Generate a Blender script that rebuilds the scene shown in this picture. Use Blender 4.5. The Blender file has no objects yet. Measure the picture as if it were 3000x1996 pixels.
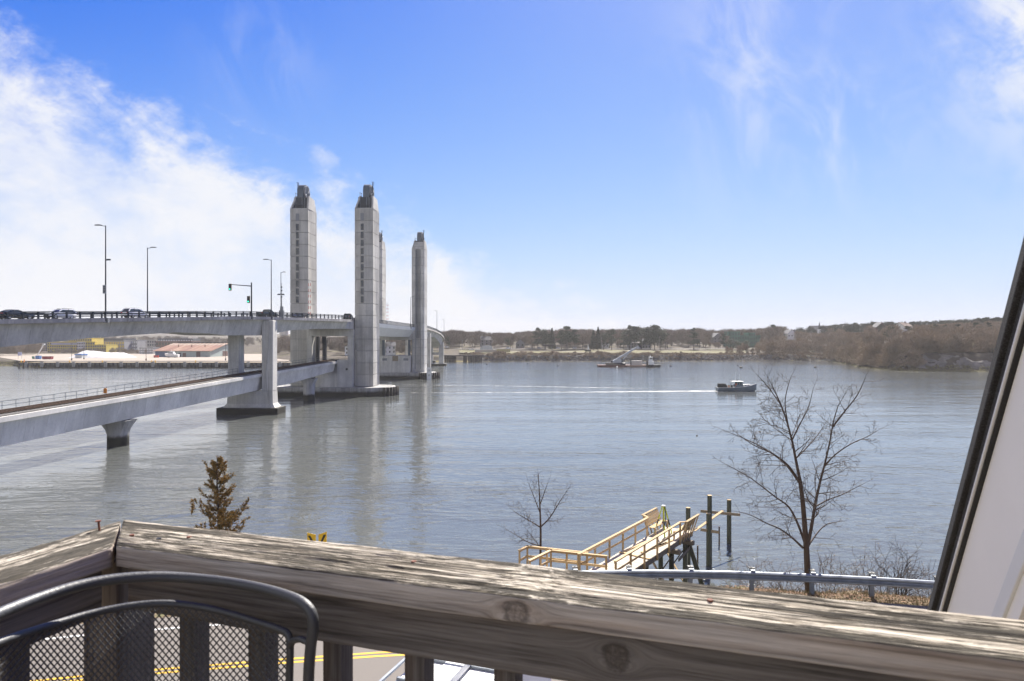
import bpy, bmesh, math, random
import numpy as np
from mathutils import Vector, Matrix, noise as mnoise
R = math.radians
rnd = random.Random(7)
SC = bpy.context.scene
COL = SC.collection
# ------------------------------------------------------------------ camera
CAMZ = 16.0
F = 2000.0; CU = 1500.0; CV = 998.0
cam_d = bpy.data.cameras.new('camera'); cam = bpy.data.objects.new('camera', cam_d); COL.objects.link(cam)
cam.location = (0, 0, CAMZ); cam.rotation_euler = (R(90), 0, 0)
cam_d.sensor_width = 36.0; cam_d.lens = 24.0
cam_d.clip_start = 0.05; cam_d.clip_end = 12000
cam_d.dof.use_dof = True; cam_d.dof.focus_distance = 45.0; cam_d.dof.aperture_fstop = 11.0
SC.camera = cam
# ------------------------------------------------------------------ exposure and render settings
SC.render.engine = 'CYCLES'
SC.view_settings.view_transform = 'Standard'; SC.view_settings.look = 'None'
SC.view_settings.exposure = 1.2; SC.view_settings.gamma = 1.0
SC.view_settings.use_curve_mapping = False
SC.cycles.use_denoising = True
try: SC.cycles.denoiser = 'OPENIMAGEDENOISE'
except Exception: pass
SC.cycles.max_bounces = 6; SC.cycles.diffuse_bounces = 2; SC.cycles.glossy_bounces = 3
SC.cycles.transmission_bounces = 4; SC.cycles.transparent_max_bounces = 12; SC.cycles.volume_bounces = 0
SC.cycles.sample_clamp_indirect = 6.0; SC.cycles.caustics_reflective = False; SC.cycles.caustics_refractive = False
SC.cycles.use_adaptive_sampling = True; SC.cycles.adaptive_threshold = 0.015
# ------------------------------------------------------------------ sun and sky
SUN_AZ = 18.0      # degrees to the right of the view direction (+Y)
SUN_EL = 45.0
sun_d = bpy.data.lights.new('sun', 'SUN'); sun = bpy.data.objects.new('sun', sun_d); COL.objects.link(sun)
sun_d.energy = 5.0; sun_d.angle = R(0.53); sun_d.color = (1.0, 0.94, 0.85)
sdir = Vector((math.sin(R(SUN_AZ))*math.cos(R(SUN_EL)), math.cos(R(SUN_AZ))*math.cos(R(SUN_EL)), math.sin(R(SUN_EL))))
sun.rotation_euler = sdir.to_track_quat('Z', 'Y').to_euler()
sun.location = (60, 80, 120)

class NG:
    """small helper for node graphs"""
    def __init__(s, tree): s.t = tree; s.n = tree.nodes; s.l = tree.links
    def node(s, kind, **kw):
        nd = s.n.new(kind)
        for k, v in kw.items(): setattr(nd, k, v)
        return nd
    def put(s, sock, v):
        if v is None: return
        if hasattr(v, 'is_output'): s.l.new(v, sock)
        else:
            try: sock.default_value = v
            except Exception: sock.default_value = (*v, 1.0)
    def m(s, op, a, b=None, c=None, clamp=False):
        nd = s.node('ShaderNodeMath', operation=op, use_clamp=clamp)
        for i, v in enumerate((a, b, c)): s.put(nd.inputs[i], v) if v is not None else None
        return nd.outputs[0]
    def add(s, a, b): return s.m('ADD', a, b)
    def mul(s, a, b, clamp=False): return s.m('MULTIPLY', a, b, clamp=clamp)
    def sub(s, a, b): return s.m('SUBTRACT', a, b)
    def ss(s, x, e0, e1, t0=0.0, t1=1.0):
        nd = s.node('ShaderNodeMapRange', interpolation_type='SMOOTHSTEP')
        for i, v in enumerate((x, e0, e1, t0, t1)): s.put(nd.inputs[i], v)
        return nd.outputs[0]
    def mr(s, x, e0, e1, t0=0.0, t1=1.0):
        nd = s.node('ShaderNodeMapRange')
        for i, v in enumerate((x, e0, e1, t0, t1)): s.put(nd.inputs[i], v)
        return nd.outputs[0]
    def vscale(s, vec, sc):
        nd = s.node('ShaderNodeVectorMath', operation='MULTIPLY'); s.put(nd.inputs[0], vec); nd.inputs[1].default_value = sc
        return nd.outputs[0]
    def noise(s, vec, scale=1.0, detail=4.0, rough=0.55, dist=0.0):
        nd = s.node('ShaderNodeTexNoise'); s.put(nd.inputs['Vector'], vec)
        nd.inputs['Scale'].default_value = scale; nd.inputs['Detail'].default_value = detail
        nd.inputs['Roughness'].default_value = rough; nd.inputs['Distortion'].default_value = dist
        return nd.outputs[0]
    def mix(s, f, a, b, blend='MIX'):
        nd = s.node('ShaderNodeMix', data_type='RGBA', blend_type=blend)
        s.put(nd.inputs[0], f); s.put(nd.inputs[6], a); s.put(nd.inputs[7], b)
        return nd.outputs[2]
    def sep(s, v):
        nd = s.node('ShaderNodeSeparateXYZ'); s.put(nd.inputs[0], v); return nd.outputs
    def comb(s, x, y, z):
        nd = s.node('ShaderNodeCombineXYZ')
        for i, v in enumerate((x, y, z)): s.put(nd.inputs[i], v)
        return nd.outputs[0]
    def ramp(s, f, stops):
        nd = s.node('ShaderNodeValToRGB'); s.put(nd.inputs[0], f)
        els = nd.color_ramp.elements
        while len(els) < len(stops): els.new(0.5)
        for e, (p, c) in zip(els, stops):
            e.position = p; e.color = (*c, 1.0) if len(c) == 3 else c
        return nd.outputs[0]

world = bpy.data.worlds.new('World'); SC.world = world; world.use_nodes = True
g = NG(world.node_tree); g.n.clear()
w_out = g.node('ShaderNodeOutputWorld'); w_bg = g.node('ShaderNodeBackground')
g.l.new(w_bg.outputs[0], w_out.inputs[0])
sky = g.node('ShaderNodeTexSky', sky_type='NISHITA')
sky.sun_disc = False; sky.sun_elevation = R(SUN_EL); sky.sun_rotation = R(SUN_AZ)
sky.altitude = 20; sky.air_density = 0.9; sky.dust_density = 0.25; sky.ozone_density = 3.0
tc = g.node('ShaderNodeTexCoord').outputs['Generated']
dx, dy, dz = g.sep(tc)
az = g.mul(g.m('ARCTAN2', dx, dy), 180/math.pi)            # degrees right of +Y
el = g.mul(g.m('ARCSINE', dz), 180/math.pi)
# cirrus bank that fills the left of the sky, thinning towards a slanted edge
wisp_v = g.comb(g.mul(g.add(az, g.mul(el, -1.1)), 0.045), g.mul(g.add(el, g.mul(az, 0.45)), 0.13), 0.0)
n1 = g.noise(wisp_v, 1.6, 7, 0.58, 0.35)
n2 = g.noise(g.comb(g.mul(az, 0.07), g.mul(el, 0.09), 3.7), 1.3, 9, 0.62, 0.6)
n3 = g.noise(g.comb(g.mul(az, 0.25), g.mul(el, 0.3), 9.1), 1.2, 8, 0.65, 0.4)
n5 = g.noise(g.comb(g.mul(g.add(az, g.mul(el, 0.9)), 0.5), g.mul(g.sub(el, g.mul(az, 0.45)), 0.9), 4.4), 1.0, 8, 0.68, 0.5)
nmix = g.add(g.add(g.add(g.mul(n1, 0.38), g.mul(n2, 0.28)), g.mul(n3, 0.2)), g.mul(n5, 0.14))
edge = g.add(6.3, g.mul(g.m('MAXIMUM', g.m('MINIMUM', az, 60.0), -95.0), -0.375))
d = g.sub(g.sub(edge, el), g.mul(g.sub(nmix, 0.5), -30.0))
bank = g.ss(d, -1.0, 5.0)
body = g.ss(nmix, 0.40, 0.58, 0.55, 0.95)
bank = g.mul(bank, body)
# thin patches elsewhere (upper right and around)
def blob(a0, e0, ra, re):
    q = g.add(g.m('POWER', g.m('ABSOLUTE', g.mul(g.sub(az, a0), 1/ra)), 2.0), g.m('POWER', g.m('ABSOLUTE', g.mul(g.sub(el, e0), 1/re)), 2.0))
    return g.m('EXPONENT', g.mul(q, -1.0))
n4 = g.noise(g.comb(g.mul(g.add(az, g.mul(el, 0.5)), 0.13), g.mul(g.sub(el, g.mul(az, 0.5)), 0.075), 1.3), 1.7, 9, 0.62, 0.7)
thin = g.add(g.mul(blob(19.5, 21.0, 5.5, 7.5), 0.42), g.mul(blob(41.0, 21.5, 7.0, 8.5), 0.0))
thin = g.add(thin, g.add(g.mul(blob(26.5, 15.0, 4.0, 4.0), 0.30), g.mul(blob(-20.0, 21.5, 4.0, 4.0), 0.16)))
thin = g.add(thin, g.mul(g.ss(g.m('ABSOLUTE', az), 46.0, 75.0), 0.55))
thin = g.mul(thin, g.ss(n4, 0.40, 0.68))
thick = g.mul(g.mul(blob(40.5, 21.0, 6.5, 8.0), 1.5), g.ss(g.add(g.mul(n4, 0.6), g.mul(n3, 0.4)), 0.33, 0.6))
cloud = g.m('MINIMUM', g.add(g.add(bank, thin), thick), 0.95)
# pale veil low over the horizon
veil = g.m('EXPONENT', g.mul(g.m('MAXIMUM', el, 0.0), -0.16))
sr, sg, sb = g.sep(sky.outputs[0])
def resp(c, c0, k, top):      # soft response of each channel, so that the low sky stays pale and not burnt out
    return g.mul(g.sub(1.0, g.m('EXPONENT', g.mul(g.m('MAXIMUM', g.sub(c, c0), 0.05), -k))), top)
skyc = g.comb(resp(sr, 1.45, 0.26, 4.05), resp(sg, 1.8, 0.27, 4.45), resp(sb, 2.2, 0.65, 5.0))
WHITE = 4.6
c0 = g.mix(g.mul(veil, 0.16), skyc, (0.86*WHITE, 0.92*WHITE, 1.0*WHITE))
c1 = g.mix(cloud, c0, (0.97*WHITE, 0.98*WHITE, 1.02*WHITE))
g.put(w_bg.inputs[0], c1)
w_bg.inputs[1].default_value = 0.09
# ------------------------------------------------------------------ helpers
def PX(u, Y): return (u - CU)/F*Y
def PZ(v, Y): return CAMZ - (v - CV)/F*Y
def W(u, v, Y): return Vector((PX(u, Y), Y, PZ(v, Y)))
def G(u, v, z=0.0):
    Y = (CAMZ - z)*F/(v - CV); return Vector((PX(u, Y), Y, z))

def lerp(a, b, t): return a + (b - a)*t
def interp(x, xs, ys): return float(np.interp(x, xs, ys))

def link(o, parent=None):
    COL.objects.link(o)
    if parent is not None: o.parent = parent
    return o
def tag(o, label=None, cat=None, group=None, kind=None):
    if label: o['label'] = label
    if cat: o['category'] = cat
    if group: o['group'] = group
    if kind: o['kind'] = kind
    return o
def thing(name, label, cat, loc=(0, 0, 0), rz=0.0, group=None):
    o = bpy.data.objects.new(name, None); o.empty_display_size = 0.3
    link(o); o.location = loc; o.rotation_euler = (0, 0, rz)
    return tag(o, label, cat, group)
def copy_tree(o, parent=None):
    c = o.copy(); COL.objects.link(c); c.parent = parent
    for ch in o.children: copy_tree(ch, c)
    return c
def inst(name, me, parent=None, loc=(0, 0, 0), rot=(0, 0, 0), scale=None):
    o = bpy.data.objects.new(name, me); link(o, parent); o.location = loc; o.rotation_euler = rot
    if scale is not None: o.scale = scale if hasattr(scale, '__len__') else (scale,)*3
    return o

class MB:
    def __init__(s): s.v = []; s.f = []; s.mi = []; s.mats = []; s.cur = 0
    def use(s, mat):
        if mat not in s.mats: s.mats.append(mat)
        s.cur = s.mats.index(mat); return s
    def _add(s, vs, fs):
        b = len(s.v); s.v.extend([tuple(p) for p in vs])
        for f in fs: s.f.append(tuple(i + b for i in f)); s.mi.append(s.cur)
        return s
    def quad(s, a, b, c, d): return s._add((a, b, c, d), ((0, 1, 2, 3),))
    def poly(s, pts): return s._add(pts, (tuple(range(len(pts))),))
    def hexa(s, p):   # 8 points: bottom 4 ccw, top 4 ccw
        return s._add(p, ((3, 2, 1, 0), (4, 5, 6, 7), (0, 1, 5, 4), (1, 2, 6, 5), (2, 3, 7, 6), (3, 0, 4, 7)))
    def box(s, x0, x1, y0, y1, z0, z1):
        return s.hexa(((x0, y0, z0), (x1, y0, z0), (x1, y1, z0), (x0, y1, z0), (x0, y0, z1), (x1, y0, z1), (x1, y1, z1), (x0, y1, z1)))
    def cbox(s, c, sz, rz=0.0):
        c = Vector(c); hx, hy, hz = sz[0]/2, sz[1]/2, sz[2]/2; ca, sa = math.cos(rz), math.sin(rz)
        P = []
        for z in (-hz, hz):
            for x, y in ((-hx, -hy), (hx, -hy), (hx, hy), (-hx, hy)):
                P.append((c.x + x*ca - y*sa, c.y + x*sa + y*ca, c.z + z))
        return s.hexa(P)
    def beam(s, p0, p1, w, h, up=(0, 0, 1)):   # box along p0->p1, width w (sideways), height h
        p0 = Vector(p0); p1 = Vector(p1); d = (p1 - p0).normalized(); up = Vector(up)
        if abs(d.dot(up)) > 0.98: up = Vector((0, 1, 0))
        sx = d.cross(up).normalized(); sz = sx.cross(d).normalized()
        P = []
        for zz in (-h/2, h/2):
            for p, xx in ((p0, -w/2), (p0, w/2), (p1, w/2), (p1, -w/2)):
                P.append(p + sx*xx + sz*zz)
        return s._add(P, ((0, 1, 2, 3), (7, 6, 5, 4), (1, 0, 4, 5), (2, 1, 5, 6), (3, 2, 6, 7), (0, 3, 7, 4)))
    def prism(s, poly, z0, z1):
        n = len(poly)
        return s._add([(x, y, z0) for x, y in poly] + [(x, y, z1) for x, y in poly],
            [tuple(range(n))[::-1], tuple(range(n, 2*n))] + [(i, (i+1) % n, n + (i+1) % n, n + i) for i in range(n)])
    def loft(s, rings, closed=True, cap=True):
        n = len(rings[0]); vs = [p for r in rings for p in r]; fs = []
        for k in range(len(rings) - 1):
            for i in range(n if closed else n - 1):
                j = (i + 1) % n
                fs.append((k*n + i, k*n + j, (k+1)*n + j, (k+1)*n + i))
        if cap and closed:
            fs.append(tuple(range(n))[::-1]); fs.append(tuple(range((len(rings)-1)*n, len(rings)*n)))
        return s._add(vs, fs)
    def tube(s, pts, r, n=8, cap=True):
        pts = [Vector(p) for p in pts]; k = len(pts)
        rs = r if hasattr(r, '__len__') else [r]*k
        ref = None; rings = []
        for i, p in enumerate(pts):
            t = (pts[min(i+1, k-1)] - pts[max(i-1, 0)]).normalized()
            if ref is None:
                ref = t.orthogonal().normalized()
                if abs(t.z) < 0.95: ref = t.cross(Vector((0, 0, 1))).normalized()
            ref = (ref - t*ref.dot(t))
            ref = ref.normalized() if ref.length > 1e-6 else t.orthogonal().normalized()
            b = t.cross(ref)
            rings.append([p + (ref*math.cos(2*math.pi*j/n) + b*math.sin(2*math.pi*j/n))*rs[i] for j in range(n)])
        return s.loft(rings, True, cap)
    def cyl(s, c, r, h, n=16, r2=None):
        c = Vector(c); r2 = r if r2 is None else r2
        return s.loft([[c + Vector((math.cos(2*math.pi*j/n)*rr, math.sin(2*math.pi*j/n)*rr, z)) for j in range(n)] for rr, z in ((r, 0), (r2, h))])
    def mesh(s, name, mat=None, smooth=False):
        me = bpy.data.meshes.new(name); me.from_pydata(s.v, [], s.f)
        mats = s.mats if s.mats else [mat]
        for m_ in mats: me.materials.append(m_)
        if len(s.mats) > 1: me.polygons.foreach_set('material_index', s.mi)
        if smooth: me.polygons.foreach_set('use_smooth', [True]*len(me.polygons))
        me.update(); return me
    def build(s, name, mat=None, parent=None, loc=(0, 0, 0), smooth=False, bevel=0.0, rz=0.0):
        me = s.mesh(name, mat, smooth); o = bpy.data.objects.new(name, me); link(o, parent); o.location = loc; o.rotation_euler = (0, 0, rz)
        if bevel:
            bv = o.modifiers.new('bevel', 'BEVEL'); bv.width = bevel; bv.segments = 2; bv.limit_method = 'ANGLE'
        return o
def smooth_by_angle(me, ang=35):
    bm = bmesh.new(); bm.from_mesh(me)
    for f in bm.faces: f.smooth = True
    for e in bm.edges:
        if len(e.link_faces) == 2 and e.calc_face_angle(0) > R(ang): e.smooth = False
    bm.to_mesh(me); bm.free()

# ------------------------------------------------------------------ materials
MATS = {}
def pmat(name):
    m = bpy.data.materials.new(name); m.use_nodes = True; q = NG(m.node_tree)
    b = q.n['Principled BSDF']; MATS[name] = m
    return m, q, b
def M(name, col, rough=0.7, metal=0.0, var=0.18, scale=2.0, bump=0.0, bscale=20.0, stretch=(1, 1, 1), spec=0.5, rand=0.0, pos=False, emit=None, coat=0.0):
    m, q, b = pmat(name)
    if pos: co = q.node('ShaderNodeNewGeometry').outputs['Position']
    else: co = q.node('ShaderNodeTexCoord').outputs['Object']
    co = q.vscale(co, stretch)
    f = q.noise(co, scale, 5, 0.6)
    k = q.mr(f, 0.25, 0.75, 1 - var, 1 + var)
    if rand:
        ri = q.node('ShaderNodeObjectInfo').outputs['Random']
        k = q.mul(k, q.mr(ri, 0, 1, 1 - rand, 1 + rand))
    c = q.mix(1.0, (*col, 1), q.comb(k, k, k), 'MULTIPLY')
    q.put(b.inputs['Base Color'], c)
    b.inputs['Metallic'].default_value = metal; b.inputs['Specular IOR Level'].default_value = spec
    q.put(b.inputs['Roughness'], q.mr(f, 0.2, 0.8, max(0.02, rough - 0.08), min(1, rough + 0.08)))
    if coat: b.inputs['Coat Weight'].default_value = coat
    if bump:
        bn = q.node('ShaderNodeBump'); bn.inputs['Strength'].default_value = bump; bn.inputs['Distance'].default_value = 0.02
        q.put(bn.inputs['Height'], q.noise(co, bscale, 4, 0.65)); q.put(b.inputs['Normal'], bn.outputs[0])
    if emit: q.put(b.inputs['Emission Color'], (*emit[0], 1)); b.inputs['Emission Strength'].default_value = emit[1]
    return m

def concrete(name, col, streak=0.26, tide=None, blotch=0.25):
    m, q, b = pmat(name)
    ps = q.node('ShaderNodeNewGeometry').outputs['Position']
    st = q.noise(q.vscale(ps, (0.9, 0.9, 0.05)), 1.1, 6, 0.65)
    st2 = q.noise(q.vscale(ps, (3.0, 3.0, 0.12)), 1.0, 4, 0.6)
    bl = q.noise(ps, 0.16, 6, 0.6); fi = q.noise(ps, 2.2, 5, 0.7)
    k = q.add(q.mr(st, 0.3, 0.7, 1 - streak, 1 + streak*0.5), q.mr(st2, 0.35, 0.7, -streak*0.35, streak*0.2))
    k = q.mul(k, q.mr(bl, 0.3, 0.7, 1 - blotch, 1 + blotch*0.6)); k = q.mul(k, q.mr(fi, 0.3, 0.7, 0.92, 1.06))
    ri = q.node('ShaderNodeObjectInfo').outputs['Random']
    k = q.mul(k, q.mr(ri, 0, 1, 0.94, 1.06))
    c = q.mix(1.0, (*col, 1), q.comb(k, k, k), 'MULTIPLY')
    rs = q.ss(q.noise(q.vscale(ps, (1.6, 1.6, 0.045)), 1.0, 5, 0.6), 0.60, 0.74)
    c = q.mix(q.mul(rs, 0.38), c, (0.15, 0.115, 0.08, 1))
    if tide:
        z = q.sep(ps)[2]
        zz = q.add(z, q.mul(q.sub(q.noise(ps, 0.9, 5, 0.7), 0.5), 0.9))
        t = q.ss(zz, tide[0], tide[1], 1.0, 0.0)
        c = q.mix(t, c, (0.035, 0.033, 0.026, 1))
    q.put(b.inputs['Base Color'], c); b.inputs['Roughness'].default_value = 0.85
    b.inputs['Specular IOR Level'].default_value = 0.25
    bn = q.node('ShaderNodeBump'); bn.inputs['Strength'].default_value = 0.25; bn.inputs['Distance'].default_value = 0.02
    q.put(bn.inputs['Height'], fi); q.put(b.inputs['Normal'], bn.outputs[0])
    return m

CONC = concrete('concrete', (0.60, 0.585, 0.54), 0.2)
CONC_D = concrete('concrete_deck_edge', (0.50, 0.47, 0.43), 0.3)
CONC_T = concrete('concrete_tidal', (0.42, 0.415, 0.40), 0.45, (0.9, 1.9), 0.35)
CONC_L = concrete('concrete_pale', (0.54, 0.52, 0.475), 0.25)
CONC_LT = concrete('concrete_pale_tidal', (0.47, 0.46, 0.44), 0.35, (1.2, 2.0), 0.3)
CONC_B = concrete('concrete_bright', (0.72, 0.70, 0.65), 0.1)
STEEL_D = M('dark_steel', (0.035, 0.042, 0.052), 0.45, 0.3, 0.25)
STEEL_B = M('blue_grey_steel', (0.10, 0.125, 0.15), 0.5, 0.2, 0.2, 0.5)
STEEL_W = M('white_painted_steel', (0.58, 0.60, 0.60), 0.45, 0.0, 0.1, 0.3)
STEEL_G = M('grey_painted_steel', (0.22, 0.23, 0.24), 0.5, 0.1, 0.2, 0.4)
GALV = M('galvanised_steel', (0.24, 0.265, 0.30), 0.5, 0.6, 0.3, 3.0, stretch=(1, 1, 1))
RUST = M('rusted_steel', (0.10, 0.055, 0.032), 0.75, 0.3, 0.3, 2.0)
BALLAST = M('rail_ballast', (0.12, 0.115, 0.11), 0.95, 0, 0.55, 4.0, 0.9, 8.0, pos=True)
ASPH = M('asphalt', (0.175, 0.157, 0.14), 0.9, 0, 0.2, 30.0, 0.5, 90.0, pos=True)
ASPH_D = M('bridge_asphalt', (0.10, 0.10, 0.10), 0.9, 0, 0.15, 1.5, pos=True)
YEL = M('yellow_road_paint', (0.72, 0.42, 0.03), 0.7, 0, 0.18, 6.0, pos=True)
WHT = M('white_road_paint', (0.72, 0.72, 0.70), 0.7, 0, 0.18, 6.0, pos=True)
BLACK = M('black_plastic', (0.012, 0.012, 0.013), 0.5)
RUBBER = M('rubber', (0.02, 0.02, 0.021), 0.8)
CHROME = M('alloy_metal', (0.55, 0.56, 0.58), 0.28, 0.9, 0.05)
GLASS = M('dark_window_glass', (0.05, 0.062, 0.06), 0.12, 0.0, 0.1, spec=0.8)
WINB = M('tower_window_glass', (0.028, 0.036, 0.046), 0.12, 0, 0.2, 0.6, spec=0.7)
RED = M('red_paint', (0.5, 0.05, 0.035), 0.4, 0, 0.12)
ORANGE = M('orange_paint', (0.75, 0.26, 0.03), 0.5, 0, 0.12)
WHITEP = M('white_paint', (0.78, 0.78, 0.76), 0.5, 0, 0.06, 1.0)
YELP = M('yellow_sign_paint', (0.82, 0.50, 0.02), 0.5, 0, 0.08)
BLUEP = M('blue_paint', (0.05, 0.16, 0.42), 0.5, 0, 0.15)
GREENP = M('green_paint', (0.05, 0.28, 0.13), 0.5, 0, 0.15)
REDLAMP = M('red_lamp_lens', (0.5, 0.02, 0.02), 0.2, 0, 0.05)
GREENLAMP = M('lit_green_lamp', (0.02, 0.4, 0.25), 0.3, 0, 0.0, emit=((0.05, 1.0, 0.6), 0.9))
def wood(name, stops, along='X', scale=1.0, bump=0.5, rand=0.28, sc=(1.6, 26, 26)):
    m, q, b = pmat(name)
    co = q.node('ShaderNodeTexCoord').outputs['Object']
    ri = q.node('ShaderNodeObjectInfo').outputs['Random']
    off = q.comb(q.mul(ri, 37.0), q.mul(ri, 11.0), q.mul(ri, 5.0))
    ad = q.node('ShaderNodeVectorMath', operation='ADD'); q.put(ad.inputs[0], co); q.put(ad.inputs[1], off)
    s3 = {'X': sc, 'Y': (sc[1], sc[0], sc[2]), 'Z': (sc[1], sc[2], sc[0])}[along]
    f = q.noise(q.vscale(ad.outputs[0], s3), scale, 6, 0.62, 0.3)
    bl = q.noise(q.vscale(ad.outputs[0], tuple(0.12*t for t in s3)), scale, 3, 0.5)
    ff = q.add(q.mul(f, 0.72), q.mul(bl, 0.28))
    c = q.ramp(ff, stops)
    k = q.mr(ri, 0, 1, 1 - rand, 1 + rand)
    c = q.mix(1.0, c, q.comb(k, k, k), 'MULTIPLY')
    q.put(b.inputs['Base Color'], c); b.inputs['Roughness'].default_value = 0.85; b.inputs['Specular IOR Level'].default_value = 0.2
    bn = q.node('ShaderNodeBump'); bn.inputs['Strength'].default_value = bump; bn.inputs['Distance'].default_value = 0.004
    q.put(bn.inputs['Height'], f); q.put(b.inputs['Normal'], bn.outputs[0])
    return m
NEWWOOD_STOPS = [(0.25, (0.38, 0.26, 0.13)), (0.5, (0.53, 0.39, 0.22)), (0.75, (0.64, 0.51, 0.33))]
NEWWOOD = {a: wood('new_lumber_' + a.lower(), NEWWOOD_STOPS, a, 1.0, 0.2) for a in 'XYZ'}
DECKWOOD = wood('pale_deck_lumber', [(0.25, (0.42, 0.36, 0.27)), (0.5, (0.55, 0.49, 0.40)), (0.8, (0.64, 0.58, 0.49))], 'X', 1.0, 0.2)
PILEWOOD = wood('treated_piling', [(0.25, (0.05, 0.055, 0.04)), (0.5, (0.10, 0.105, 0.075)), (0.8, (0.17, 0.165, 0.12))], 'Z', 1.0, 0.5)
GREYWOOD = wood('grey_timber', [(0.25, (0.07, 0.06, 0.05)), (0.5, (0.15, 0.13, 0.105)), (0.8, (0.26, 0.23, 0.19))], 'X', 1.0, 0.5)
DARKPILE = M('dark_timber_pile', (0.035, 0.03, 0.026), 0.9, 0, 0.4, 1.5, pos=True)
BARK = M('bark', (0.09, 0.062, 0.043), 0.9, 0, 0.35, 14.0, 0.8, 30.0, stretch=(1, 1, 0.2), pos=True)
TWIG = M('twig_bark', (0.085, 0.062, 0.048), 0.9, 0, 0.3, 4.0, pos=True)
TWIG_FAR = M('far_bare_twigs', (0.25, 0.205, 0.155), 0.95, 0, 0.3, 0.15, rand=0.22, pos=True)
TWIG_RED = M('far_russet_twigs', (0.25, 0.195, 0.138), 0.95, 0, 0.3, 0.15, rand=0.2, pos=True)
PINE = M('pine_needles', (0.062, 0.078, 0.04), 0.9, 0, 0.4, 0.6, rand=0.25, pos=True)
CEDAR = M('rusty_cedar_foliage', (0.31, 0.185, 0.05), 0.9, 0, 0.45, 3.5, pos=True)
CEDAR_D = M('dark_cedar_foliage', (0.125, 0.11, 0.04), 0.9, 0, 0.4, 2.0, pos=True)
FBARK = M('far_trunk_bark', (0.09, 0.075, 0.065), 0.95, 0, 0.3, 0.5, pos=True)
# ------------------------------------------------------------------ water
wm, q, b = pmat('river_water')
ps = q.node('ShaderNodeNewGeometry').outputs['Position']
pw = q.vscale(ps, (0.8, 1.0, 1.0))
gust = q.noise(q.vscale(ps, (0.007, 0.016, 0)), 1.0, 5, 0.6, 0.8)
gust2 = q.noise(q.vscale(ps, (0.02, 0.10, 0)), 1.0, 5, 0.6, 1.2)
ga = q.mul(q.mr(gust, 0.3, 0.7, 0.45, 1.35), q.mr(gust2, 0.35, 0.65, 0.45, 1.25))
h1 = q.noise(pw, 0.3, 3, 0.5, 0.3); h2 = q.noise(q.vscale(ps, (0.8, 1.3, 1.0)), 0.8, 3, 0.5, 0.6); h3 = q.noise(q.vscale(ps, (0.9, 1.1, 1)), 3.2, 3, 0.6)
hh = q.add(q.mul(h1, 0.2), q.add(q.mul(h2, 0.095), q.mul(h3, 0.010)))
hh = q.mul(q.mul(hh, ga), q.m('MAXIMUM', q.mr(q.sep(ps)[1], 190.0, 340.0, 0.3, 1.6), q.m('MAXIMUM', q.m('MINIMUM', q.m('DIVIDE', 62.0, q.m('MAXIMUM', q.sep(ps)[1], 20.0)), 1.25), 0.5)))
bn = q.node('ShaderNodeBump'); bn.inputs['Strength'].default_value = 1.0; bn.inputs['Distance'].default_value = 1.0
q.put(bn.inputs['Height'], hh); q.put(b.inputs['Normal'], bn.outputs[0])
b.inputs['Base Color'].default_value = (0.10, 0.107, 0.102, 1)
b.inputs['Roughness'].default_value = 0.07; b.inputs['IOR'].default_value = 1.5
mb = MB(); S_ = 7000
mb.quad((-S_, -400, 0), (S_, -400, 0), (S_, 9000, 0), (-S_, 9000, 0))
tag(mb.build('river_water', wm), kind='structure')

# ------------------------------------------------------------------ near street, road and bank
RCX = [-60, -30, -12.2, -4, 5, 10, 15, 30, 60]; RCY = [7.0, 14.0, 18.7, 20.2, 21.0, 20.6, 19.7, 15.0, 2.0]
def road_y(x): 
    xs = np.array(RCX); ys = np.array(RCY)
    return float(np.interp(x, xs, ys)*0.5 + 0.25*np.interp(x-2.5, xs, ys) + 0.25*np.interp(x+2.5, xs, ys))
ZST = 6.7
def near_h(x, y):
    e = road_y(x) + 5.8 + 0.35*mnoise.noise(Vector((x*0.25, 3.1, 0)))
    if y <= e: return ZST - 0.02 + 0.06*mnoise.noise(Vector((x*0.3, y*0.3, 0)))*(1 if y > road_y(x) + 4.0 else 0) - (0.25*max(0, y - e + 1.2))
    t = y - e
    z = ZST - 0.3 - 0.95*t + 0.3*mnoise.noise(Vector((x*0.4, y*0.4, 2.0)))
    return max(z, -3.0)
m_, q, b = pmat('near_bank_soil')
ps = q.node('ShaderNodeNewGeometry').outputs['Position']
f1 = q.noise(ps, 1.3, 6, 0.65); f2 = q.noise(ps, 9.0, 5, 0.7); z = q.sep(ps)[2]
c = q.ramp(f2, [(0.3, (0.075, 0.05, 0.03)), (0.5, (0.16, 0.115, 0.065)), (0.7, (0.27, 0.21, 0.125))])
c = q.mix(q.ss(f1, 0.5, 0.62), c, q.ramp(f2, [(0.3, (0.07, 0.075, 0.025)), (0.7, (0.19, 0.17, 0.075))]))
c = q.mix(q.ss(z, 1.0, 3.0, 1.0, 0.0), c, (0.05, 0.045, 0.035, 1))
q.put(b.inputs['Base Color'], c); b.inputs['Roughness'].default_value = 0.95
bn = q.node('ShaderNodeBump'); bn.inputs['Strength'].default_value = 0.9; bn.inputs['Distance'].default_value = 0.05
q.put(bn.inputs['Height'], f2); q.put(b.inputs['Normal'], bn.outputs[0])
mb = MB(); xs = np.arange(-90, 91, 1.0); ys = np.concatenate([np.arange(-60, 14, 4.0), np.arange(14, 46, 0.5)])
for x in xs:
    for y in ys: mb.v.append((x, y, near_h(x, y)))
n = len(ys)
for i in range(len(xs)-1):
    for j in range(n-1): mb.f.append((i*n+j, (i+1)*n+j, (i+1)*n+j+1, i*n+j+1)); mb.mi.append(0)
tag(mb.build('near_ground', m_, smooth=True), kind='structure')
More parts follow.
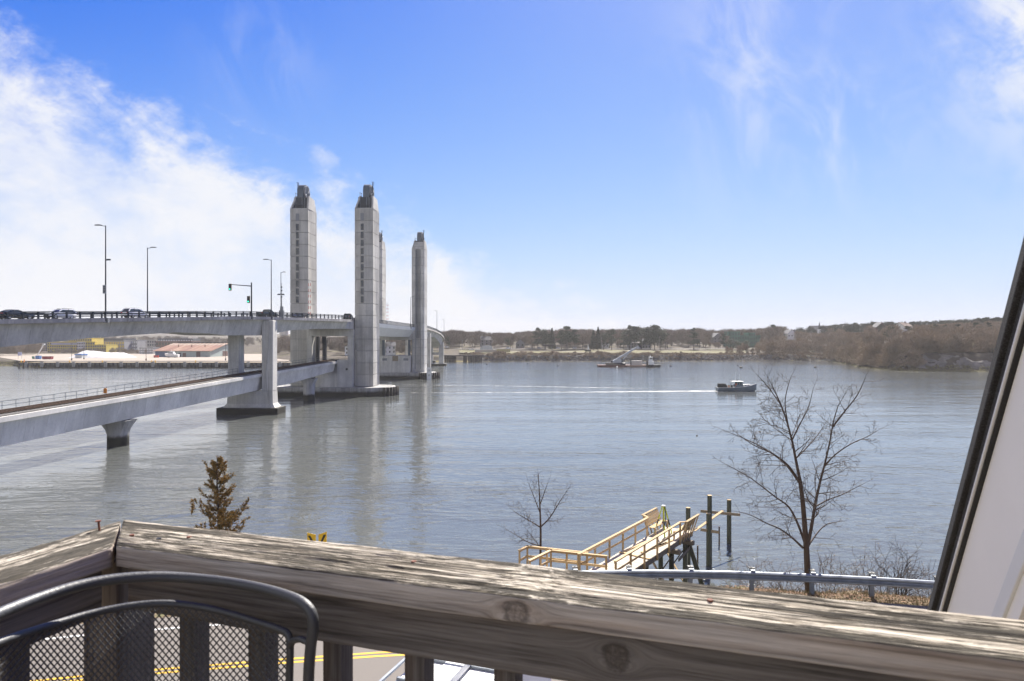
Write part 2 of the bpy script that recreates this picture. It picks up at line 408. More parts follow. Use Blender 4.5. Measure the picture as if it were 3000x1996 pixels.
def ribbon(name, mat, off0, off1, z, x0=-60, x1=60, st=1.0, kind='structure', thick=0.0):
    mb = MB(); xx = np.arange(x0, x1 + st*0.5, st); P = []
    for x in xx:
        d = (road_y(x+0.5) - road_y(x-0.5)); nx, ny = -d, 1.0; l = math.hypot(nx, ny); nx /= l; ny /= l
        P.append(((x + nx*off0, road_y(x) + ny*off0, z), (x + nx*off1, road_y(x) + ny*off1, z)))
    for a_, b_ in zip(P[:-1], P[1:]): mb.quad(a_[0], b_[0], b_[1], a_[1])
    o = mb.build(name, mat)
    if kind: tag(o, kind=kind)
    return o
street = ribbon('street', ASPH, -7.5, 4.0, ZST + 0.035)
def mark(name, mat, o0, o1, x0=-60, x1=60):
    o = ribbon(name, mat, o0, o1, ZST + 0.0395, x0, x1, 0.5, None); o.parent = street; return o
mark('yellow_line', YEL, 0.06, 0.17); mark('yellow_line', YEL, -0.17, -0.06)
mark('white_edge_line', WHT, 2.95, 3.08); mark('white_edge_line', WHT, -3.25, -3.12)
# white turn arrow on the lane at the left
ar = MB(); ax, ay, az_ = PX(5, 18.0), 17.45, ZST + 0.0395
ar.poly([(ax-0.1, ay-0.9, az_), (ax+0.1, ay-0.9, az_), (ax+0.1, ay+0.1, az_), (ax+0.42, ay+0.1, az_), (ax, ay+0.75, az_), (ax-0.42, ay+0.1, az_), (ax-0.1, ay+0.1, az_)])
ar.build('white_lane_arrow', WHT, street)

# ------------------------------------------------------------------ far shore terrain
SA = [-1.2, -0.80, -0.75, -0.722, -0.70, -0.33, -0.30, -0.25, -0.10, 0.0, 0.20, 0.40, 0.455, 0.47, 0.51, 0.54, 0.57, 0.685, 0.80, 1.2]
SY = [520, 450, 432, 425, 404, 404, 470, 500, 516, 519, 524, 531, 541, 508, 402, 374, 356, 348, 345, 340]
BA = [-1.2, -0.74, -0.70, -0.34, -0.28, -0.1, 0.42, 0.46, 0.53, 0.575, 0.70, 1.2]
BH = [3.2, 3.2, 2.85, 2.85, 3.8, 4.5, 4.5, 2.8, 4.0, 9.0, 9.0, 8.0]
BWd = [14, 14, 5, 5, 10, 9, 9, 14, 22, 15, 14, 20]
def hfar(x, y):
    x = np.asarray(x, float); y = np.asarray(y, float); a = x/np.maximum(y, 1)
    d = y - np.interp(a, SA, SY)
    hb = np.interp(a, BA, BH); bw = np.interp(a, BA, BWd)
    t = np.clip(d/bw, 0, 1); bank = hb*(t*t*(3-2*t))
    wl = np.clip((-0.30 - a)/0.06, 0, 1); wr = np.clip((a - 0.36)/0.10, 0, 1); wc = 1 - np.maximum(wl, wr)
    sl = np.interp(d, [0, 240, 420, 900, 2200], [0, 0.3, 4, 16, 40])
    sc_ = np.interp(d, [0, 22, 90, 260, 520, 1000, 2200], [0, 0.0, 3.0, 10, 15, 22, 36])
    sr_ = np.interp(d, [0, 20, 60, 110, 210, 450, 900, 2200], [0, 0.5, 5.0, 10.0, 17.0, 23, 28, 38])
    h = bank + sl*wl + sc_*wc + sr_*wr
    h = np.where(d < 0, np.maximum(d*0.35, -4.0), h)
    return h
def hf(x, y): return float(hfar(x, y))
m_, q, b = pmat('far_ground')
ps = q.node('ShaderNodeNewGeometry').outputs['Position']
f1 = q.noise(ps, 0.03, 6, 0.65); f2 = q.noise(ps, 0.35, 5, 0.7); z = q.sep(ps)[2]
c = q.ramp(f2, [(0.3, (0.055, 0.046, 0.036)), (0.55, (0.09, 0.074, 0.056)), (0.75, (0.13, 0.105, 0.078))])
c = q.mix(q.ss(f1, 0.52, 0.6), c, (0.12, 0.11, 0.065, 1))
zz = q.add(z, q.mul(q.sub(f2, 0.5), 1.2))
c = q.mix(q.ss(zz, 2.2, 3.6, 1.0, 0.0), c, q.ramp(q.noise(ps, 0.8, 4, 0.7), [(0.35, (0.04, 0.036, 0.03)), (0.65, (0.09, 0.08, 0.065))]))
c = q.mix(q.ss(zz, 0.5, 1.0, 1.0, 0.0), c, (0.19, 0.155, 0.065, 1))
q.put(b.inputs['Base Color'], c); b.inputs['Roughness'].default_value = 0.95; b.inputs['Specular IOR Level'].default_value = 0.2
FARG = m_
av = np.arange(-1.15, 1.1501, 0.0075); dv = np.concatenate([[-30, -6], np.arange(0, 30, 2.0), np.arange(30, 120, 6), np.arange(120, 500, 20), np.arange(500, 2400, 90)])
mb = MB()
for a_ in av:
    ys_ = float(np.interp(a_, SA, SY))
    for d_ in dv:
        y = ys_ + d_; x = a_*y
        nz = 0.0 if d_ <= 0 else mnoise.noise(Vector((x*0.05, y*0.05, 1.7)))*min(1.2, d_*0.05)
        mb.v.append((x, y, hf(x, y) + nz*(0.15 if a_ < -0.33 else 1.0)))
n = len(dv)
for i in range(len(av)-1):
    for j in range(n-1): mb.f.append((i*n+j, (i+1)*n+j, (i+1)*n+j+1, i*n+j+1)); mb.mi.append(0)
tag(mb.build('far_shore_terrain', FARG, smooth=True), kind='structure')
# lawn and footpath on the far bank, laid just above the terrain
def drape(name, mat, pts0, pts1, lift=0.5, kind='structure', sub=4):
    mb = MB(); P = []
    for (a0, a1) in zip(pts0, pts1):
        row = []
        for k in range(sub+1):
            t = k/sub; x = lerp(a0[0], a1[0], t); y = lerp(a0[1], a1[1], t); row.append((x, y, hf(x, y) + lift))
        P.append(row)
    for i in range(len(P)-1):
        for k in range(sub): mb.quad(P[i][k], P[i+1][k], P[i+1][k+1], P[i][k+1])
    return tag(mb.build(name, mat, smooth=True), kind=kind)
LAWN = M('spring_lawn', (0.115, 0.105, 0.035), 0.95, 0, 0.35, 0.08, pos=True)
PATH = M('pale_gravel_path', (0.34, 0.30, 0.24), 0.95, 0, 0.15, 0.3, pos=True)
def dl(u, d): a_ = (u-CU)/F; y = float(np.interp(a_, SA, SY)) + d; return (a_*y, y)
us = np.arange(1345, 2190, 12)
drape('riverside_lawn', LAWN, [dl(u, 30 + 6*math.sin(u*0.02)) for u in us], [dl(u, 66 + 10*math.sin(u*0.011)) for u in us], 0.9)
pu = np.arange(1500, 2080, 10)
pd = [interp(u, [1500, 1600, 1700, 1790, 1850, 1940, 2080], [46, 60, 34, 44, 62, 60, 84]) for u in pu]
drape('footpath', PATH, [dl(u, d_) for u, d_ in zip(pu, pd)], [dl(u, d_ + 3.2) for u, d_ in zip(pu, pd)], 1.15, sub=2)
us2 = np.arange(2255, 2325, 8)
drape('hill_lawn', LAWN, [dl(u, 60) for u in us2], [dl(u, 100) for u in us2], 0.9)
ROADF = M('far_road_asphalt', (0.09, 0.088, 0.085), 0.9, 0, 0.1, 0.3, pos=True)
us3 = np.arange(1330, 2260, 12)
drape('riverside_road', ROADF, [dl(u, 88) for u in us3], [dl(u, 95) for u in us3], 1.0, sub=2)

# riprap along the far bank: too many stones to count
def rocks(name, pts, smin, smax, mat, seed=1, flat=0.7):
    r = random.Random(seed); V = []; Fc = []
    base = [(1, 0, 0), (-1, 0, 0), (0, 1, 0), (0, -1, 0), (0, 0, 1), (0, 0, -1)]
    fs = [(0, 2, 4), (2, 1, 4), (1, 3, 4), (3, 0, 4), (2, 0, 5), (1, 2, 5), (3, 1, 5), (0, 3, 5)]
    for p in pts:
        s = r.uniform(smin, smax); o = len(V); an = r.uniform(0, 6.3); ca, sa = math.cos(an), math.sin(an)
        for bx, by, bz in base:
            k = s*r.uniform(0.65, 1.25); x, y, z_ = bx*k, by*k, bz*k*flat
            V.append((p[0] + x*ca - y*sa, p[1] + x*sa + y*ca, p[2] + z_))
        Fc += [tuple(i + o for i in f) for f in fs]
    mb = MB(); mb.v = V; mb.f = Fc; mb.mi = [0]*len(Fc)
    return mb.build(name, mat)
ROCK = M('shore_rock', (0.125, 0.118, 0.108), 0.9, 0, 0.55, 0.35, pos=True)
WEED = M('seaweed_rock', (0.125, 0.11, 0.045), 0.9, 0, 0.5, 0.3, pos=True)
r = random.Random(3); pts = []
for _ in range(3600):
    u = r.uniform(1385, 2440); d_ = r.uniform(-1.0, 8.5); x, y = dl(u, d_); pts.append((x, y, hf(x, y)))
tag(rocks('riprap_bank', pts, 0.45, 1.15, ROCK, 5), 'dark riprap stones lining the far bank', 'riprap', kind='stuff')
pts = []
for _ in range(1700):
    u = r.uniform(1385, 2440); d_ = r.uniform(-3.0, 0.8); x, y = dl(u, d_); pts.append((x, y, max(hf(x, y), -0.3)))
for _ in range(2600):
    u = r.uniform(2425, 2960); d_ = r.uniform(-4.0, 5.5); x, y = dl(u, d_); pts.append((x, y, max(hf(x, y), -0.2)))
for _ in range(700):
    u = r.uniform(-60, 70); d_ = r.uniform(-5.0, 9); x, y = dl(u, d_); pts.append((x, y, max(hf(x, y), -0.3)))
tag(rocks('seaweed_shore_rocks', pts, 0.3, 0.85, WEED, 6, 0.55), 'low seaweed covered rocks along the far waterline', 'rocks', kind='stuff')
# pale eroded bluff at the right
CLIFF = M('eroded_clay', (0.17, 0.155, 0.142), 0.95, 0, 0.4, 0.25, stretch=(1, 1, 0.5), pos=True)
mb = MB(); uu = np.arange(2640, 2960, 3.0); rows = 9; P = []
for u in uu:
    col_ = []
    k_ = min(1, (u-2640)/50.0, 1.0)
    for j in range(rows):
        t = j/(rows-1); d_ = 3.5 + 8.5*t; x, y = dl(u, d_)
        zc = 1.2 + (2.0 + 5.2*k_)*t**0.8 + 0.9*mnoise.noise(Vector((x*0.12, t*2.0, 4.0)))
        yy = y - 1.6*mnoise.noise(Vector((x*0.16, t*1.5, 0))) - 1.2*mnoise.noise(Vector((x*0.5, t*4, 7)))
        col_.append((x, yy, zc))
    P.append(col_)
for i in range(len(P)-1):
    for j in range(rows-1): mb.quad(P[i][j], P[i+1][j], P[i+1][j+1], P[i][j+1])
tag(mb.build('eroded_bluff', CLIFF, smooth=True), kind='structure')
# ------------------------------------------------------------------ road bridge: alignment
_Y = np.arange(30, 210, 1.0)
_S = np.interp(_Y, [30, 95, 150, 188, 210], [0.43, 0.37, 0.30, 0.13, 0.05])
_X = np.concatenate([[0], np.cumsum(_S[:-1])]); _X = _X - np.interp(150, _Y, _X) - 52.4
def redge(Y): return float(np.interp(Y, _Y, _X))
def rslope(Y): return float(np.interp(Y, _Y, _S))
def redge_z(Y): return interp(Y, [30, 80, 95, 120, 142, 150, 188, 210], [15.9, 18.25, 18.97, 20.08, 21.03, 21.2, 21.8, 21.9])
HALF = 7.0
def deck_pt(Y, off, z):   # off metres to the left of the right deck edge, square to the road
    s = rslope(Y); l = math.hypot(1, s); return Vector((redge(Y) - off/l, Y + off*s/l, z))
def gdepth(Y): return interp(Y, [60, 80, 95.9, 102.3, 109, 116.4, 125.5, 133.5, 138, 148, 153, 160, 171, 188], [4.8, 4.0, 3.28, 2.9, 2.5, 2.32, 2.12, 2.6, 3.14, 3.41, 2.96, 2.19, 1.94, 1.85])
road = thing('road_viaduct', 'concrete box girder road bridge curving in from the left towards the twin towers', 'bridge', (0, 0, 0))
st = list(np.arange(66, 188.1, 3.05)); st[-1] = 188.0
def girder_ring(Y):
    z = redge_z(Y) - 0.68; dp = gdepth(Y)
    return [deck_pt(Y, 1.1, z), deck_pt(Y, 2.0, z - dp), deck_pt(Y, 2*HALF - 2.0, z - dp), deck_pt(Y, 2*HALF - 1.1, z)]
for y0, y1 in zip(st[:-1], st[1:]):
    mb = MB(); mb.loft([girder_ring(y0 + 0.018), girder_ring((y0+y1)/2), girder_ring(y1 - 0.018)])
    mb.build('girder_segment', CONC, road)
# deck slab and roadway
def deck_strip(name, mat, o0, o1, zlo, zhi, ys, parent, gap=0.0):
    for y0, y1 in zip(ys[:-1], ys[1:]):
        mb = MB(); rings = []
        for Y in np.linspace(y0 + gap, y1 - gap, 4):
            z = redge_z(Y)
            rings.append([deck_pt(Y, o0, z + zlo), deck_pt(Y, o1, z + zlo), deck_pt(Y, o1, z + zhi), deck_pt(Y, o0, z + zhi)])
        mb.loft(rings); mb.build(name, mat, parent)
deck_strip('deck_slab', CONC, 0.42, 2*HALF - 0.42, -0.66, -0.12, [66, 96, 127, 158, 188], road)
deck_strip('roadway', ASPH_D, 0.5, 2*HALF - 0.5, -0.115, -0.06, [66, 96, 127, 158, 188], road)
est = list(np.arange(66, 188.1, 6.1)); est[-1] = 188.0
deck_strip('edge_beam', CONC_D, 0.0, 0.41, -0.66, 0.0, est, road, 0.015)
deck_strip('edge_beam', CONC_D, 2*HALF - 0.41, 2*HALF, -0.66, 0.0, est, road, 0.015)
# open steel traffic railing
pm = MB(); pm.box(-0.09, 0.09, -0.12, 0.12, 0, 1.08); pm.box(-0.16, 0.16, -0.17, 0.17, 0, 0.03)
post_me = pm.mesh('post', STEEL_D)
for off, sd in ((0.22, 1), (2*HALF - 0.22, -1)):
    Y = 67.0
    while Y < 188:
        p = deck_pt(Y, off, redge_z(Y)); inst('railing_post', post_me, road, p, (0, 0, -math.atan(rslope(Y))))
        Y += 2.05
    for zc, hh_, ww in ((1.02, 0.13, 0.16), (0.72, 0.19, 0.12), (0.36, 0.11, 0.12)):
        mb = MB(); rings = []
        for Y in np.arange(66, 188.1, 2.0):
            z = redge_z(Y) + zc
            rings.append([deck_pt(Y, off + sd*0.08, z - hh_/2), deck_pt(Y, off + sd*(0.08 + ww), z - hh_/2), deck_pt(Y, off + sd*(0.08 + ww), z + hh_/2), deck_pt(Y, off + sd*0.08, z + hh_/2)])
        mb.loft(rings); mb.build('railing_bar', STEEL_D, road)
# tapered end piece between the last segment and the towers
mb = MB(); z = redge_z(188)
mb.hexa([(-58.3, 188.05, z-2.5), (-46.4, 188.05, z-2.5), (-46.2, 203, z-2.5), (-59.6, 203, z-2.5), (-58.3, 188.05, z-0.05), (-46.4, 188.05, z-0.05), (-46.2, 203, z-0.05), (-59.6, 203, z-0.05)])
mb.build('end_block', CONC, road)
for x0, x1 in ((-46.6, -46.2), (-59.5, -59.1)):
    mb = MB(); mb.box(x0, x1, 188.1, 203, z-0.045, z+0.9); mb.build('parapet', CONC_D, road)

# ------------------------------------------------------------------ frame pier
pier = thing('frame_pier', 'concrete frame pier with two columns on a square footing straddling the railway deck', 'bridge pier', (0, 0, 0))
mb = MB(); mb.box(-63.7, -50.5, 147, 152.4, -3, 1.45); mb.build('footing', CONC_LT, pier, bevel=0.06)
mb = MB()
mb.loft([[Vector(p) for p in r] for r in (
    [(-62.6, 147.7, 1.452), (-51.3, 147.7, 1.452), (-51.3, 151.8, 1.452), (-62.6, 151.8, 1.452)],
    [(-61.9, 148.2, 2.3), (-51.9, 148.2, 2.3), (-51.9, 151.4, 2.3), (-61.9, 151.4, 2.3)],
    [(-61.75, 148.3, 5.0), (-52.0, 148.3, 5.0), (-52.0, 151.3, 5.0), (-61.75, 151.3, 5.0)])])
mb.build('wall', CONC, pier)
for xa, xb in ((-61.75, -59.3), (-54.4, -52.0)):
    mb = MB(); mb.loft([[Vector(p) for p in r] for r in ([(xa, 148.3, 5.02), (xb, 148.3, 5.02), (xb, 151.3, 5.02), (xa, 151.3, 5.02)], [(xa, 148.4, 20.4 if xb > -55 else 17.3), (xb, 148.4, 20.4 if xb > -55 else 17.3), (xb, 151.2, 20.4 if xb > -55 else 17.3), (xa, 151.2, 20.4 if xb > -55 else 17.3)])])
    mb.build('column', CONC, pier, bevel=0.12)
mb = MB(); mb.tube([(-52.7, 148.27, 20.1), (-53.0, 148.22, 14), (-53.5, 148.12, 9), (-53.2, 148.14, 5), (-52.6, 147.9, 2.4), (-52.2, 147.6, 1.55)], 0.09, 6); mb.build('drain_pipe', CONC_L, pier)

# ------------------------------------------------------------------ lift towers
TZ0, TZ1 = 2.55, 54.6
def tower_plan(t, mir=1, win=True):
    # t: 0 at the foot, 1 at the head; local x 0..5.4 (left to right), y 0..7.5 (near to far)
    bt = [(0, 0.25), (0.9, 0.0), (3.3, -0.12), (5.4, 0.35), (5.15, 6.9), (5.55, 7.5), (0, 7.5)]
    tp = [(0, 0.05), (1.3, -0.08), (2.9, -0.10), (5.4, 0.0), (5.34, 0.9), (5.5, 7.3), (0, 7.3)]
    return [(lerp(b_[0], a_[0], t), lerp(b_[1], a_[1], t)) for b_, a_ in zip(bt, tp)]
def tower(name, label, x, y, far=False, seed=0):
    T = thing(name, label, 'tower', (x, y, 0), R(-2.3), 'lift towers')
    hs = [TZ0 + i*(TZ1 - TZ0)/15.0 for i in range(16)]
    for z0, z1 in zip(hs[:-1], hs[1:]):
        mb = MB(); rings = []
        for zz in (z0 + 0.05, z1 - 0.05):
            t = (zz - TZ0)/(TZ1 - TZ0); pl = tower_plan(t)
            if far:
                pl = [(0, 0.3), (0.4, 0.0), (1.75, 0.0), (1.75, 0.7), (3.6, 0.7), (3.6, 0.0), (5.0, 0.0), (5.4, 0.3), (5.45, 7.2), (0, 7.2)]
            rings.append([Vector((p[0], p[1], zz)) for p in pl])
        mb.loft(rings); mb.build('segment', CONC_L if not far else CONC, T)
    core = MB(); core.box(0.3, 4.9, 0.9, 6.9, TZ0 - 0.02, TZ1 - 0.2); core.build('core', STEEL_G, T)
    # head: two raking horn walls and a back wall around the sheave
    zb, zt = TZ1 + 0.0, 58.6
    for xa, xb, xta, xtb in ((0.0, 0.45, 1.05, 1.5), (4.95, 5.45, 4.75, 5.2)):
        mb = MB(); mb.hexa([(xa, 0.0, zb), (xb, 0.0, zb), (xb, 7.3, zb), (xa, 7.3, zb), (xta, 1.4, zt), (xtb, 1.4, zt), (xtb, 6.2, zt - 0.3), (xta, 6.2, zt - 0.3)])
        mb.build('horn_wall', CONC if not far else CONC_L, T)
    mb = MB()
    if far: mb.hexa([(0.46, 0.02, zb), (4.94, 0.02, zb), (4.94, 0.7, zb), (0.46, 0.7, zb), (1.4, 1.2, zt - 0.8), (4.74, 1.2, zt - 0.8), (4.74, 1.8, zt - 0.8), (1.4, 1.8, zt - 0.8)])
    else: mb.box(0.5, 4.9, 0.35, 0.6, zb, zb + 0.25)
    mb.build('head_wall' if far else 'head_kerb', CONC if not far else CONC_L, T)
    # machinery floor and dark screen
    mb = MB(); mb.box(0.7, 4.75, 1.3, 6.4, zb, zb + 3.6); mb.build('machine_enclosure', STEEL_D, T)
    # sheave hood: rounded drum housing
    sx0, sx1 = (1.6, 3.4) if seed % 2 == 0 else (2.0, 3.8)
    prof = []
    for k in range(17):
        a_ = math.pi*k/16; prof.append((4.0 - 2.3*math.cos(a_), 60.1 + 2.35*math.sin(a_)))
    prof = [(1.7, zb + 3.4)] + prof + [(6.3, zb + 3.4)]
    mb = MB(); mb.loft([[Vector((sx0, p[0], p[1])) for p in prof], [Vector((sx1, p[0], p[1])) for p in prof]])
    mb.build('sheave_hood', STEEL_B, T)
    mb = MB(); cx_ = sx1 + 0.35
    for rr, w_ in ((2.15, 0.22),):
        ring = []
        for k in range(24):
            a_ = 2*math.pi*k/24; ring.append((4.0 + rr*math.cos(a_), 60.0 + rr*math.sin(a_)))
        mb.loft([[Vector((sx1 + 0.02, p[0], p[1])) for p in ring], [Vector((sx1 + 0.5, p[0], p[1])) for p in ring]])
    mb.build('sheave', STEEL_G, T)
    for k in range(6):
        mb = MB(); a_ = math.pi*k/6; mb.beam((sx1 + 0.53, 4 - 2.0*math.cos(a_), 60 - 2.0*math.sin(a_)), (sx1 + 0.53, 4 + 2.0*math.cos(a_), 60 + 2.0*math.sin(a_)), 0.06, 0.16, (1, 0, 0)); mb.build('spoke', GALV, T)
    # access frames and ladder at the side of the hood
    xs_ = sx1 + 0.9 if seed % 2 == 0 else sx1 + 0.8
    if seed == 0: xs_ = sx0 - 0.35
    for yy in (2.6, 3.3):
        mb = MB(); mb.tube([(xs_, yy, zb + 3.4), (xs_, yy, 62.9)], 0.06, 5); mb.build('ladder_rail', STEEL_D, T)
    mb = MB()
    for k in range(12): mb.beam((xs_, 2.6, 58.4 + k*0.38), (xs_, 3.3, 58.4 + k*0.38), 0.05, 0.05)
    tag(mb.build('ladder_rungs', STEEL_D, T), kind='stuff')
    mb = MB(); mb.beam((xs_ - 0.3, 2.6, 62.9), (xs_ + 0.4, 2.6, 62.9), 0.08, 0.08); mb.beam((xs_ + 0.4, 2.6, 62.9), (xs_ + 0.4, 2.6, 61.8), 0.08, 0.08); mb.build('top_frame', STEEL_D, T)
    for px_, h_ in ((1.15, 1.1), (1.6, 0.9), (4.6, 1.2), (5.1, 1.0)):
        mb = MB(); mb.cyl((px_, 1.6, zt - 0.3), 0.05, h_, 6); mb.cyl((px_, 1.6, zt - 0.3 + h_), 0.14, 0.2, 8); mb.build('beacon', STEEL_D, T)
    for px_ in (1.25, 3.1, 3.9):
        mb = MB(); mb.box(px_, px_ + 0.12, 1.16, 1.28, zb + 0.3, zb + 3.5); mb.build('conduit', GALV, T)
    # platform handrail
    mb = MB()
    for zz in (zb + 0.6, zb + 1.15): mb.beam((0.6, 0.45, zz), (4.8, 0.45, zz), 0.06, 0.06)
    for k in range(7): mb.beam((0.6 + 0.7*k, 0.45, zb + 0.25), (0.6 + 0.7*k, 0.45, zb + 1.15), 0.05, 0.05)
    mb.build('handrail', STEEL_D, T)
    if not far:
        for i in range(10):
            zc = 50.4 - i*2.36 - 1.2
            if seed >= 0:
                w = MB(); w.box(1.82, 2.72, -0.115 - 0.06, 0.3, zc - 0.95, zc + 0.95); wo = w.build('window', WINB, T)
                fr = MB()
                for xa, xb, za, zb_ in ((1.70, 1.82, zc - 1.08, zc + 1.08), (2.72, 2.84, zc - 1.08, zc + 1.08), (1.82, 2.72, zc - 1.08, zc - 0.95), (1.82, 2.72, zc + 0.95, zc + 1.08)): fr.box(xa, xb, -0.22, 0.2, za, zb_)
                fr.build('window_frame', CONC_L, wo)
        w = MB(); w.box(1.75, 2.75, -0.16, 0.2, 51.0, 53.2); w.build('blind_panel', STEEL_G, T)
    else:
        for px_ in (2.0, 2.35, 2.75, 3.2):
            mb = MB(); mb.tube([(px_, 0.45, 17), (px_, 0.45, 54.3)], 0.07, 5); mb.build('cable', STEEL_B, T)
        mb = MB(); mb.box(2.3, 3.1, -0.02, 0.1, 18, 54.0); 
        for px_ in (1.55, 3.7): 
            mb = MB(); mb.box(px_, px_ + 0.2, -0.16, -0.01, 4, 54.2); mb.build('guide_rail', STEEL_G, T)
    return T
tower('lift_tower', 'left of the two nearer tall concrete lift towers, with a column of windows', -65.1, 200.2, seed=0)
tower('lift_tower', 'nearer right concrete lift tower with window column, standing in front of the others', -46.0, 199.6, seed=1)
tower('lift_tower', 'far concrete lift tower mostly hidden behind the nearer right tower', -60.4, 289.0, True, seed=3)
tower('lift_tower', 'rightmost farther concrete lift tower with cables down its recessed face', -42.4, 288.2, True, seed=5)

# ------------------------------------------------------------------ tower bases
def base(name, label, poly, zt, mat):
    B = thing(name, label, 'bridge foundation', (0, 0, 0))
    mb = MB(); mb.prism(poly, -3, zt); mb.build('footing', mat, B, bevel=0.1)
    return B
B1 = base('tower_foundation', 'long concrete island with a dark tide band carrying the two nearer towers',
    [(-71, 199.5), (-68, 196), (-41.5, 194.6), (-35.5, 197.0), (-34.2, 201), (-35.5, 207), (-41, 210), (-68, 210), (-71, 206)], 2.5, CONC_T)
def fenders(B, pts, zt, r_=0.35):
    me = None
    for p in pts:
        if me is None:
            mb = MB(); mb.cyl((0, 0, -3), r_, zt + 3.0, 10); me = mb.mesh('fender_pile', DARKPILE, True)
        inst('fender_pile', me, B, (p[0], p[1], 0))
fenders(B1, [(-36.6, 196.0), (-35.6, 196.7), (-34.9, 197.6), (-34.3, 198.7), (-33.8, 199.8), (-33.6, 201.0), (-33.8, 202.3), (-34.3, 203.6)], 2.45)
mb = MB(); mb.box(-57.2, -46.25, 198.6, 206, 2.502, 9.1); mb.build('pier_wall', CONC, B1)
mb = MB(); mb.box(-50.6, -46.3, 197.4, 198.55, 2.502, 10.4); mb.build('buttress', CONC, B1)
mb = MB(); mb.box(-55.6, -50.65, 197.8, 198.58, 2.502, 6.6); mb.build('buttress', CONC, B1)
mb = MB(); mb.box(-48.1, -47.5, 197.36, 197.5, 7.4, 8.0); mb.build('vent_hatch', STEEL_D, B1)
mb = MB(); mb.box(-59.6, -46.05, 198.4, 200.6, 17.3, 19.25); mb.build('cross_beam', CONC, B1, bevel=0.05)
for xa, xb in ((-59.62, -58.1), (-47.7, -46.12)):
    mb = MB(); mb.box(xa, xb, 198.2, 201.0, 2.505, 17.28); mb.build('portal_column', CONC, B1)
for xa, xb in ((-58.0, -57.2), (-56.1, -55.1)):
    mb = MB(); mb.box(xa, xb, 202, 203, 9.2, 17.2); mb.build('guide_column', STEEL_D, B1)
def cage(P, x0, x1, y0, y1, z0, z1):
    mb = MB(); mb.box(x0, x1, y0, y1, z0, z0 + 0.12)
    for zz in (z0 + 0.6, z1):
        for (a_, b_) in (((x0, y0), (x1, y0)), ((x1, y0), (x1, y1)), ((x1, y1), (x0, y1)), ((x0, y1), (x0, y0))): mb.beam((*a_, zz), (*b_, zz), 0.07, 0.07)
    for xx in np.linspace(x0, x1, 5):
        for yy in (y0, y1): mb.beam((xx, yy, z0), (xx, yy, z1), 0.06, 0.06)
    mb.build('service_platform', STEEL_D, P)
cage(B1, -56.4, -54.2, 200.7, 203, 15.2, 17.2); cage(B1, -49.4, -47.8, 201.2, 203, 15.2, 17.2)
# handrail round the island
def rail_line(P, pts, h=1.1, step=1.8, mat=None, r_=0.03):
    mat = mat or GALV
    mb = MB()
    for zz in (h*0.5, h): mb.tube([(p[0], p[1], p[2] + zz) for p in pts], r_, 5)
    tot = 0
    for a_, b_ in zip(pts[:-1], pts[1:]):
        a_ = Vector(a_); b_ = Vector(b_); n_ = max(1, int((b_-a_).length/step))
        for k in range(n_): p = a_.lerp(b_, k/n_); mb.tube([p, p + Vector((0, 0, h))], r_, 5)
    mb.build('handrail', mat, P)
rail_line(B1, [(-40.2, 205.5, 2.5), (-36.5, 204.8, 2.5), (-35.6, 202, 2.5), (-36.2, 199, 2.5)]); rail_line(B1, [(-70.4, 199.8, 2.5), (-67.5, 197, 2.5), (-57.5, 196.3, 2.5)])
B2 = base('tower_foundation', 'farther concrete island at the foot of the far towers, with fender piles at its end',
    [(-66, 286), (-63, 283), (-38, 282.2), (-33.2, 284), (-31.6, 288), (-33, 294), (-38, 298), (-63, 298), (-66, 294)], 2.6, CONC_T)
fenders(B2, [(-38.0+0.75*i, 281.6 + 0.12*i*i*0.2) for i in range(7)] + [(-32.6, 284.2), (-31.9, 285.4), (-31.2, 286.6), (-30.8, 287.8), (-30.8, 289.2)], 2.7)
mb = MB(); mb.box(-55, -42.6, 285.5, 294, 2.602, 9.6); mb.build('pier_wall', CONC, B2)
for xa, xb in ((-54.2, -52.3), (-45.4, -43.4)):
    mb = MB(); mb.box(xa, xb, 285.4, 285.6, 7.6, 8.6); mb.build('recess_panel', STEEL_G, B2)
mb = MB(); mb.box(-50.0, -47.6, 285.38, 285.58, 7.4, 9.58); mb.build('stain_panel', M('stained_concrete', (0.27, 0.22, 0.15), 0.9), B2)
mb = MB(); mb.box(-55.0, -42.5, 287, 289, 16.2, 18.2); mb.build('cross_beam', CONC, B2)
for xa in (-54.6, -43.8):
    mb = MB(); mb.box(xa, xa + 1.0, 287.2, 288.2, 9.62, 16.18); mb.build('guide_column', STEEL_B, B2)
cage(B2, -52.8, -50.9, 285.6, 286.9, 13.6, 15.6); cage(B2, -46.2, -44.2, 285.6, 286.9, 14, 16)
rail_line(B2, [(-36.5, 284.4, 2.6), (-33.6, 285.4, 2.6), (-32.6, 288, 2.6)])
# tide gauge board by the far island
tg = thing('tide_board', 'white tide gauge board with black marks at the end of the far island', 'tide board', (PX(1257, 281), 281.0, 0))
mb = MB(); mb.box(-0.95, 0.95, 0, 0.2, -2, 4.9); mb.build('board', WHITEP, tg)
mb = MB(); mb.box(-0.2, 0.2, 0.2, 0.6, -3, 4.7); mb.build('backing_pile', DARKPILE, tg)
def seg_digit(mb, ch, x, z, w, h, y, t=0.09):
    S7 = {'5': 'afgcd', '0': 'abcdef', '3': 'abgcd'}[ch]
    R7 = {'a': (x, x+w, z+h-t, z+h), 'd': (x, x+w, z, z+t), 'g': (x, x+w, z+h/2-t/2, z+h/2+t/2), 'f': (x, x+t, z+h/2, z+h), 'b': (x+w-t, x+w, z+h/2, z+h), 'e': (x, x+t, z, z+h/2), 'c': (x+w-t, x+w, z, z+h/2)}
    for k in S7: a_ = R7[k]; mb.box(a_[0], a_[1], y - 0.012, y - 0.004, a_[2], a_[3])
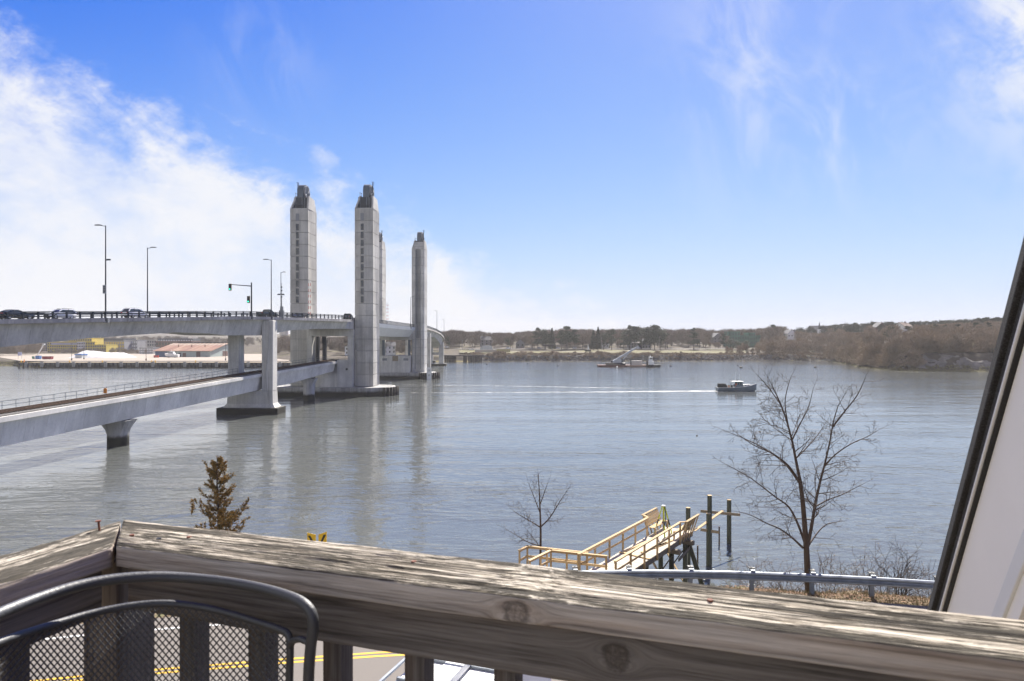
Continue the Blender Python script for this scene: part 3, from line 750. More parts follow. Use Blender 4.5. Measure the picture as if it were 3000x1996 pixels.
for ch2, zz in (('50', 3.3), ('55', 1.3)):
    mb = MB()
    for i_, ch in enumerate(ch2): seg_digit(mb, ch, -0.45 + i_*0.55, zz, 0.36, 0.75, 0.0)
    mb.build('painted_number', BLACK, tg)

# ------------------------------------------------------------------ lift span
LS = thing('lift_span', 'pale steel lift span of the road bridge hanging between the tower pairs', 'bridge span', (0, 0, 0))
def ls_pt(t, off, z): return Vector((lerp(-43.2, -40.6, t) - off, lerp(208.2, 287.0, t), z))
mb = MB(); rings = []
for t in np.linspace(0, 1, 9):
    k = 1.0 - 0.35*max(0, abs(t-0.5)*2 - 0.75)*4*0.25
    rings.append([ls_pt(t, 0.0, 21.55), ls_pt(t, 0.25, 20.3), ls_pt(t, 2.6, 17.5), ls_pt(t, 13.0, 17.5), ls_pt(t, 15.4, 20.3), ls_pt(t, 15.6, 21.55)])
mb.loft(rings); mb.build('box_girder', STEEL_W, LS)
mb = MB()
mb.loft([[ls_pt(t, 0.3, 21.56), ls_pt(t, 15.3, 21.56), ls_pt(t, 15.3, 21.75), ls_pt(t, 0.3, 21.75)] for t in (0, 1)]); mb.build('roadway', ASPH_D, LS)
ts_ = np.arange(0.01, 0.99, 0.0265)
for off in (0.2, 15.3):
    for t in ts_: inst('railing_post', post_me, LS, ls_pt(t, off, 21.7), (0, 0, -0.03))
    for zc in (1.02, 0.72, 0.36):
        mb = MB(); mb.beam(ls_pt(0, off, 21.7 + zc), ls_pt(1, off, 21.7 + zc), 0.12, 0.14); mb.build('railing_bar', STEEL_D, LS)
# ------------------------------------------------------------------ far approach
FA = thing('far_viaduct', 'far concrete approach of the road bridge bending away behind the rightmost tower', 'bridge', (0, 0, 0))
fy = [296, 320, 350, 380, 410, 432, 455, 480, 510, 545]
fx = [-38.6, -38.6, -38.9, -39.6, -41.0, -42.8, -45.6, -50.5, -59, -72]
fz = [21.9, 21.6, 21.0, 20.1, 18.5, 17.2, 16.0, 14.6, 13.0, 11.4]
def fa(Y): return interp(Y, fy, fx), interp(Y, fy, fz)
ystF = list(np.arange(296, 545, 6.0))
for y0, y1 in zip(ystF[:-1], ystF[1:]):
    mb = MB(); rings = []
    for Y in (y0 + 0.02, y1 - 0.02):
        x, z = fa(Y); dp = 2.0 + 1.6*abs(math.cos((Y-432)/70*math.pi*0.5))
        rings.append([Vector((x-1, Y, z-0.7)), Vector((x-2.2, Y, z-0.7-dp)), Vector((x-11, Y, z-0.7-dp)), Vector((x-12.5, Y, z-0.7))])
    mb.loft(rings); mb.build('girder_segment', CONC, FA)
def fa_strip(name, mat, o0, o1, z0, z1):
    mb = MB(); rings = []
    for Y in np.arange(296, 545, 5.0):
        x, z = fa(Y); rings.append([Vector((x-o0, Y, z+z0)), Vector((x-o1, Y, z+z0)), Vector((x-o1, Y, z+z1)), Vector((x-o0, Y, z+z1))])
    mb.loft(rings); return mb.build(name, mat, FA)
fa_strip('deck_slab', CONC, 0.4, 13.6, -0.68, -0.1); fa_strip('edge_beam', CONC_D, 0, 0.39, -0.75, 0); fa_strip('edge_beam', CONC_D, 13.62, 14, -0.75, 0)
for zc in (0.3, 0.65, 1.0): fa_strip('railing_bar', STEEL_D, 0.15, 0.3, zc, zc + 0.12)
for Y in np.arange(297, 470, 2.6):
    x, z = fa(Y); inst('railing_post', post_me, FA, (x - 0.25, Y, z))
for Yc, xs2 in ((318, (-38.0, -48.5)), (432, (-43.3, -50.6)), (500, (-58, -66))):
    mb = MB()
    PF = thing('bridge_pier', {318: 'slim concrete pier just behind the rightmost tower', 432: 'concrete frame pier of the far approach, on a dark footing in the river', 500: 'concrete pier of the far approach near the far shore'}[Yc], 'bridge pier')
    for xx in xs2:
        mb = MB(); mb.box(xx - 3.0 if Yc > 400 else xx - 1.2, xx, Yc, Yc + 2.6, 1.4, fa(Yc)[1] - 2.2); mb.build('column', CONC, PF)
    mb = MB(); mb.box(min(xs2) - 4.5, max(xs2) + 1.8, Yc - 1.5, Yc + 4.5, -3, 1.38); mb.build('footing', CONC_T, PF)
    if Yc == 432: mb = MB(); mb.box(-50.5, -46.4, 432.3, 434.3, 7.0, 8.6); mb.build('cross_beam', CONC_L, PF)

# ------------------------------------------------------------------ railway deck
def rc(Y): return interp(Y, [30, 60, 80, 104, 150, 183, 206], [-68, -64.2, -62.1, -60.0, -57.0, -54.4, -52.6])
def rz_(Y): return interp(Y, [30, 79, 104, 148, 197, 210], [5.9, 7.05, 7.65, 8.75, 9.95, 10.2])
RW = thing('railway_viaduct', 'low concrete railway deck rising from the left to the tower base', 'railway bridge')
def rp(Y, off, z): return Vector((rc(Y) + off, Y, z))
rst = list(np.arange(60, 197, 3.4)) + [197.2]
for y0, y1 in zip(rst[:-1], rst[1:]):
    mb = MB(); rings = []
    for Y in (y0 + 0.018, y1 - 0.018):
        z = rz_(Y); dp = 3.0 if Y < 168 else lerp(3.0, 2.3, min(1, (Y-168)/25))
        rings.append([rp(Y, 2.3, z - 0.62), rp(Y, 1.7, z - 0.62 - dp), rp(Y, -1.7, z - 0.62 - dp), rp(Y, -2.3, z - 0.62)])
    mb.loft(rings); mb.build('girder_segment', CONC_B, RW)
def rstrip(name, mat, o0, o1, z0, z1, ya=60, yb=205, st_=5.0, par=RW):
    mb = MB(); rings = []
    for Y in list(np.arange(ya, yb, st_)) + [yb]:
        z = rz_(Y); rings.append([rp(Y, o0, z+z0), rp(Y, o1, z+z0), rp(Y, o1, z+z1), rp(Y, o0, z+z1)])
    mb.loft(rings); return mb.build(name, mat, par)
rstrip('parapet', CONC_B, 2.35, 2.75, -0.6, 0.0, 60, 197.2); rstrip('parapet', CONC_L, -2.75, -2.35, -0.6, 0.0, 60, 197.2)
rstrip('ballast_bed', BALLAST, -2.33, 2.33, -0.6, 0.12)
for o_ in (-0.75, 0.75): rstrip('rail', RUST, o_ - 0.05, o_ + 0.05, 0.2, 0.38)
sm = MB(); sm.box(-1.25, 1.25, -0.12, 0.12, -0.02, 0.2); sl_me = sm.mesh('sleeper', M('dark_sleeper', (0.045, 0.032, 0.024), 0.9, 0, 0.3))
Y = 60.5
while Y < 204: inst('sleeper', sl_me, RW, rp(Y, 0, rz_(Y) + 0.02), (0, 0, -0.08)); Y += 0.62
hp = MB(); hp.tube([(0, 0, -0.4), (0, 0, 1.15)], 0.035, 5); hp_me = hp.mesh('handrail_post', STEEL_B)
Y = 60.0
while Y < 204: inst('handrail_post', hp_me, RW, rp(Y, -2.5, rz_(Y))); Y += 2.15
for zc in (0.6, 1.15): rstrip('handrail_bar', STEEL_B, -2.53, -2.47, zc - 0.03, zc + 0.03)
# orange round-topped marker on the handrail
mk = thing('track_marker', 'orange round-topped marker plate beside the railway track', 'sign', rp(104.6, -2.38, rz_(104.6) + 0.25))
mb = MB(); pts = [(-0.26, 0)] + [(0.26, 0)] + [(0.26*math.cos(a_), 0.55 + 0.26*math.sin(a_)) for a_ in np.linspace(0, math.pi, 11)]
mb.loft([[Vector((p[0], y_, p[1])) for p in pts] for y_ in (0, 0.05)]); mb.build('plate', ORANGE, mk)
mb = MB(); mb.tube([(0, 0.08, -0.3), (0, 0.08, 0.6)], 0.03, 6); mb.build('post', STEEL_D, mk)
# railway piers
def rpier(Y, label):
    P = thing('railway_pier', label, 'bridge pier', (rc(Y), Y, 0))
    n_ = 20; mb = MB(); rings = []
    zt = rz_(Y) - 3.75
    for z, sx, sy, e in ((-3, 1.5, 1.5, 0), (zt - 2.2, 1.5, 1.5, 0), (zt - 1.4, 1.62, 1.55, 0.25), (zt - 0.6, 1.95, 1.62, 0.6), (zt, 2.1, 1.7, 1.0)):
        ring = []
        for k in range(n_):
            a_ = 2*math.pi*(k+0.5)/n_; cx, cy = math.cos(a_), math.sin(a_); m_ = max(abs(cx), abs(cy))
            ring.append(Vector((lerp(cx, cx/m_, e)*sx, lerp(cy, cy/m_, e)*sy, z)))
        rings.append(ring)
    mb.loft(rings); o = mb.build('shaft', CONC_LT, P); smooth_by_angle(o.data, 30)
    mb = MB()
    for xx in (-1.1, 1.1): mb.box(xx - 0.35, xx + 0.35, -0.5, 0.5, zt + 0.002, zt + 0.14)
    mb.build('bearing', STEEL_D, P)
rpier(104, 'round concrete railway pier with flared head, nearest in the river'); rpier(183, 'round concrete railway pier with flared head in front of the nearer towers'); 

# ------------------------------------------------------------------ lamps, signals, gates on the bridge
def solveY(u, off):
    for Y in np.arange(70, 188, 0.2):
        p = deck_pt(Y, off, 0)
        if CU + F*p.x/p.y >= u: return float(Y)
    return 186.0
def lamp(Y, far, h, arm, label, cams=False, off=None, at=None, sign=False):
    p = at if at is not None else deck_pt(Y, (2*HALF - 0.1) if far else 0.05, redge_z(Y))
    L = thing('street_lamp', label, 'street lamp', p, 0, 'street lamps along the bridge')
    mb = MB(); mb.tube([(0, 0, -0.5), (0, 0, h)], [0.13, 0.075], 8); mb.build('pole', STEEL_D, L)
    mb = MB(); mb.beam((0, 0, h - 0.12), (arm*0.7, 0, h - 0.02), 0.08, 0.08); mb.build('arm', STEEL_D, L)
    mb = MB(); mb.loft([[Vector((arm*a_, s_*w_, h + zz)) for s_, zz in ((-1, 0), (1, 0), (0.7, t_), (-0.7, t_))] for a_, w_, t_ in ((0.6, 0.08, 0.1), (0.9, 0.2, 0.16), (1.55, 0.2, 0.14), (1.8, 0.1, 0.06))]); mb.build('lamp_head', STEEL_D, L)
    mb = MB(); mb.box(-0.4, 0.4, 0.0, 0.38, -0.74, 0.02); mb.build('mounting_block', STEEL_G if not far else CONC_D, L)
    if cams:
        mb = MB(); mb.beam((0, 0, h*0.62), (0.55, 0, h*0.63), 0.07, 0.07); mb.build('camera_bracket', STEEL_D, L)
        for dx_ in (0.3, 0.65):
            mb = MB(); mb.loft([[Vector((dx_ + 0.16*math.cos(a_), 0.16*math.sin(a_), h*0.63 + z_)) for a_ in np.linspace(0, 2*math.pi, 9)[:-1]] for z_ in (-0.12, 0.12)]); mb.build('camera_dome', STEEL_D, L)
    if sign:
        mb = MB(); mb.box(-0.36, 0.2, -0.2, -0.15, 3.9, 5.3); so = mb.build('sign_plate', GALV, L)
        mb = MB()
        for k in range(3): mb.box(-0.28, 0.12, -0.212, -0.203, 4.95 - k*0.27, 5.07 - k*0.27)
        mb.beam((-0.24, -0.21, 4.1), (0.08, -0.21, 4.3), 0.008, 0.12); mb.build('sign_print', BLACK, so)
    return L
lamp(110, False, 14.9, -1.0, 'tall street lamp with a small sign and camera, leftmost on the bridge', True, sign=True)
Yl = solveY(430, 13.9); lamp(Yl, True, PZ(726, deck_pt(Yl, 13.9, 0).y) - redge_z(Yl), 1.0, 'street lamp with arm to the right on the far side of the bridge deck')
lamp(149.3, False, 12.5, -1.0, 'street lamp directly over the frame pier')
Yl = solveY(823, 13.9); lamp(Yl, True, PZ(798, deck_pt(Yl, 13.9, 0).y) - redge_z(Yl), 0.7, 'street lamp with a ring of cameras just left of the left tower', False)
lamp(0, False, 12.0, 0.8, 'thin street lamp left of the rightmost tower', at=Vector((PX(1203, 276), 276, 21.6)))
lamp(0, False, 12.0, -0.8, 'street lamp on the far approach right of the rightmost tower', at=Vector((PX(1280, 372), 372, 20.2)))
lamp(0, False, 12.5, -0.6, 'pale lamp post farthest along the far approach', at=Vector((PX(1301, 437), 437, 17)))
# camera ring
rg = [o for o in bpy.data.objects if o.get('label', '').startswith('street lamp with a ring')][0]
mb = MB(); mb.box(-0.8, 0.8, -0.1, 0.1, 6.4, 6.55)
for xx in (-0.75, -0.35, 0.35, 0.75): mb.box(xx - 0.14, xx + 0.14, -0.16, 0.16, 6.2, 6.42)
mb.build('camera_cluster', STEEL_D, rg)
# mast-arm traffic signal
p = deck_pt(143, 0.05, redge_z(143)); TS = thing('traffic_signal', 'mast arm traffic signal showing green over the bridge lanes', 'traffic signal', p)
mb = MB(); mb.tube([(0, 0, -0.5), (0, 0, 7.1)], [0.17, 0.13], 10); mb.build('pole', STEEL_D, TS)
mb = MB(); mb.tube([(0, 0, 6.35), (-4.6, 0.9, 6.75)], [0.11, 0.07], 8); mb.build('mast_arm', STEEL_D, TS)
mb = MB(); mb.box(-0.45, 0.45, 0.0, 0.4, -0.74, 0.02); mb.build('mounting_block', STEEL_G, TS)
for hx, hy, hz in ((-4.75, 0.75, 5.55), (-0.55, -0.1, 2.9)):
    mb = MB(); mb.box(hx - 0.3, hx + 0.3, hy - 0.08, hy, hz - 0.1, hz + 1.35); hd = mb.build('signal_backplate', M('signal_yellow_edge', (0.35, 0.22, 0.03), 0.6), TS)
    mb = MB(); mb.box(hx - 0.24, hx + 0.24, hy - 0.3, hy - 0.082, hz - 0.04, hz + 1.29); mb.build('signal_housing', BLACK, hd)
    for i_, (mt) in enumerate((GREENLAMP, BLACK, BLACK)):
        mb = MB(); zc = hz + 0.2 + i_*0.42
        mb.loft([[Vector((hx + 0.15*math.cos(a_), hy - yy, zc + 0.15*math.sin(a_))) for a_ in np.linspace(0, 2*math.pi, 13)[:-1]] for yy in (0.302, 0.33)]); mb.build('signal_lamp', mt, hd)
# instrument mast with box
p = deck_pt(153, 0.1, redge_z(153)); IM = thing('instrument_mast', 'short mast with an equipment box beside the lamp over the frame pier', 'mast', p)
mb = MB(); mb.tube([(0, 0, 0), (0, 0, 7.6)], [0.09, 0.03], 6); mb.build('pole', STEEL_D, IM)
mb = MB(); mb.box(-0.55, 0.5, -0.3, 0.3, -0.3, 1.5); mb.box(-0.3, 0.3, -0.25, 0.25, 1.5, 2.4); mb.build('equipment_box', STEEL_G, IM)
for zz in (4.4, 5.8, 6.6):
    mb = MB(); mb.box(-0.25, 0.12, -0.1, 0.1, zz, zz + 0.25); mb.build('sensor', STEEL_D, IM)
# raised barrier gates with red and white bands
def gate(at, h, label):
    Gt = thing('barrier_gate', label, 'barrier gate', at)
    mb = MB(); mb.box(-0.9, -0.2, -0.4, 0.4, -0.2, 1.3); mb.build('gate_cabinet', STEEL_G, Gt)
    mb = MB(); mb.tube([(-1.6, 0, 0.2), (-1.3, 0, 1.2), (-0.4, 0, 1.5), (0.1, 0, 2.0)], 0.14, 6); mb.build('counterweight_arm', STEEL_D, Gt)
    n_ = 12
    for xx in (-0.22, 0.28):
        for k in range(n_):
            mb = MB(); z0 = 1.6 + (h - 1.6)*k/n_; z1 = 1.6 + (h - 1.6)*(k+1)/n_
            mb.box(xx - 0.06, xx + 0.06, -0.05, 0.05, z0, z1 - 0.004); mb.build('arm_band', RED if k % 2 == 0 else WHITEP, Gt)
    mb = MB()
    for k in range(7): zz = 2.2 + k*(h - 2.8)/6; mb.beam((-0.22, 0, zz), (0.28, 0, zz), 0.05, 0.05)
    mb.build('brace', WHITEP, Gt)
gate(Vector((PX(907, 193), 193, 21.7)), 11.3, 'raised red and white barrier gate in front of the left tower')
gate(Vector((PX(1135, 291), 291, 21.7)), 10.4, 'raised red and white barrier gate between the nearer and the rightmost tower')
# ------------------------------------------------------------------ our deck: weathered railing
RA = math.atan2(-0.3231, 0.9464); RC = Vector((-0.751, 1.29, CAMZ - 0.386))
def weathered(name, along, knots=(), top=True, tone=1.0):
    m, q, b = pmat(name)
    co = q.node('ShaderNodeTexCoord').outputs['Object']
    x, y, z = q.sep(co)
    if along == 'Y': x, y = y, x
    if along == 'Z': x, z = z, x
    warp = None
    dark = None
    for kx, kz, kr in knots:
        ex = q.sub(x, kx); ez = q.sub(z, kz)
        r2 = q.add(q.m('POWER', q.mul(ex, 1/(kr*2.6)), 2.0), q.m('POWER', q.mul(ez, 1/(kr*1.5)), 2.0))
        push = q.mul(q.m('EXPONENT', q.mul(r2, -1.0)), q.mul(ez, 2.2))
        z = q.sub(z, push)
        rr = q.m('SQRT', q.add(q.m('POWER', q.mul(ex, 1/kr), 2.0), q.m('POWER', q.mul(ez, 1/kr), 2.0)))
        rn = q.add(rr, q.mul(q.sub(q.noise(q.vscale(co, (60, 60, 60)), 1.0, 5, 0.65), 0.5), 1.5))
        disc = q.ss(rn, 0.85, 1.05, 1.0, 0.0); ring = q.mul(q.ss(rn, 0.75, 1.0), q.ss(rn, 1.0, 1.5, 1.0, 0.0))
        rings = q.ss(q.noise(q.vscale(co, (160, 160, 160)), 1.0, 4, 0.7), 0.4, 0.65)
        dark = (disc, ring, rings) if dark is None else tuple(q.m('MAXIMUM', a_, b_) for a_, b_ in zip(dark, (disc, ring, rings)))
    fib = q.noise(q.comb(q.mul(x, 5.5), q.mul(y, 190.0), q.mul(z, 190.0)), 1.0, 6, 0.65, 0.25)
    gr = q.noise(q.comb(q.mul(x, 1.6), q.mul(y, 46.0), q.mul(z, 46.0)), 1.0, 5, 0.6, 0.5)
    pat = q.noise(q.comb(q.mul(x, 1.5), q.mul(y, 17.0), q.mul(z, 17.0)), 1.0, 6, 0.65, 0.7)
    mott = q.noise(q.comb(q.mul(x, 22.0), q.mul(y, 120.0), q.mul(z, 120.0)), 1.0, 4, 0.7, 0.3)
    f = q.add(q.mul(gr, 0.6), q.mul(fib, 0.4))
    f = q.add(q.mul(q.sub(f, 0.5), 1.6), 0.51)
    side = q.ramp(f, [(0.30, (0.13*tone, 0.115*tone, 0.102*tone)), (0.45, (0.25*tone, 0.222*tone, 0.20*tone)), (0.56, (0.34*tone, 0.305*tone, 0.275*tone)), (0.72, (0.44*tone, 0.40*tone, 0.365*tone))])
    brown = q.noise(q.comb(q.mul(x, 1.1), q.mul(y, 6.0), q.mul(z, 14.0)), 1.0, 3, 0.5)
    side = q.mix(q.ss(brown, 0.5, 0.66, 0.0, 0.5), side, q.mix(1.0, side, (0.95, 0.78, 0.62, 1), 'MULTIPLY'))
    col = side
    if top:
        tp = q.ramp(f, [(0.36, (0.045, 0.038, 0.03)), (0.44, (0.14, 0.12, 0.096)), (0.52, (0.33, 0.292, 0.24)), (0.62, (0.52, 0.475, 0.405))])
        md = q.add(q.add(q.mul(pat, 0.40), q.mul(mott, 0.32)), q.mul(q.sub(1.0, gr), 0.28))
        md = q.add(md, q.ss(y, 0.0, 0.035, 0.03, 0.0))
        tp = q.mix(q.ss(md, 0.475, 0.53), tp, q.ramp(mott, [(0.35, (0.028, 0.026, 0.022)), (0.7, (0.10, 0.088, 0.07))]))
        cr = q.ss(q.noise(q.comb(q.mul(x, 1.3), q.mul(y, 95.0), 0.3), 1.0, 4, 0.6, 0.6), 0.39, 0.43, 1.0, 0.0)
        tp = q.mix(q.mul(cr, 0.85), tp, (0.03, 0.026, 0.022, 1))
        nz = q.sep(q.node('ShaderNodeNewGeometry').outputs['Normal'])[2]
        col = q.mix(q.ss(nz, 0.35, 0.8), side, tp)
    if dark is not None:
        knot = q.mix(dark[2], (0.13*tone, 0.108*tone, 0.09*tone, 1), (0.24*tone, 0.205*tone, 0.175*tone, 1))
        col = q.mix(q.mul(dark[0], 0.75), col, knot); col = q.mix(q.mul(dark[1], 0.55), col, (0.05, 0.042, 0.036, 1))
    q.put(b.inputs['Base Color'], col); b.inputs['Roughness'].default_value = 0.88; b.inputs['Specular IOR Level'].default_value = 0.2
    bn = q.node('ShaderNodeBump'); bn.inputs['Strength'].default_value = 1.0; bn.inputs['Distance'].default_value = 0.005
    q.put(bn.inputs['Height'], q.add(q.mul(fib, 0.5), q.add(q.mul(gr, 0.8), q.mul(mott, 0.35)))); q.put(b.inputs['Normal'], bn.outputs[0])
    return m
W_CAP = weathered('weathered_cap_x', 'X', ((0.80, -0.027, 0.016),), True, 1.55)
W_CAPY = weathered('weathered_cap_y', 'Y', (), True, 1.5)
W_BRD = weathered('weathered_board_x', 'X', ((0.946, -0.084, 0.017),), False, 0.62)
W_BRDY = weathered('weathered_board_y', 'Y', (), False, 0.62)
W_BAL = weathered('weathered_baluster', 'Z', (), False, 0.6)
DR = thing('deck_railing', 'weathered grey wooden deck railing with bleached cap across the foreground', 'railing', RC, RA)
def plank(name, mat, p0, along, length, w, h, miter=(0, 0), seg=0.008, rr=0.005, rough=0.0012, seed=0.0, parent=DR, fine=0.012, split=0.0):
    """board along local X or Y: starts at p0, w = sideways size, h = height; miter shifts the ends across the width"""
    prof = []
    for cx, cz, a0 in ((w - rr, h - rr, 0), (rr, h - rr, 90), (rr, rr, 180), (w - rr, rr, 270)):
        for k in range(4): a_ = R(a0 + 30*k); prof.append((cx + rr*math.cos(a_), cz + rr*math.sin(a_)))
    # subdivide long flats
    full = []
    for i in range(len(prof)):
        a_ = prof[i]; c_ = prof[(i+1) % len(prof)]; L = math.hypot(c_[0]-a_[0], c_[1]-a_[1]); n_ = max(1, int(L/fine))
        for k in range(n_): full.append((lerp(a_[0], c_[0], k/n_), lerp(a_[1], c_[1], k/n_)))
    n_ = int(length/seg); rings = []
    for i in range(n_ + 1):
        ring = []
        for (pw, ph) in full:
            xx = lerp(miter[0]*pw/w, length + miter[1]*pw/w, i/n_)
            dn = mnoise.noise(Vector((xx*6 + seed, pw*90, ph*90 + seed)))*rough + mnoise.noise(Vector((xx*1.4, seed, 0)))*0.002 + abs(mnoise.noise(Vector((xx*14, pw*200 + seed, ph*200))))*-rough
            cxp, czp = pw - w/2, ph - h/2; l_ = math.hypot(cxp/w, czp/h) or 1
            pw2 = pw + cxp/w/l_*dn; ph2 = ph + czp/h/l_*dn
            if split and ph > h - 0.003:      # open splits and raised fibres on the sun-bleached face
                a1 = abs(mnoise.noise(Vector((xx*1.7 + seed, pw*85, 3.0)))); a2 = abs(mnoise.noise(Vector((xx*4.0 + seed, pw*190, 8.0))))
                m1 = 0.5 + mnoise.noise(Vector((xx*1.3, pw*12, seed + 20)))
                ph2 -= split*max(0.0, 1 - a1/0.10)*max(0.0, min(1.0, m1*1.6)) + split*0.45*max(0.0, 1 - a2/0.16)
                ph2 += split*0.35*mnoise.noise(Vector((xx*16 + seed, pw*230, 1.0)))
            ring.append((xx, pw2, ph2))
        rings.append(ring)
    mb = MB()
    if along == 'X': rings = [[Vector((p0[0] + a_, p0[1] + b_, p0[2] + c_)) for a_, b_, c_ in r_] for r_ in rings]
    elif along == 'Y': rings = [[Vector((p0[0] - b_, p0[1] + a_, p0[2] + c_)) for a_, b_, c_ in r_] for r_ in rings]
    mb.loft(rings); o = mb.build(name, mat, parent)
    if not split: smooth_by_angle(o.data, 50)
    else: o.data.polygons.foreach_set('use_smooth', [True]*len(o.data.polygons))
    return o
CW, CH = 0.148, 0.042
plank('cap_board', W_CAP, (0.004, 0, -CH), 'X', 2.05, CW, CH, (-CW, 0), seed=3.0, seg=0.0065, fine=0.0016, split=0.0032)
plank('cap_board', W_CAPY, (-0.004, -1.7, -CH - 0.003), 'Y', 1.698, CW, CH, (0, CW), seed=11.0, seg=0.009, fine=0.002, split=0.0032)
plank('top_rail', W_BRD, (0.0, 0.030, -CH - 0.092), 'X', 2.05, 0.037, 0.0885, (0, 0), seed=5.0, seg=0.016)
plank('top_rail', W_BRDY, (-0.030, -1.7, -CH - 0.095), 'Y', 1.698, 0.037, 0.0885, (0, 0), seed=8.0, seg=0.016)
plank('bottom_rail', W_BRD, (0.0, 0.030, -0.98), 'X', 2.05, 0.037, 0.0885, (0, 0), seed=6.0, seg=0.03)
mb = MB(); mb.box(-0.125, -0.032, 0.036, 0.125, -1.15, -CH - 0.005); mb.build('corner_post', W_BAL, DR, bevel=0.004)
mb = MB(); mb.box(-0.019, 0.019, -0.021, 0.021, -0.93, 0); bal_me = mb.mesh('baluster', W_BAL)
def bal(x, y, z):
    o = inst('baluster', bal_me, DR, (x, y, z)); bv = o.modifiers.new('bevel', 'BEVEL'); bv.width = 0.003; bv.segments = 2
for k in range(-2, 10): bal(0.431 + 0.163*k, 0.089, -CH - 0.012)
for k in range(9): bal(-0.089, -0.13 - 0.163*k, -CH - 0.016)
RUSTY = M('rusty_nail', (0.16, 0.055, 0.03), 0.8)
def cap_pt(u, v):
    dz = 0.386; Y = dz*F/(v - CV); x = PX(u, Y); rel = Vector((x - RC.x, Y - RC.y))
    return (rel.x*0.9464 - rel.y*0.3231, rel.x*0.3231 + rel.y*0.9464)
for u, v in ((386, 1569), (465, 1580), (554, 1575), (1212, 1647), (2080, 1760)):
    s_, t_ = cap_pt(u, v); mb = MB(); mb.cyl((s_, t_, -0.002), 0.0045, 0.004, 10); mb.build('nail_head', RUSTY if u != 465 else BLACK, DR)
s_, t_ = cap_pt(292, 1548); mb = MB(); mb.tube([(s_, t_, -0.006), (s_ - 0.003, t_, 0.012), (s_ - 0.004, t_, 0.014)], 0.0022, 6); mb.cyl((s_ - 0.004, t_, 0.0135), 0.0055, 0.002, 10); mb.build('bent_nail', RUSTY, DR)
# deck floor under the camera
fl = thing('deck_floor', 'weathered board floor of the deck below the railing', 'deck', RC, RA); fl['kind'] = 'structure'
mb = MB(); mb.box(0, 2.0, -0.0695, 0.0695, -0.038, 0); fb = mb.mesh('floor_board', W_BRD)
for k in range(14): inst('floor_board', fb, fl, (-0.02, 0.05 - 0.146*k, -1.07))

# ------------------------------------------------------------------ mesh patio chair
CHP = M('charcoal_chair_paint', (0.042, 0.044, 0.048), 0.5, 0.0, 0.12, 8.0, 0.12, 160.0, spec=0.9)
CH_ = thing('patio_chair', 'charcoal metal patio chair with diamond mesh back against the railing', 'chair', (0, 0, 0))
CHU = np.arange(-200, 960, 10.0); _cy = np.interp(CHU, [-200, -110, 0, 100, 200, 330, 480, 620, 800, 905, 960], [0.84, 0.90, 0.975, 1.035, 1.085, 1.135, 1.17, 1.178, 1.14, 1.085, 1.05])
CHY = np.convolve(np.pad(_cy, 8, 'edge'), np.ones(17)/17, 'valid')
def cp(u, v, push=0.0):
    k = (u - CU)/F; Y = float(np.interp(u, CHU, CHY)) + push
    return Vector((k*Y, Y, PZ(v, Y)))
def catmull(P, n_=6):
    out = []
    for i in range(len(P)-1):
        p0 = P[max(i-1, 0)]; p1 = P[i]; p2 = P[i+1]; p3 = P[min(i+2, len(P)-1)]
        for k in range(n_):
            t = k/n_; out.append(0.5*((2*p1) + (p2-p0)*t + (2*p0-5*p1+4*p2-p3)*t*t + (3*p1-p0-3*p2+p3)*t**3))
    out.append(P[-1]); return out
ZF = RC.z - 1.07
outer = [(905, 2500), (905, 2200), (904, 2000), (910, 1900), (917, 1845), (914, 1802), (893, 1772), (850, 1749), (760, 1723), (650, 1704), (540, 1693), (440, 1690), (330, 1698), (220, 1719), (110, 1754), (0, 1797), (-110, 1850), (-160, 1905), (-170, 2010), (-172, 2200), (-172, 2500)]
P = [cp(u, v) for u, v in outer]
P = [Vector((P[0].x, P[0].y + 0.0, ZF))] + P + [Vector((P[-1].x, P[-1].y, ZF))]
mb = MB(); mb.tube(catmull(P, 6), 0.0088, 12); mb.build('back_frame', CHP, CH_, smooth=True)
inner = [(846, 2300), (848, 2000), (850, 1905), (845, 1862), (820, 1845), (760, 1825), (680, 1800), (590, 1779), (490, 1768), (390, 1774), (270, 1797), (130, 1838), (0, 1882), (-80, 1925), (-105, 2000), (-108, 2300)]
IP = [cp(u, v, 0.003) for u, v in inner]
mb = MB(); mb.tube(catmull(IP, 6), 0.0062, 10); mb.build('mesh_rim', CHP, CH_, smooth=True)
mb = MB(); mb.tube([cp(848, 1900, 0.003), cp(858, 1877), cp(880, 1872), cp(912, 1885)], 0.0055, 8); mb.build('bracket', CHP, CH_, smooth=True)
iu = np.array([p_[0] for p_ in inner[3:13]][::-1]); iv = np.array([p_[1] for p_ in inner[3:13]][::-1])
def top_v(u): return float(np.interp(u, iu, iv)) if u < 846 else 1870.0
mb = MB(); nrm = Vector((0.39, -0.92, 0))
for sgn in (1, -1):
    c0 = -600.0
    while c0 < 4200:
        pts = []
        for u in np.arange(-100, 847, 9.0):
            v = sgn*1.16*u + c0
            pts.append((u, v)) if top_v(u) < v < 2190 else (pts.append(None))
        run = [p_ for p_ in pts if p_ is not None]
        for i4 in range(0, len(run) - 1, 4): mb.beam(cp(*run[i4], 0.003 + 0.0006*sgn), cp(*run[min(i4 + 4, len(run) - 1)], 0.003 + 0.0006*sgn), 0.0020, 0.0012, (0.1, -0.99, 0))
        c0 += 23.0
tag(mb.build('mesh_panel', CHP, CH_), kind='stuff')
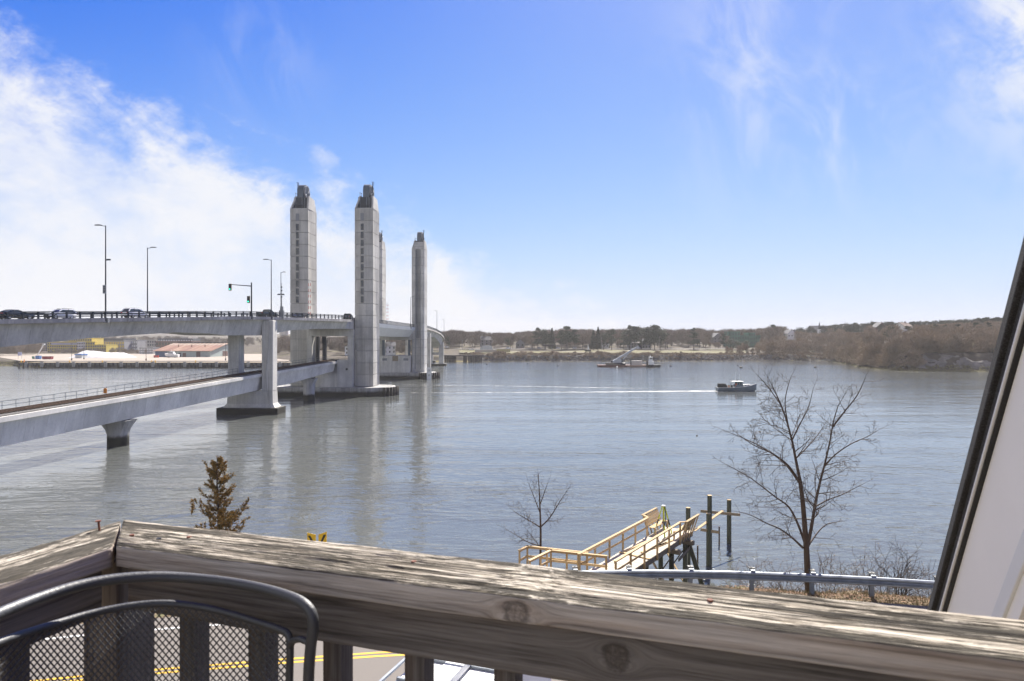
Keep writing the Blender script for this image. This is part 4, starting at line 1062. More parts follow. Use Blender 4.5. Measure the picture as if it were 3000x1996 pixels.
# seat and front legs (below the picture)
sd = Vector((0.39, -0.92, 0)); sa = cp(880, 2500); sb = cp(-140, 2500); zs = ZF + 0.44
mb = MB(); mb.tube([Vector((sa.x, sa.y, zs)), Vector((sa.x, sa.y, zs)) + sd*0.42, Vector((sb.x, sb.y, zs)) + sd*0.42, Vector((sb.x, sb.y, zs))], 0.009, 8); mb.build('seat_frame', CHP, CH_)
mb = MB(); mb.quad(Vector((sa.x, sa.y, zs)), Vector((sa.x, sa.y, zs)) + sd*0.42, Vector((sb.x, sb.y, zs)) + sd*0.42, Vector((sb.x, sb.y, zs))); mb.build('seat', CHP, CH_)
for s_ in (sa, sb):
    p_ = Vector((s_.x, s_.y, zs)) + sd*0.42; mb = MB(); mb.tube([p_, Vector((p_.x, p_.y, ZF))], 0.009, 8); mb.build('leg', CHP, CH_)

# ------------------------------------------------------------------ sloping roof end of the house at the right
m_, q, b = pmat('roof_shingle_grit')
co = q.node('ShaderNodeTexCoord').outputs['Object']
f = q.noise(co, 260.0, 3, 0.75); f2 = q.noise(co, 9.0, 3, 0.6)
q.put(b.inputs['Base Color'], q.ramp(q.add(q.mul(f, 0.8), q.mul(f2, 0.2)), [(0.35, (0.016, 0.016, 0.017)), (0.55, (0.055, 0.055, 0.057)), (0.72, (0.15, 0.15, 0.15))])); b.inputs['Roughness'].default_value = 0.9
bn = q.node('ShaderNodeBump'); bn.inputs['Strength'].default_value = 0.8; bn.inputs['Distance'].default_value = 0.003; q.put(bn.inputs['Height'], f); q.put(b.inputs['Normal'], bn.outputs[0])
SHING = m_
SOFF = M('off_white_panel', (0.92, 0.885, 0.82), 0.55, 0, 0.05, 2.0)
TRIMW = M('white_trim', (0.74, 0.74, 0.73), 0.45, 0, 0.04, 2.0)
SIDING = M('grey_siding', (0.42, 0.41, 0.40), 0.7, 0, 0.12, 6.0)
HR = thing('house_roof_end', 'steep dark shingle roof edge with white panel at the right of the deck', 'roof', RC, RA)
S0 = 1.75
def onplane(u, v, S):
    k = (u - CU)/F; Y = (S - 1.1276)/(k*0.9464 - 0.3231); return Vector((S, -0.978 + Y*(k*0.3231 + 0.9464), -(v - CV)/F*Y + 0.386))
a0 = onplane(2718, 1775, S0); a1 = onplane(3002, 675, S0)
e_ = (a1 - a0).normalized(); inn = Vector((0, -e_.z, e_.y))     # into the house, in the t-z plane
if inn.y > 0: inn = -inn
A0 = a0 - e_*2.2; A1 = a1 + e_*1.6
def layer(name, mat, d0, d1, s0, s1, bev=0.0):
    mb = MB(); rings = []
    for P_ in (A0, A1): rings.append([P_ + inn*d0 + Vector((s0 - S0, 0, 0)), P_ + inn*d1 + Vector((s0 - S0, 0, 0)), P_ + inn*d1 + Vector((s1 - S0, 0, 0)), P_ + inn*d0 + Vector((s1 - S0, 0, 0))])
    mb.loft(rings); return mb.build(name, mat, HR, bevel=bev)
layer('shingle_edge', SHING, 0.0, 0.036, S0, S0 + 3.0, 0.004)
layer('shingle_underlay', SHING, 0.0365, 0.068, S0 + 0.014, S0 + 2.9, 0.003)
layer('drip_edge', TRIMW, 0.0685, 0.080, S0 + 0.010, S0 + 0.3, 0.003)
layer('joint_gap', BLACK, 0.0805, 0.0855, S0 + 0.016, S0 + 0.3)
layer('white_panel', SOFF, 0.086, 0.47, S0 + 0.028, S0 + 0.3, 0.002)
layer('house_core', SIDING, 0.472, 3.2, S0 + 0.09, S0 + 2.8)
mb = MB(); Sb = S0 + 0.02
tb = [onplane(2903, 1800, Sb), onplane(2941, 1800, Sb), onplane(3040, 1540, Sb), onplane(3000, 1540, Sb)]
ext = (tb[3] - tb[0]).normalized(); tb[0] -= ext*0.9; tb[1] -= ext*0.9; tb[2] += ext*1.2; tb[3] += ext*1.2
mb.loft([tb, [p_ + Vector((0.05, 0, 0)) for p_ in tb]]); mb.build('rake_board', TRIMW, HR, bevel=0.004)
# ------------------------------------------------------------------ guardrail along the street edge
def guard_pt(x, off=4.5):
    d = road_y(x+0.5) - road_y(x-0.5); l = math.hypot(1, d); return Vector((x - d/l*off, road_y(x) + off/l, ZST)), math.atan(d)
GR = thing('guardrail', 'galvanised steel guardrail along the street edge above the water', 'guardrail')
wprof = [(0.0, -0.156), (0.03, -0.15), (0.085, -0.11), (0.085, -0.075), (0.02, -0.035), (0.0, 0.0), (0.02, 0.035), (0.085, 0.075), (0.085, 0.11), (0.03, 0.15), (0.0, 0.156)]
segs = np.arange(-8.55, 42, 3.81)
for x0, x1 in zip(segs[:-1], segs[1:]):
    mb = MB(); rings = []
    for x in np.linspace(x0, x1 + 0.12, 6):
        p, an = guard_pt(x); nx, ny = math.sin(an), -math.cos(an); zz = p.z + 0.62 + (0.004 if x > x0 + 0.1 else 0)
        rings.append([Vector((p.x + nx*(0.02 + w_), p.y + ny*(0.02 + w_), zz + h_)) for w_, h_ in wprof] + [Vector((p.x + nx*(0.016 + w_), p.y + ny*(0.016 + w_), zz + h_)) for w_, h_ in wprof[::-1]])
    mb.loft(rings); mb.build('rail_beam', GALV, GR)
mb = MB(); mb.box(-0.075, 0.075, -0.06, -0.05, -0.9, 0.82); mb.box(-0.075, 0.075, 0.05, 0.06, -0.9, 0.82); mb.box(-0.005, 0.005, -0.05, 0.05, -0.9, 0.82); gp = mb.mesh('guardrail_post', GALV)
mb = MB(); mb.box(-0.08, 0.08, -0.1, 0.1, -0.18, 0.20); gb = mb.mesh('blockout', GALV)
mb = MB(); mb.box(-0.10, 0.10, -0.09, 0.09, 0.0, 0.035); mb.box(-0.02, 0.02, -0.02, 0.02, 0.035, 0.05); gc = mb.mesh('post_cap', BLACK)
x = PX(2166, 25.3) - 1.93*6
while x < 30:
    p, an = guard_pt(x, 4.72); o = inst('post', gp, GR, (p.x, p.y, p.z), (0, 0, an)); p2, _ = guard_pt(x, 4.58)
    inst('blockout', gb, GR, (p2.x, p2.y, p2.z + 0.62), (0, 0, an)); inst('post_cap', gc, GR, (p.x, p.y, p.z + 0.825), (0, 0, an)); x += 1.93
# striped object markers at the rail end
# two plates whose stripes lean towards each other like a V
def marker2(u0, u1, vt0, vt1, s0, s1, label):
    Y = 25.3; x0, x1 = PX(u0, Y), PX(u1, Y); T = thing('object_marker', label, 'road marker', ((x0+x1)/2, Y, ZST), 0, 'striped markers at the guardrail end')
    cx = (x0+x1)/2; za, zb = PZ(vt0, Y) - ZST, PZ(vt1, Y) - ZST; zlo = min(za, zb) - 0.9
    mb = MB(); pf = [(x0-cx, zlo), (x1-cx, zlo), (x1-cx, zb), (x0-cx, za)]
    mb.loft([[Vector((a_, y_, b_)) for a_, b_ in pf] for y_ in (0.0, 0.012)]); pl = mb.build('plate', YELP, T)
    def ins(xa, xb, ztop, zbot, k):
        mb = MB(); mb.quad((xa, -0.004, ztop), (xb, -0.004, ztop), (xb + k, -0.004, zbot), (xa + k, -0.004, zbot)); mb.build('black_stripe', BLACK, pl)
    w_ = x1 - x0; k = s0*w_*0.55
    xm = -w_*0.42 if s0 > 0 else w_*0.14
    for j in range(3): 
        zt_ = min(za, zb) - 0.03 - 0.38*j
        ins(xm, xm + w_*0.28, zt_ if j else max(za, zb) - 0.06 - (0.05 if True else 0), zt_ - 0.32, k)
    mb = MB(); mb.box(-0.03, 0.03, 0.013, 0.06, -0.8, zlo + 0.7); mb.build('post', GALV, T)
marker2(900, 925, 1561, 1567, 1, 0, 'left yellow plate with black stripe at the guardrail end')
marker2(933, 957, 1567, 1558, -1, 0, 'right yellow plate with black stripe at the guardrail end')

# ------------------------------------------------------------------ bare trees, grown branch by branch
def grow(mb, p, d, L, r0, depth, rg, up=0.15, spread=0.7, tw=None, wig=0.18, rmin=0.0055, dens=1.0, sides=5):
    n_ = max(3, int(L/0.16)); pts = [p.copy()]; rs = [r0]; dd = d.normalized()
    kids = []
    for i in range(n_):
        dd = (dd + Vector((rg.gauss(0, wig), rg.gauss(0, wig), rg.gauss(0, wig)))*0.5 + Vector((0, 0, up*0.12))).normalized()
        p = p + dd*(L/n_); pts.append(p.copy()); t = (i+1)/n_; rs.append(max(rmin, r0*(1 - 0.8*t)))
        if depth > 0 and t > 0.15 and rg.random() < dens*(L/n_)*(5.0 if depth > 1 else 7.0): kids.append((p.copy(), dd.copy(), t, rs[-1]))
    mb.tube(pts, rs, sides if r0 > 0.02 else (4 if r0 > 0.009 else 3), True)
    for (kp, kd, t, kr) in kids:
        sd_ = kd.orthogonal(); sd_.rotate(Matrix.Rotation(rg.uniform(0, 6.283), 3, kd))
        nd = (kd*(1 - spread*0.55) + sd_*spread).normalized()
        grow(mb, kp, nd, L*rg.uniform(0.35, 0.62)*(1.15 - 0.5*t), max(rmin, kr*0.62), depth - 1, rg, up, spread, tw, wig, rmin, dens, sides)
def limb(mb, pts, r0, r1, rg, depth, dens, L, spread=0.75, up=0.2, start=0.2, wig=0.2):
    C = catmull([Vector(p) for p in pts], 8); n_ = len(C); rs = [lerp(r0, r1, (i/(n_-1))**0.8) for i in range(n_)]
    mb.tube(C, rs, 8 if r0 > 0.05 else 5)
    tot = sum((C[i+1]-C[i]).length for i in range(n_-1)); acc = 0
    for i in range(1, n_-1):
        acc += (C[i+1]-C[i]).length; t = i/(n_-1)
        if t < start: continue
        if rg.random() < dens*(C[i+1]-C[i]).length:
            kd = (C[i+1]-C[i-1]).normalized(); sd_ = kd.orthogonal(); sd_.rotate(Matrix.Rotation(rg.uniform(0, 6.283), 3, kd))
            nd = (kd*0.6 + sd_*spread).normalized()
            grow(mb, C[i].copy(), nd, L*rg.uniform(0.6, 1.15)*(1.2 - 0.65*t), max(0.006, rs[i]*0.45), depth, rg, up, 0.65, wig=wig)
    grow(mb, C[-1].copy(), (C[-1]-C[-3]), L*0.6, r1, max(0, depth-1), rg, up, wig=wig)
YT = 27.0
BT = thing('bare_tree', 'tall leafless tree with forked trunk behind the guardrail', 'tree', W(2368, 1735, YT))
bl = BT.location
def wt(u, v, dy=0.0): return W(u, v, YT + dy) - bl
rg = random.Random(21)
mb = MB(); C = catmull([wt(2372, 1760), wt(2368, 1722), wt(2365, 1660), wt(2362, 1600), wt(2356, 1520), wt(2350, 1455), wt(2342, 1400)], 8)
mb.tube(C, [lerp(0.14, 0.07, i/(len(C)-1)) for i in range(len(C))], 10); mb.build('trunk', BARK, BT, smooth=True)
mb = MB()
limb(mb, [wt(2342, 1400), wt(2331, 1345, 0.1), wt(2320, 1290, 0.2), wt(2302, 1225, 0.3), wt(2280, 1168, 0.4), wt(2262, 1130, 0.5)], 0.068, 0.016, rg, 3, 5.0, 1.5)
limb(mb, [wt(2366, 1600), wt(2378, 1540, -0.2), wt(2388, 1480, -0.4), wt(2402, 1415, -0.5), wt(2415, 1365, -0.6), wt(2430, 1300, -0.7), wt(2442, 1235, -0.8), wt(2455, 1190, -0.8)], 0.078, 0.016, rg, 3, 4.2, 1.4, start=0.15)
limb(mb, [wt(2440, 1250, -0.8), wt(2475, 1205, -0.9), wt(2510, 1160, -1.0), wt(2532, 1115, -1.0)], 0.04, 0.012, rg, 2, 5.0, 0.9)
limb(mb, [wt(2358, 1590), wt(2335, 1530, 0.4), wt(2310, 1485, 0.6), wt(2270, 1455, 0.8), wt(2225, 1420, 1.0), wt(2190, 1395, 1.1), wt(2135, 1365, 1.2)], 0.055, 0.011, rg, 3, 4.5, 1.2)
limb(mb, [wt(2340, 1410), wt(2310, 1365, -0.5), wt(2265, 1330, -0.9), wt(2210, 1305, -1.1), wt(2165, 1275, -1.3)], 0.05, 0.011, rg, 3, 4.5, 1.1)
limb(mb, [wt(2345, 1420), wt(2300, 1360, 0.5), wt(2240, 1315, 1.0), wt(2180, 1285, 1.2), wt(2130, 1265, 1.3)], 0.045, 0.01, rg, 2, 5.0, 1.1)
limb(mb, [wt(2352, 1605), wt(2320, 1575, -0.5), wt(2285, 1550, -0.9), wt(2250, 1535, -1.2), wt(2200, 1510, -1.4), wt(2165, 1500, -1.5)], 0.05, 0.009, rg, 2, 4.5, 0.9)
limb(mb, [wt(2368, 1600), wt(2385, 1575, 0.4), wt(2405, 1550, 0.7), wt(2425, 1535, 0.9), wt(2450, 1530, 1.0)], 0.045, 0.01, rg, 2, 4.5, 0.8)
limb(mb, [wt(2388, 1485), wt(2425, 1465, 0.3), wt(2465, 1450, 0.6), wt(2505, 1430, 0.8), wt(2535, 1415, 0.9)], 0.035, 0.008, rg, 2, 5.0, 0.9)
limb(mb, [wt(2415, 1365, -0.6), wt(2450, 1330, -0.9), wt(2495, 1300, -1.1), wt(2540, 1280, -1.2), wt(2570, 1262, -1.3)], 0.035, 0.008, rg, 2, 5.0, 0.9)
limb(mb, [wt(2330, 1345, 0.1), wt(2365, 1310, 0.6), wt(2395, 1275, 0.9), wt(2425, 1230, 1.2)], 0.035, 0.008, rg, 2, 5.0, 0.9)
limb(mb, [wt(2320, 1290, 0.2), wt(2345, 1240, -0.4), wt(2368, 1195, -0.8), wt(2382, 1140, -1.0)], 0.035, 0.008, rg, 2, 5.0, 0.9)
limb(mb, [wt(2310, 1250, 0.3), wt(2300, 1180, 0.6), wt(2312, 1120, 0.8), wt(2322, 1095, 0.9)], 0.03, 0.008, rg, 2, 5.0, 0.7)
limb(mb, [wt(2290, 1190, 0.4), wt(2262, 1150, 0.1), wt(2238, 1120, 0.0), wt(2215, 1095, -0.1)], 0.025, 0.007, rg, 2, 5.0, 0.7)
tag(mb.build('crown', TWIG, BT, smooth=True), None)
YT = 38.0
ST = thing('bare_sapling', 'slender leafless sapling behind the left wing of the wooden walkway', 'tree', W(1583, 1680, YT)); bl = ST.location
mb = MB(); C = catmull([wt(1583, 1760), wt(1583, 1660), wt(1584, 1560), wt(1582, 1490), wt(1580, 1440), wt(1576, 1385)], 6)
mb.tube(C, [lerp(0.085, 0.016, i/(len(C)-1)) for i in range(len(C))], 8); mb.build('trunk', BARK, ST, smooth=True)
mb = MB(); rg = random.Random(5)
limb(mb, [wt(1583, 1545), wt(1612, 1515, 0.3), wt(1640, 1470, 0.5), wt(1660, 1440, 0.6)], 0.05, 0.012, rg, 2, 7.0, 1.0)
limb(mb, [wt(1583, 1545), wt(1555, 1528, -0.3), wt(1520, 1508, -0.5), wt(1502, 1495, -0.6)], 0.042, 0.009, rg, 2, 7.0, 0.92)
limb(mb, [wt(1583, 1600), wt(1550, 1590, 0.2), wt(1515, 1570, 0.5), wt(1478, 1548, 0.7)], 0.042, 0.009, rg, 2, 7.0, 0.80)
limb(mb, [wt(1583, 1605), wt(1565, 1580, -0.5), wt(1545, 1555, -0.8)], 0.028, 0.009, rg, 2, 7.0, 0.69)
limb(mb, [wt(1581, 1500), wt(1562, 1450, 0.2), wt(1548, 1415, 0.4)], 0.035, 0.009, rg, 2, 7.0, 0.80)
limb(mb, [wt(1582, 1480), wt(1596, 1440, -0.2), wt(1606, 1412, -0.3)], 0.035, 0.009, rg, 2, 7.0, 0.80)
limb(mb, [wt(1580, 1440), wt(1578, 1410), wt(1576, 1382)], 0.02, 0.006, rg, 1, 4.0, 0.5)
mb.build('crown', TWIG, ST, smooth=True)
# shrubs on the bank
def shrub(u, v, Y, h, w, n_, label, seed, depth=2, mat=TWIG, upr=0.6, r0=0.018, base_v=None):
    loc = Vector((PX(u, Y), Y, 0)); loc.z = max(near_h(loc.x, Y) - 0.05, 0.0)
    S = thing('bare_shrub', label, 'shrub', loc, 0, 'leafless shrubs on the bank'); rg = random.Random(seed); mb = MB()
    for i in range(n_):
        a_ = rg.uniform(0, 6.283); k = rg.random()
        d = Vector((math.cos(a_)*w*k/h*1.2, math.sin(a_)*w*k/h*0.8, upr + 0.6))
        grow(mb, Vector((math.cos(a_)*0.15, math.sin(a_)*0.15, 0)), d, h*rg.uniform(0.65, 1.05), r0*rg.uniform(0.7, 1.1), depth, rg, 0.25, 0.6, wig=0.2, rmin=0.0065, dens=0.55)
    mb.build('stems', mat, S, smooth=True); return S
shrub(2635, 1690, 26.6, 2.75, 0.9, 9, 'tall dark leafless shrub near the roof edge', 3, 2, M('dark_shrub_bark', (0.05, 0.038, 0.034), 0.9), 1.2, 0.026)
PB = M('pale_shrub_bark', (0.16, 0.125, 0.10), 0.9, 0, 0.3, 3.0, pos=True)
for i_, (u, Y, h, w, lab) in enumerate([(2210, 28.5, 2.6, 1.4, 'low pale shrub left of the tall bare tree'), (2285, 27.5, 2.0, 1.3, 'thin pale shrub just left of the bare tree trunk'), (2420, 27.2, 2.2, 1.5, 'tangled pale shrub just right of the bare tree trunk'),
        (2490, 27.6, 2.4, 1.5, 'tangled pale shrub between the bare tree and the dark shrub'), (2560, 27.0, 2.3, 1.5, 'pale shrub leaning just left of the dark shrub'), (2665, 27.8, 2.3, 1.5, 'pale shrub behind the dark shrub'), (2715, 26.6, 2.0, 1.3, 'pale shrub beside the roof edge'), (2345, 29.5, 2.4, 1.6, 'pale shrub behind the bare tree trunk')]):
    shrub(u, 1690, Y, h, w, 11, lab, 40 + i_, 2, PB, 0.5, 0.014)
# dry grass and leaf litter at the rail
m_, q, b = pmat('dry_grass'); co = q.node('ShaderNodeNewGeometry').outputs['Position']
q.put(b.inputs['Base Color'], q.ramp(q.noise(co, 2.6, 4, 0.7), [(0.32, (0.10, 0.115, 0.035)), (0.47, (0.23, 0.19, 0.085)), (0.6, (0.33, 0.25, 0.13)), (0.75, (0.19, 0.11, 0.055))])); b.inputs['Roughness'].default_value = 0.9
r = random.Random(9); V = []; Fc = []
for _ in range(15000):
    x = r.uniform(-4, 22); Y = road_y(x) + 4.1 + r.random()**1.2*2.6; z = near_h(x, Y); s = r.uniform(0.05, 0.22)*(0.5 + mnoise.noise(Vector((x*0.8, Y*0.8, 0)))*0.8 + 0.3)
    if s < 0.03: continue
    a_ = r.uniform(0, 6.283); w = r.uniform(0.006, 0.018); lx, ly = r.gauss(0, 0.6)*s, r.gauss(0, 0.6)*s; o = len(V)
    V += [(x - math.cos(a_)*w, Y - math.sin(a_)*w, z - 0.01), (x + math.cos(a_)*w, Y + math.sin(a_)*w, z - 0.01), (x + lx, Y + ly, z + s)]; Fc.append((o, o+1, o+2))
mb = MB(); mb.v = V; mb.f = Fc; mb.mi = [0]*len(Fc); tag(mb.build('roadside_grass', m_), 'dry brown and green grass along the foot of the guardrail', 'grass', kind='stuff')
LEAF = M('dead_leaves', (0.21, 0.115, 0.055), 0.8, 0, 0.5, 9.0, pos=True)
V = []; Fc = []
for _ in range(9000):
    x = r.uniform(3, 22); Y = road_y(x) + 4.2 + r.random()*2.4; z = near_h(x, Y) + 0.015; s = r.uniform(0.02, 0.055); a_ = r.uniform(0, 6.283); o = len(V)
    V += [(x + s*math.cos(a_ + k*1.57), Y + s*math.sin(a_ + k*1.57)*0.7, z + r.uniform(0, 0.03)) for k in range(4)]; Fc.append((o, o+1, o+2, o+3))
mb = MB(); mb.v = V; mb.f = Fc; mb.mi = [0]*len(Fc); tag(mb.build('leaf_litter', LEAF), 'brown dead leaves scattered under the guardrail', 'leaves', kind='stuff')

# ------------------------------------------------------------------ rusty cedar at the left
def spray(mb, p, d, L, rg, n_):
    for i in range(n_):
        t = rg.random(); c = p + d*L*t; s = rg.uniform(0.018, 0.05)
        a_ = (d*rg.uniform(0.2, 1.0) + Vector((rg.gauss(0, 0.6), rg.gauss(0, 0.6), rg.gauss(0.15, 0.5)))).normalized()
        sd_ = a_.orthogonal(); sd_.rotate(Matrix.Rotation(rg.uniform(0, 6.28), 3, a_))
        w = s*0.24
        mb.use(CEDAR if rg.random() < (0.25 + 0.75*t) else CEDAR_D)
        mb._add((c - sd_*w, c + sd_*w, c + a_*s*1.7), ((0, 1, 2),))
CT = thing('cedar_tree', 'small conical cedar with rusty brown foliage beyond the railing', 'tree', W(640, 1738, 27.0)); bl = CT.location; YT = 27.0
rg = random.Random(12)
mb = MB(); mb.tube([wt(645, 1760), wt(642, 1640), wt(640, 1500), wt(636, 1420), wt(636, 1335)], [0.085, 0.065, 0.045, 0.03, 0.008], 7); mb.build('trunk', BARK, CT)
mb = MB(); bm_ = MB()
def cedar_branch(p, d, L):
    pts = [p]; dd = d.copy(); n_ = 5
    for i in range(n_):
        dd = (dd + Vector((rg.gauss(0, 0.12), rg.gauss(0, 0.12), 0.12 + rg.gauss(0, 0.08)))).normalized(); pts.append(pts[-1] + dd*L/n_)
    bm_.tube(pts, [0.014, 0.012, 0.01, 0.008, 0.006, 0.003], 4)
    for i in range(n_):
        for k in range(int(4 + L*4)):
            a_ = rg.uniform(0, 6.283); seg_d = (pts[i+1] - pts[i]).normalized(); sd_ = seg_d.orthogonal(); sd_.rotate(Matrix.Rotation(a_, 3, seg_d))
            spray(mb, pts[i].lerp(pts[i+1], rg.random()), (seg_d*0.9 + sd_*0.6 + Vector((0, 0, 0.25))).normalized(), rg.uniform(0.08, 0.22)*(1.15 - 0.12*i), rg, 16)
H = wt(636, 1335).z; z = 0.4
while z < H - 0.1:
    t = z/H; Lr = interp(t, [0, 0.2, 0.42, 0.55, 0.75, 0.9, 1.0], [1.6, 1.6, 1.1, 0.75, 0.5, 0.3, 0.1])
    for k in range(3):
        a_ = rg.uniform(0, 6.283); Lk = Lr*rg.choice((0.5, 0.7, 0.9, 1.0, 1.25, 1.45))
        p = Vector((lerp(wt(645, 1760).x, wt(636, 1335).x, t), 0, z)); cedar_branch(p, Vector((math.cos(a_), math.sin(a_), 0.25)).normalized(), Lk)
    z += 0.15
for (u0, v0, u1, v1) in ((640, 1530, 560, 1480), (620, 1420, 592, 1355), (650, 1560, 755, 1500), (645, 1540, 745, 1482), (560, 1510, 574, 1468), (655, 1420, 662, 1360)):
    a0, a1 = wt(u0, v0), wt(u1, v1); cedar_branch(a0, (a1-a0).normalized(), (a1-a0).length)
tag(mb.build('crown', None, CT), None); bm_.build('branches', BARK, CT)

# ------------------------------------------------------------------ wooden walkway under construction
DK = thing('wooden_walkway', 'new pale lumber walkway with railings and benches running out over the water', 'walkway')
zd = 4.0
nr = G(1803, 1662, zd); fr = G(1975, 1556, zd)
wd = (fr - nr).normalized(); wp = Vector((wd.y, -wd.x, 0)); Lw = (fr - nr).length; WA = math.atan2(wd.y, wd.x)
hwid = 0.95
DK.location = nr; DK.rotation_euler = (0, 0, WA)
# local: x along the walk, y to its left
mb = MB(); mb.box(-0.065, 0.065, -hwid, hwid, -0.04, 0); dpl = mb.mesh('deck_plank', DECKWOOD)
k = -2.2
while k < Lw + 0.6: inst('deck_plank', dpl, DK, (k, 0, rnd.uniform(-0.003, 0.003)), (0, 0, rnd.uniform(-0.004, 0.004))); k += 0.139
for yy in (-hwid + 0.02, 0, hwid - 0.02):
    mb = MB(); mb.box(-2.2, Lw + 0.55, yy - 0.02, yy + 0.02, -0.30, -0.042); mb.build('joist', NEWWOOD['X'], DK)
mb = MB(); mb.box(-2.2, Lw + 0.6, -hwid - 0.045, -hwid - 0.005, -0.30, 0.01); mb.build('fascia_board', GREYWOOD, DK)
mb = MB(); mb.box(-0.045, 0.045, -0.045, 0.045, -0.28, 1.06); pst = mb.mesh('railing_post', NEWWOOD['Z'])
def railing(y0, xa, xb, n_):
    for i in range(n_): inst('railing_post', pst, DK, (lerp(xa, xb, i/(n_-1)), y0, 0))
    mb = MB(); mb.box(xa - 0.1, xb + 0.12, y0 - 0.075, y0 + 0.075, 1.062, 1.1); mb.build('handrail', NEWWOOD['X'], DK)
    mb = MB(); mb.box(xa - 0.05, xb + 0.05, y0 - 0.066 if y0 > 0 else y0 + 0.047, y0 - 0.047 if y0 > 0 else y0 + 0.066, 0.95, 1.058); mb.build('rail_board', NEWWOOD['X'], DK)
    mb = MB(); mb.box(xa - 0.05, xb + 0.05, y0 - 0.066 if y0 > 0 else y0 + 0.047, y0 - 0.047 if y0 > 0 else y0 + 0.066, 0.48, 0.60); mb.build('mid_rail', NEWWOOD['X'], DK)
railing(-hwid - 0.09, -2.1, Lw - 1.7, 6); railing(hwid + 0.05, -2.1, Lw - 1.9, 6)
# benches at the far end: slatted backs leaning outwards
for sy in (-1, 1):
    xb0, xb1 = (Lw - 1.65, Lw + 0.5)
    for j in range(4):
        mb = MB(); z0 = 0.52 + j*0.15; o_ = 0.10 + j*0.07
        mb.loft([[Vector((xx, sy*(hwid + o_), z0)), Vector((xx, sy*(hwid + o_ + 0.05), z0 + 0.13)), Vector((xx, sy*(hwid + o_ + 0.09), z0 + 0.12)), Vector((xx, sy*(hwid + o_ + 0.04), z0 - 0.01))] for xx in (xb0, xb1)]); mb.build('bench_slat', NEWWOOD['X'], DK)
    for xx in np.linspace(xb0 + 0.1, xb1 - 0.1, 5):
        mb = MB(); mb.beam((xx, sy*(hwid + 0.02), -0.25), (xx, sy*(hwid + 0.48), 1.12), 0.05, 0.1, (1, 0, 0)); mb.build('bench_upright', NEWWOOD['Z'], DK)
    mb = MB(); mb.beam((xb0 - 0.05, sy*(hwid + 0.46), 1.15), (xb1 + 0.05, sy*(hwid + 0.46), 1.15), 0.16, 0.04); mb.build('bench_cap', NEWWOOD['X'], DK)
    mb = MB(); mb.beam((xb0 - 0.12, sy*(hwid + 0.05), 1.1), (xb0 + 0.02, sy*(hwid + 0.44), 1.14), 0.14, 0.04); mb.build('bench_cap', NEWWOOD['Y'], DK)
    for j in range(3):
        mb = MB(); mb.box(xb0, xb1, sy*(hwid - 0.02) - 0.13*sy*j - 0.06, sy*(hwid - 0.02) - 0.13*sy*j + 0.06, 0.43, 0.468); mb.build('bench_seat_plank', NEWWOOD['X'], DK)
    for xx in (xb0 + 0.1, xb1 - 0.1):
        mb = MB(); mb.box(xx - 0.045, xx + 0.045, sy*(hwid - 0.35) - 0.045, sy*(hwid - 0.35) + 0.045, 0.001, 0.428); mb.build('bench_leg', NEWWOOD['Z'], DK)
mb = MB(); mb.box(Lw + 0.45, Lw + 0.54, hwid - 0.1, hwid - 0.01, -0.28, 1.35); mb.build('corner_post', NEWWOOD['Z'], DK)
# bents under the walk
def wl(x, y, z): return Vector((x, y, z))
for xx, zc in ((Lw - 2.6, -0.32), (Lw - 0.35, -0.32), (-0.6, -0.32)):
    for yy in (-0.85, 0.75):
        mb = MB(); mb.tube([(xx, yy, -zd - 1.5), (xx, yy, zc - 0.26)], [0.16, 0.145], 10); mb.build('piling', PILEWOOD, DK, smooth=True)
    mb = MB(); mb.box(xx - 0.14, xx + 0.14, -1.4, 1.2, zc - 0.255, zc - 0.002); mb.build('cap_beam', GREYWOOD, DK)
    mb = MB(); mb.beam((xx + 0.18, -0.95, -3.4), (xx + 0.18, 0.85, -0.7), 0.05, 0.2, (1, 0, 0)); mb.build('cross_brace', NEWWOOD['Y'], DK)
    mb = MB(); mb.beam((xx - 0.18, 0.85, -3.4), (xx - 0.18, -0.95, -0.7), 0.05, 0.2, (1, 0, 0)); mb.build('cross_brace', GREYWOOD, DK)
mb = MB(); mb.tube([(Lw - 0.1, -0.95, -0.45), (Lw + 1.0, -2.0, -zd - 1)], [0.14, 0.16], 10); mb.build('raking_pile', PILEWOOD, DK, smooth=True)
mb = MB(); mb.beam((Lw - 2.5, -1.25, -0.95), (Lw - 0.4, -1.15, -0.75), 0.06, 0.18); mb.build('brace', GREYWOOD, DK)
# lumber lying on the walk
for i_, (xa, ya, xb, yb) in enumerate([(2.6, 0.75, 5.2, 0.45), (3.0, -0.15, 5.6, -0.62), (2.4, 0.9, 2.2, -1.0), (4.2, -0.4, 6.3, -0.7)]):
    T = thing('loose_board', ['loose board along the left of the walkway deck', 'loose board near the right railing of the walkway deck', 'loose board lying across the walkway deck', 'short loose board at the right of the bench end'][i_], 'board', nr, WA, 'loose boards on the walkway')
    mb = MB(); mb.beam((xa, ya, 0.045), (xb, yb, 0.045), 0.14, 0.04); mb.build('plank', NEWWOOD['X'], T)
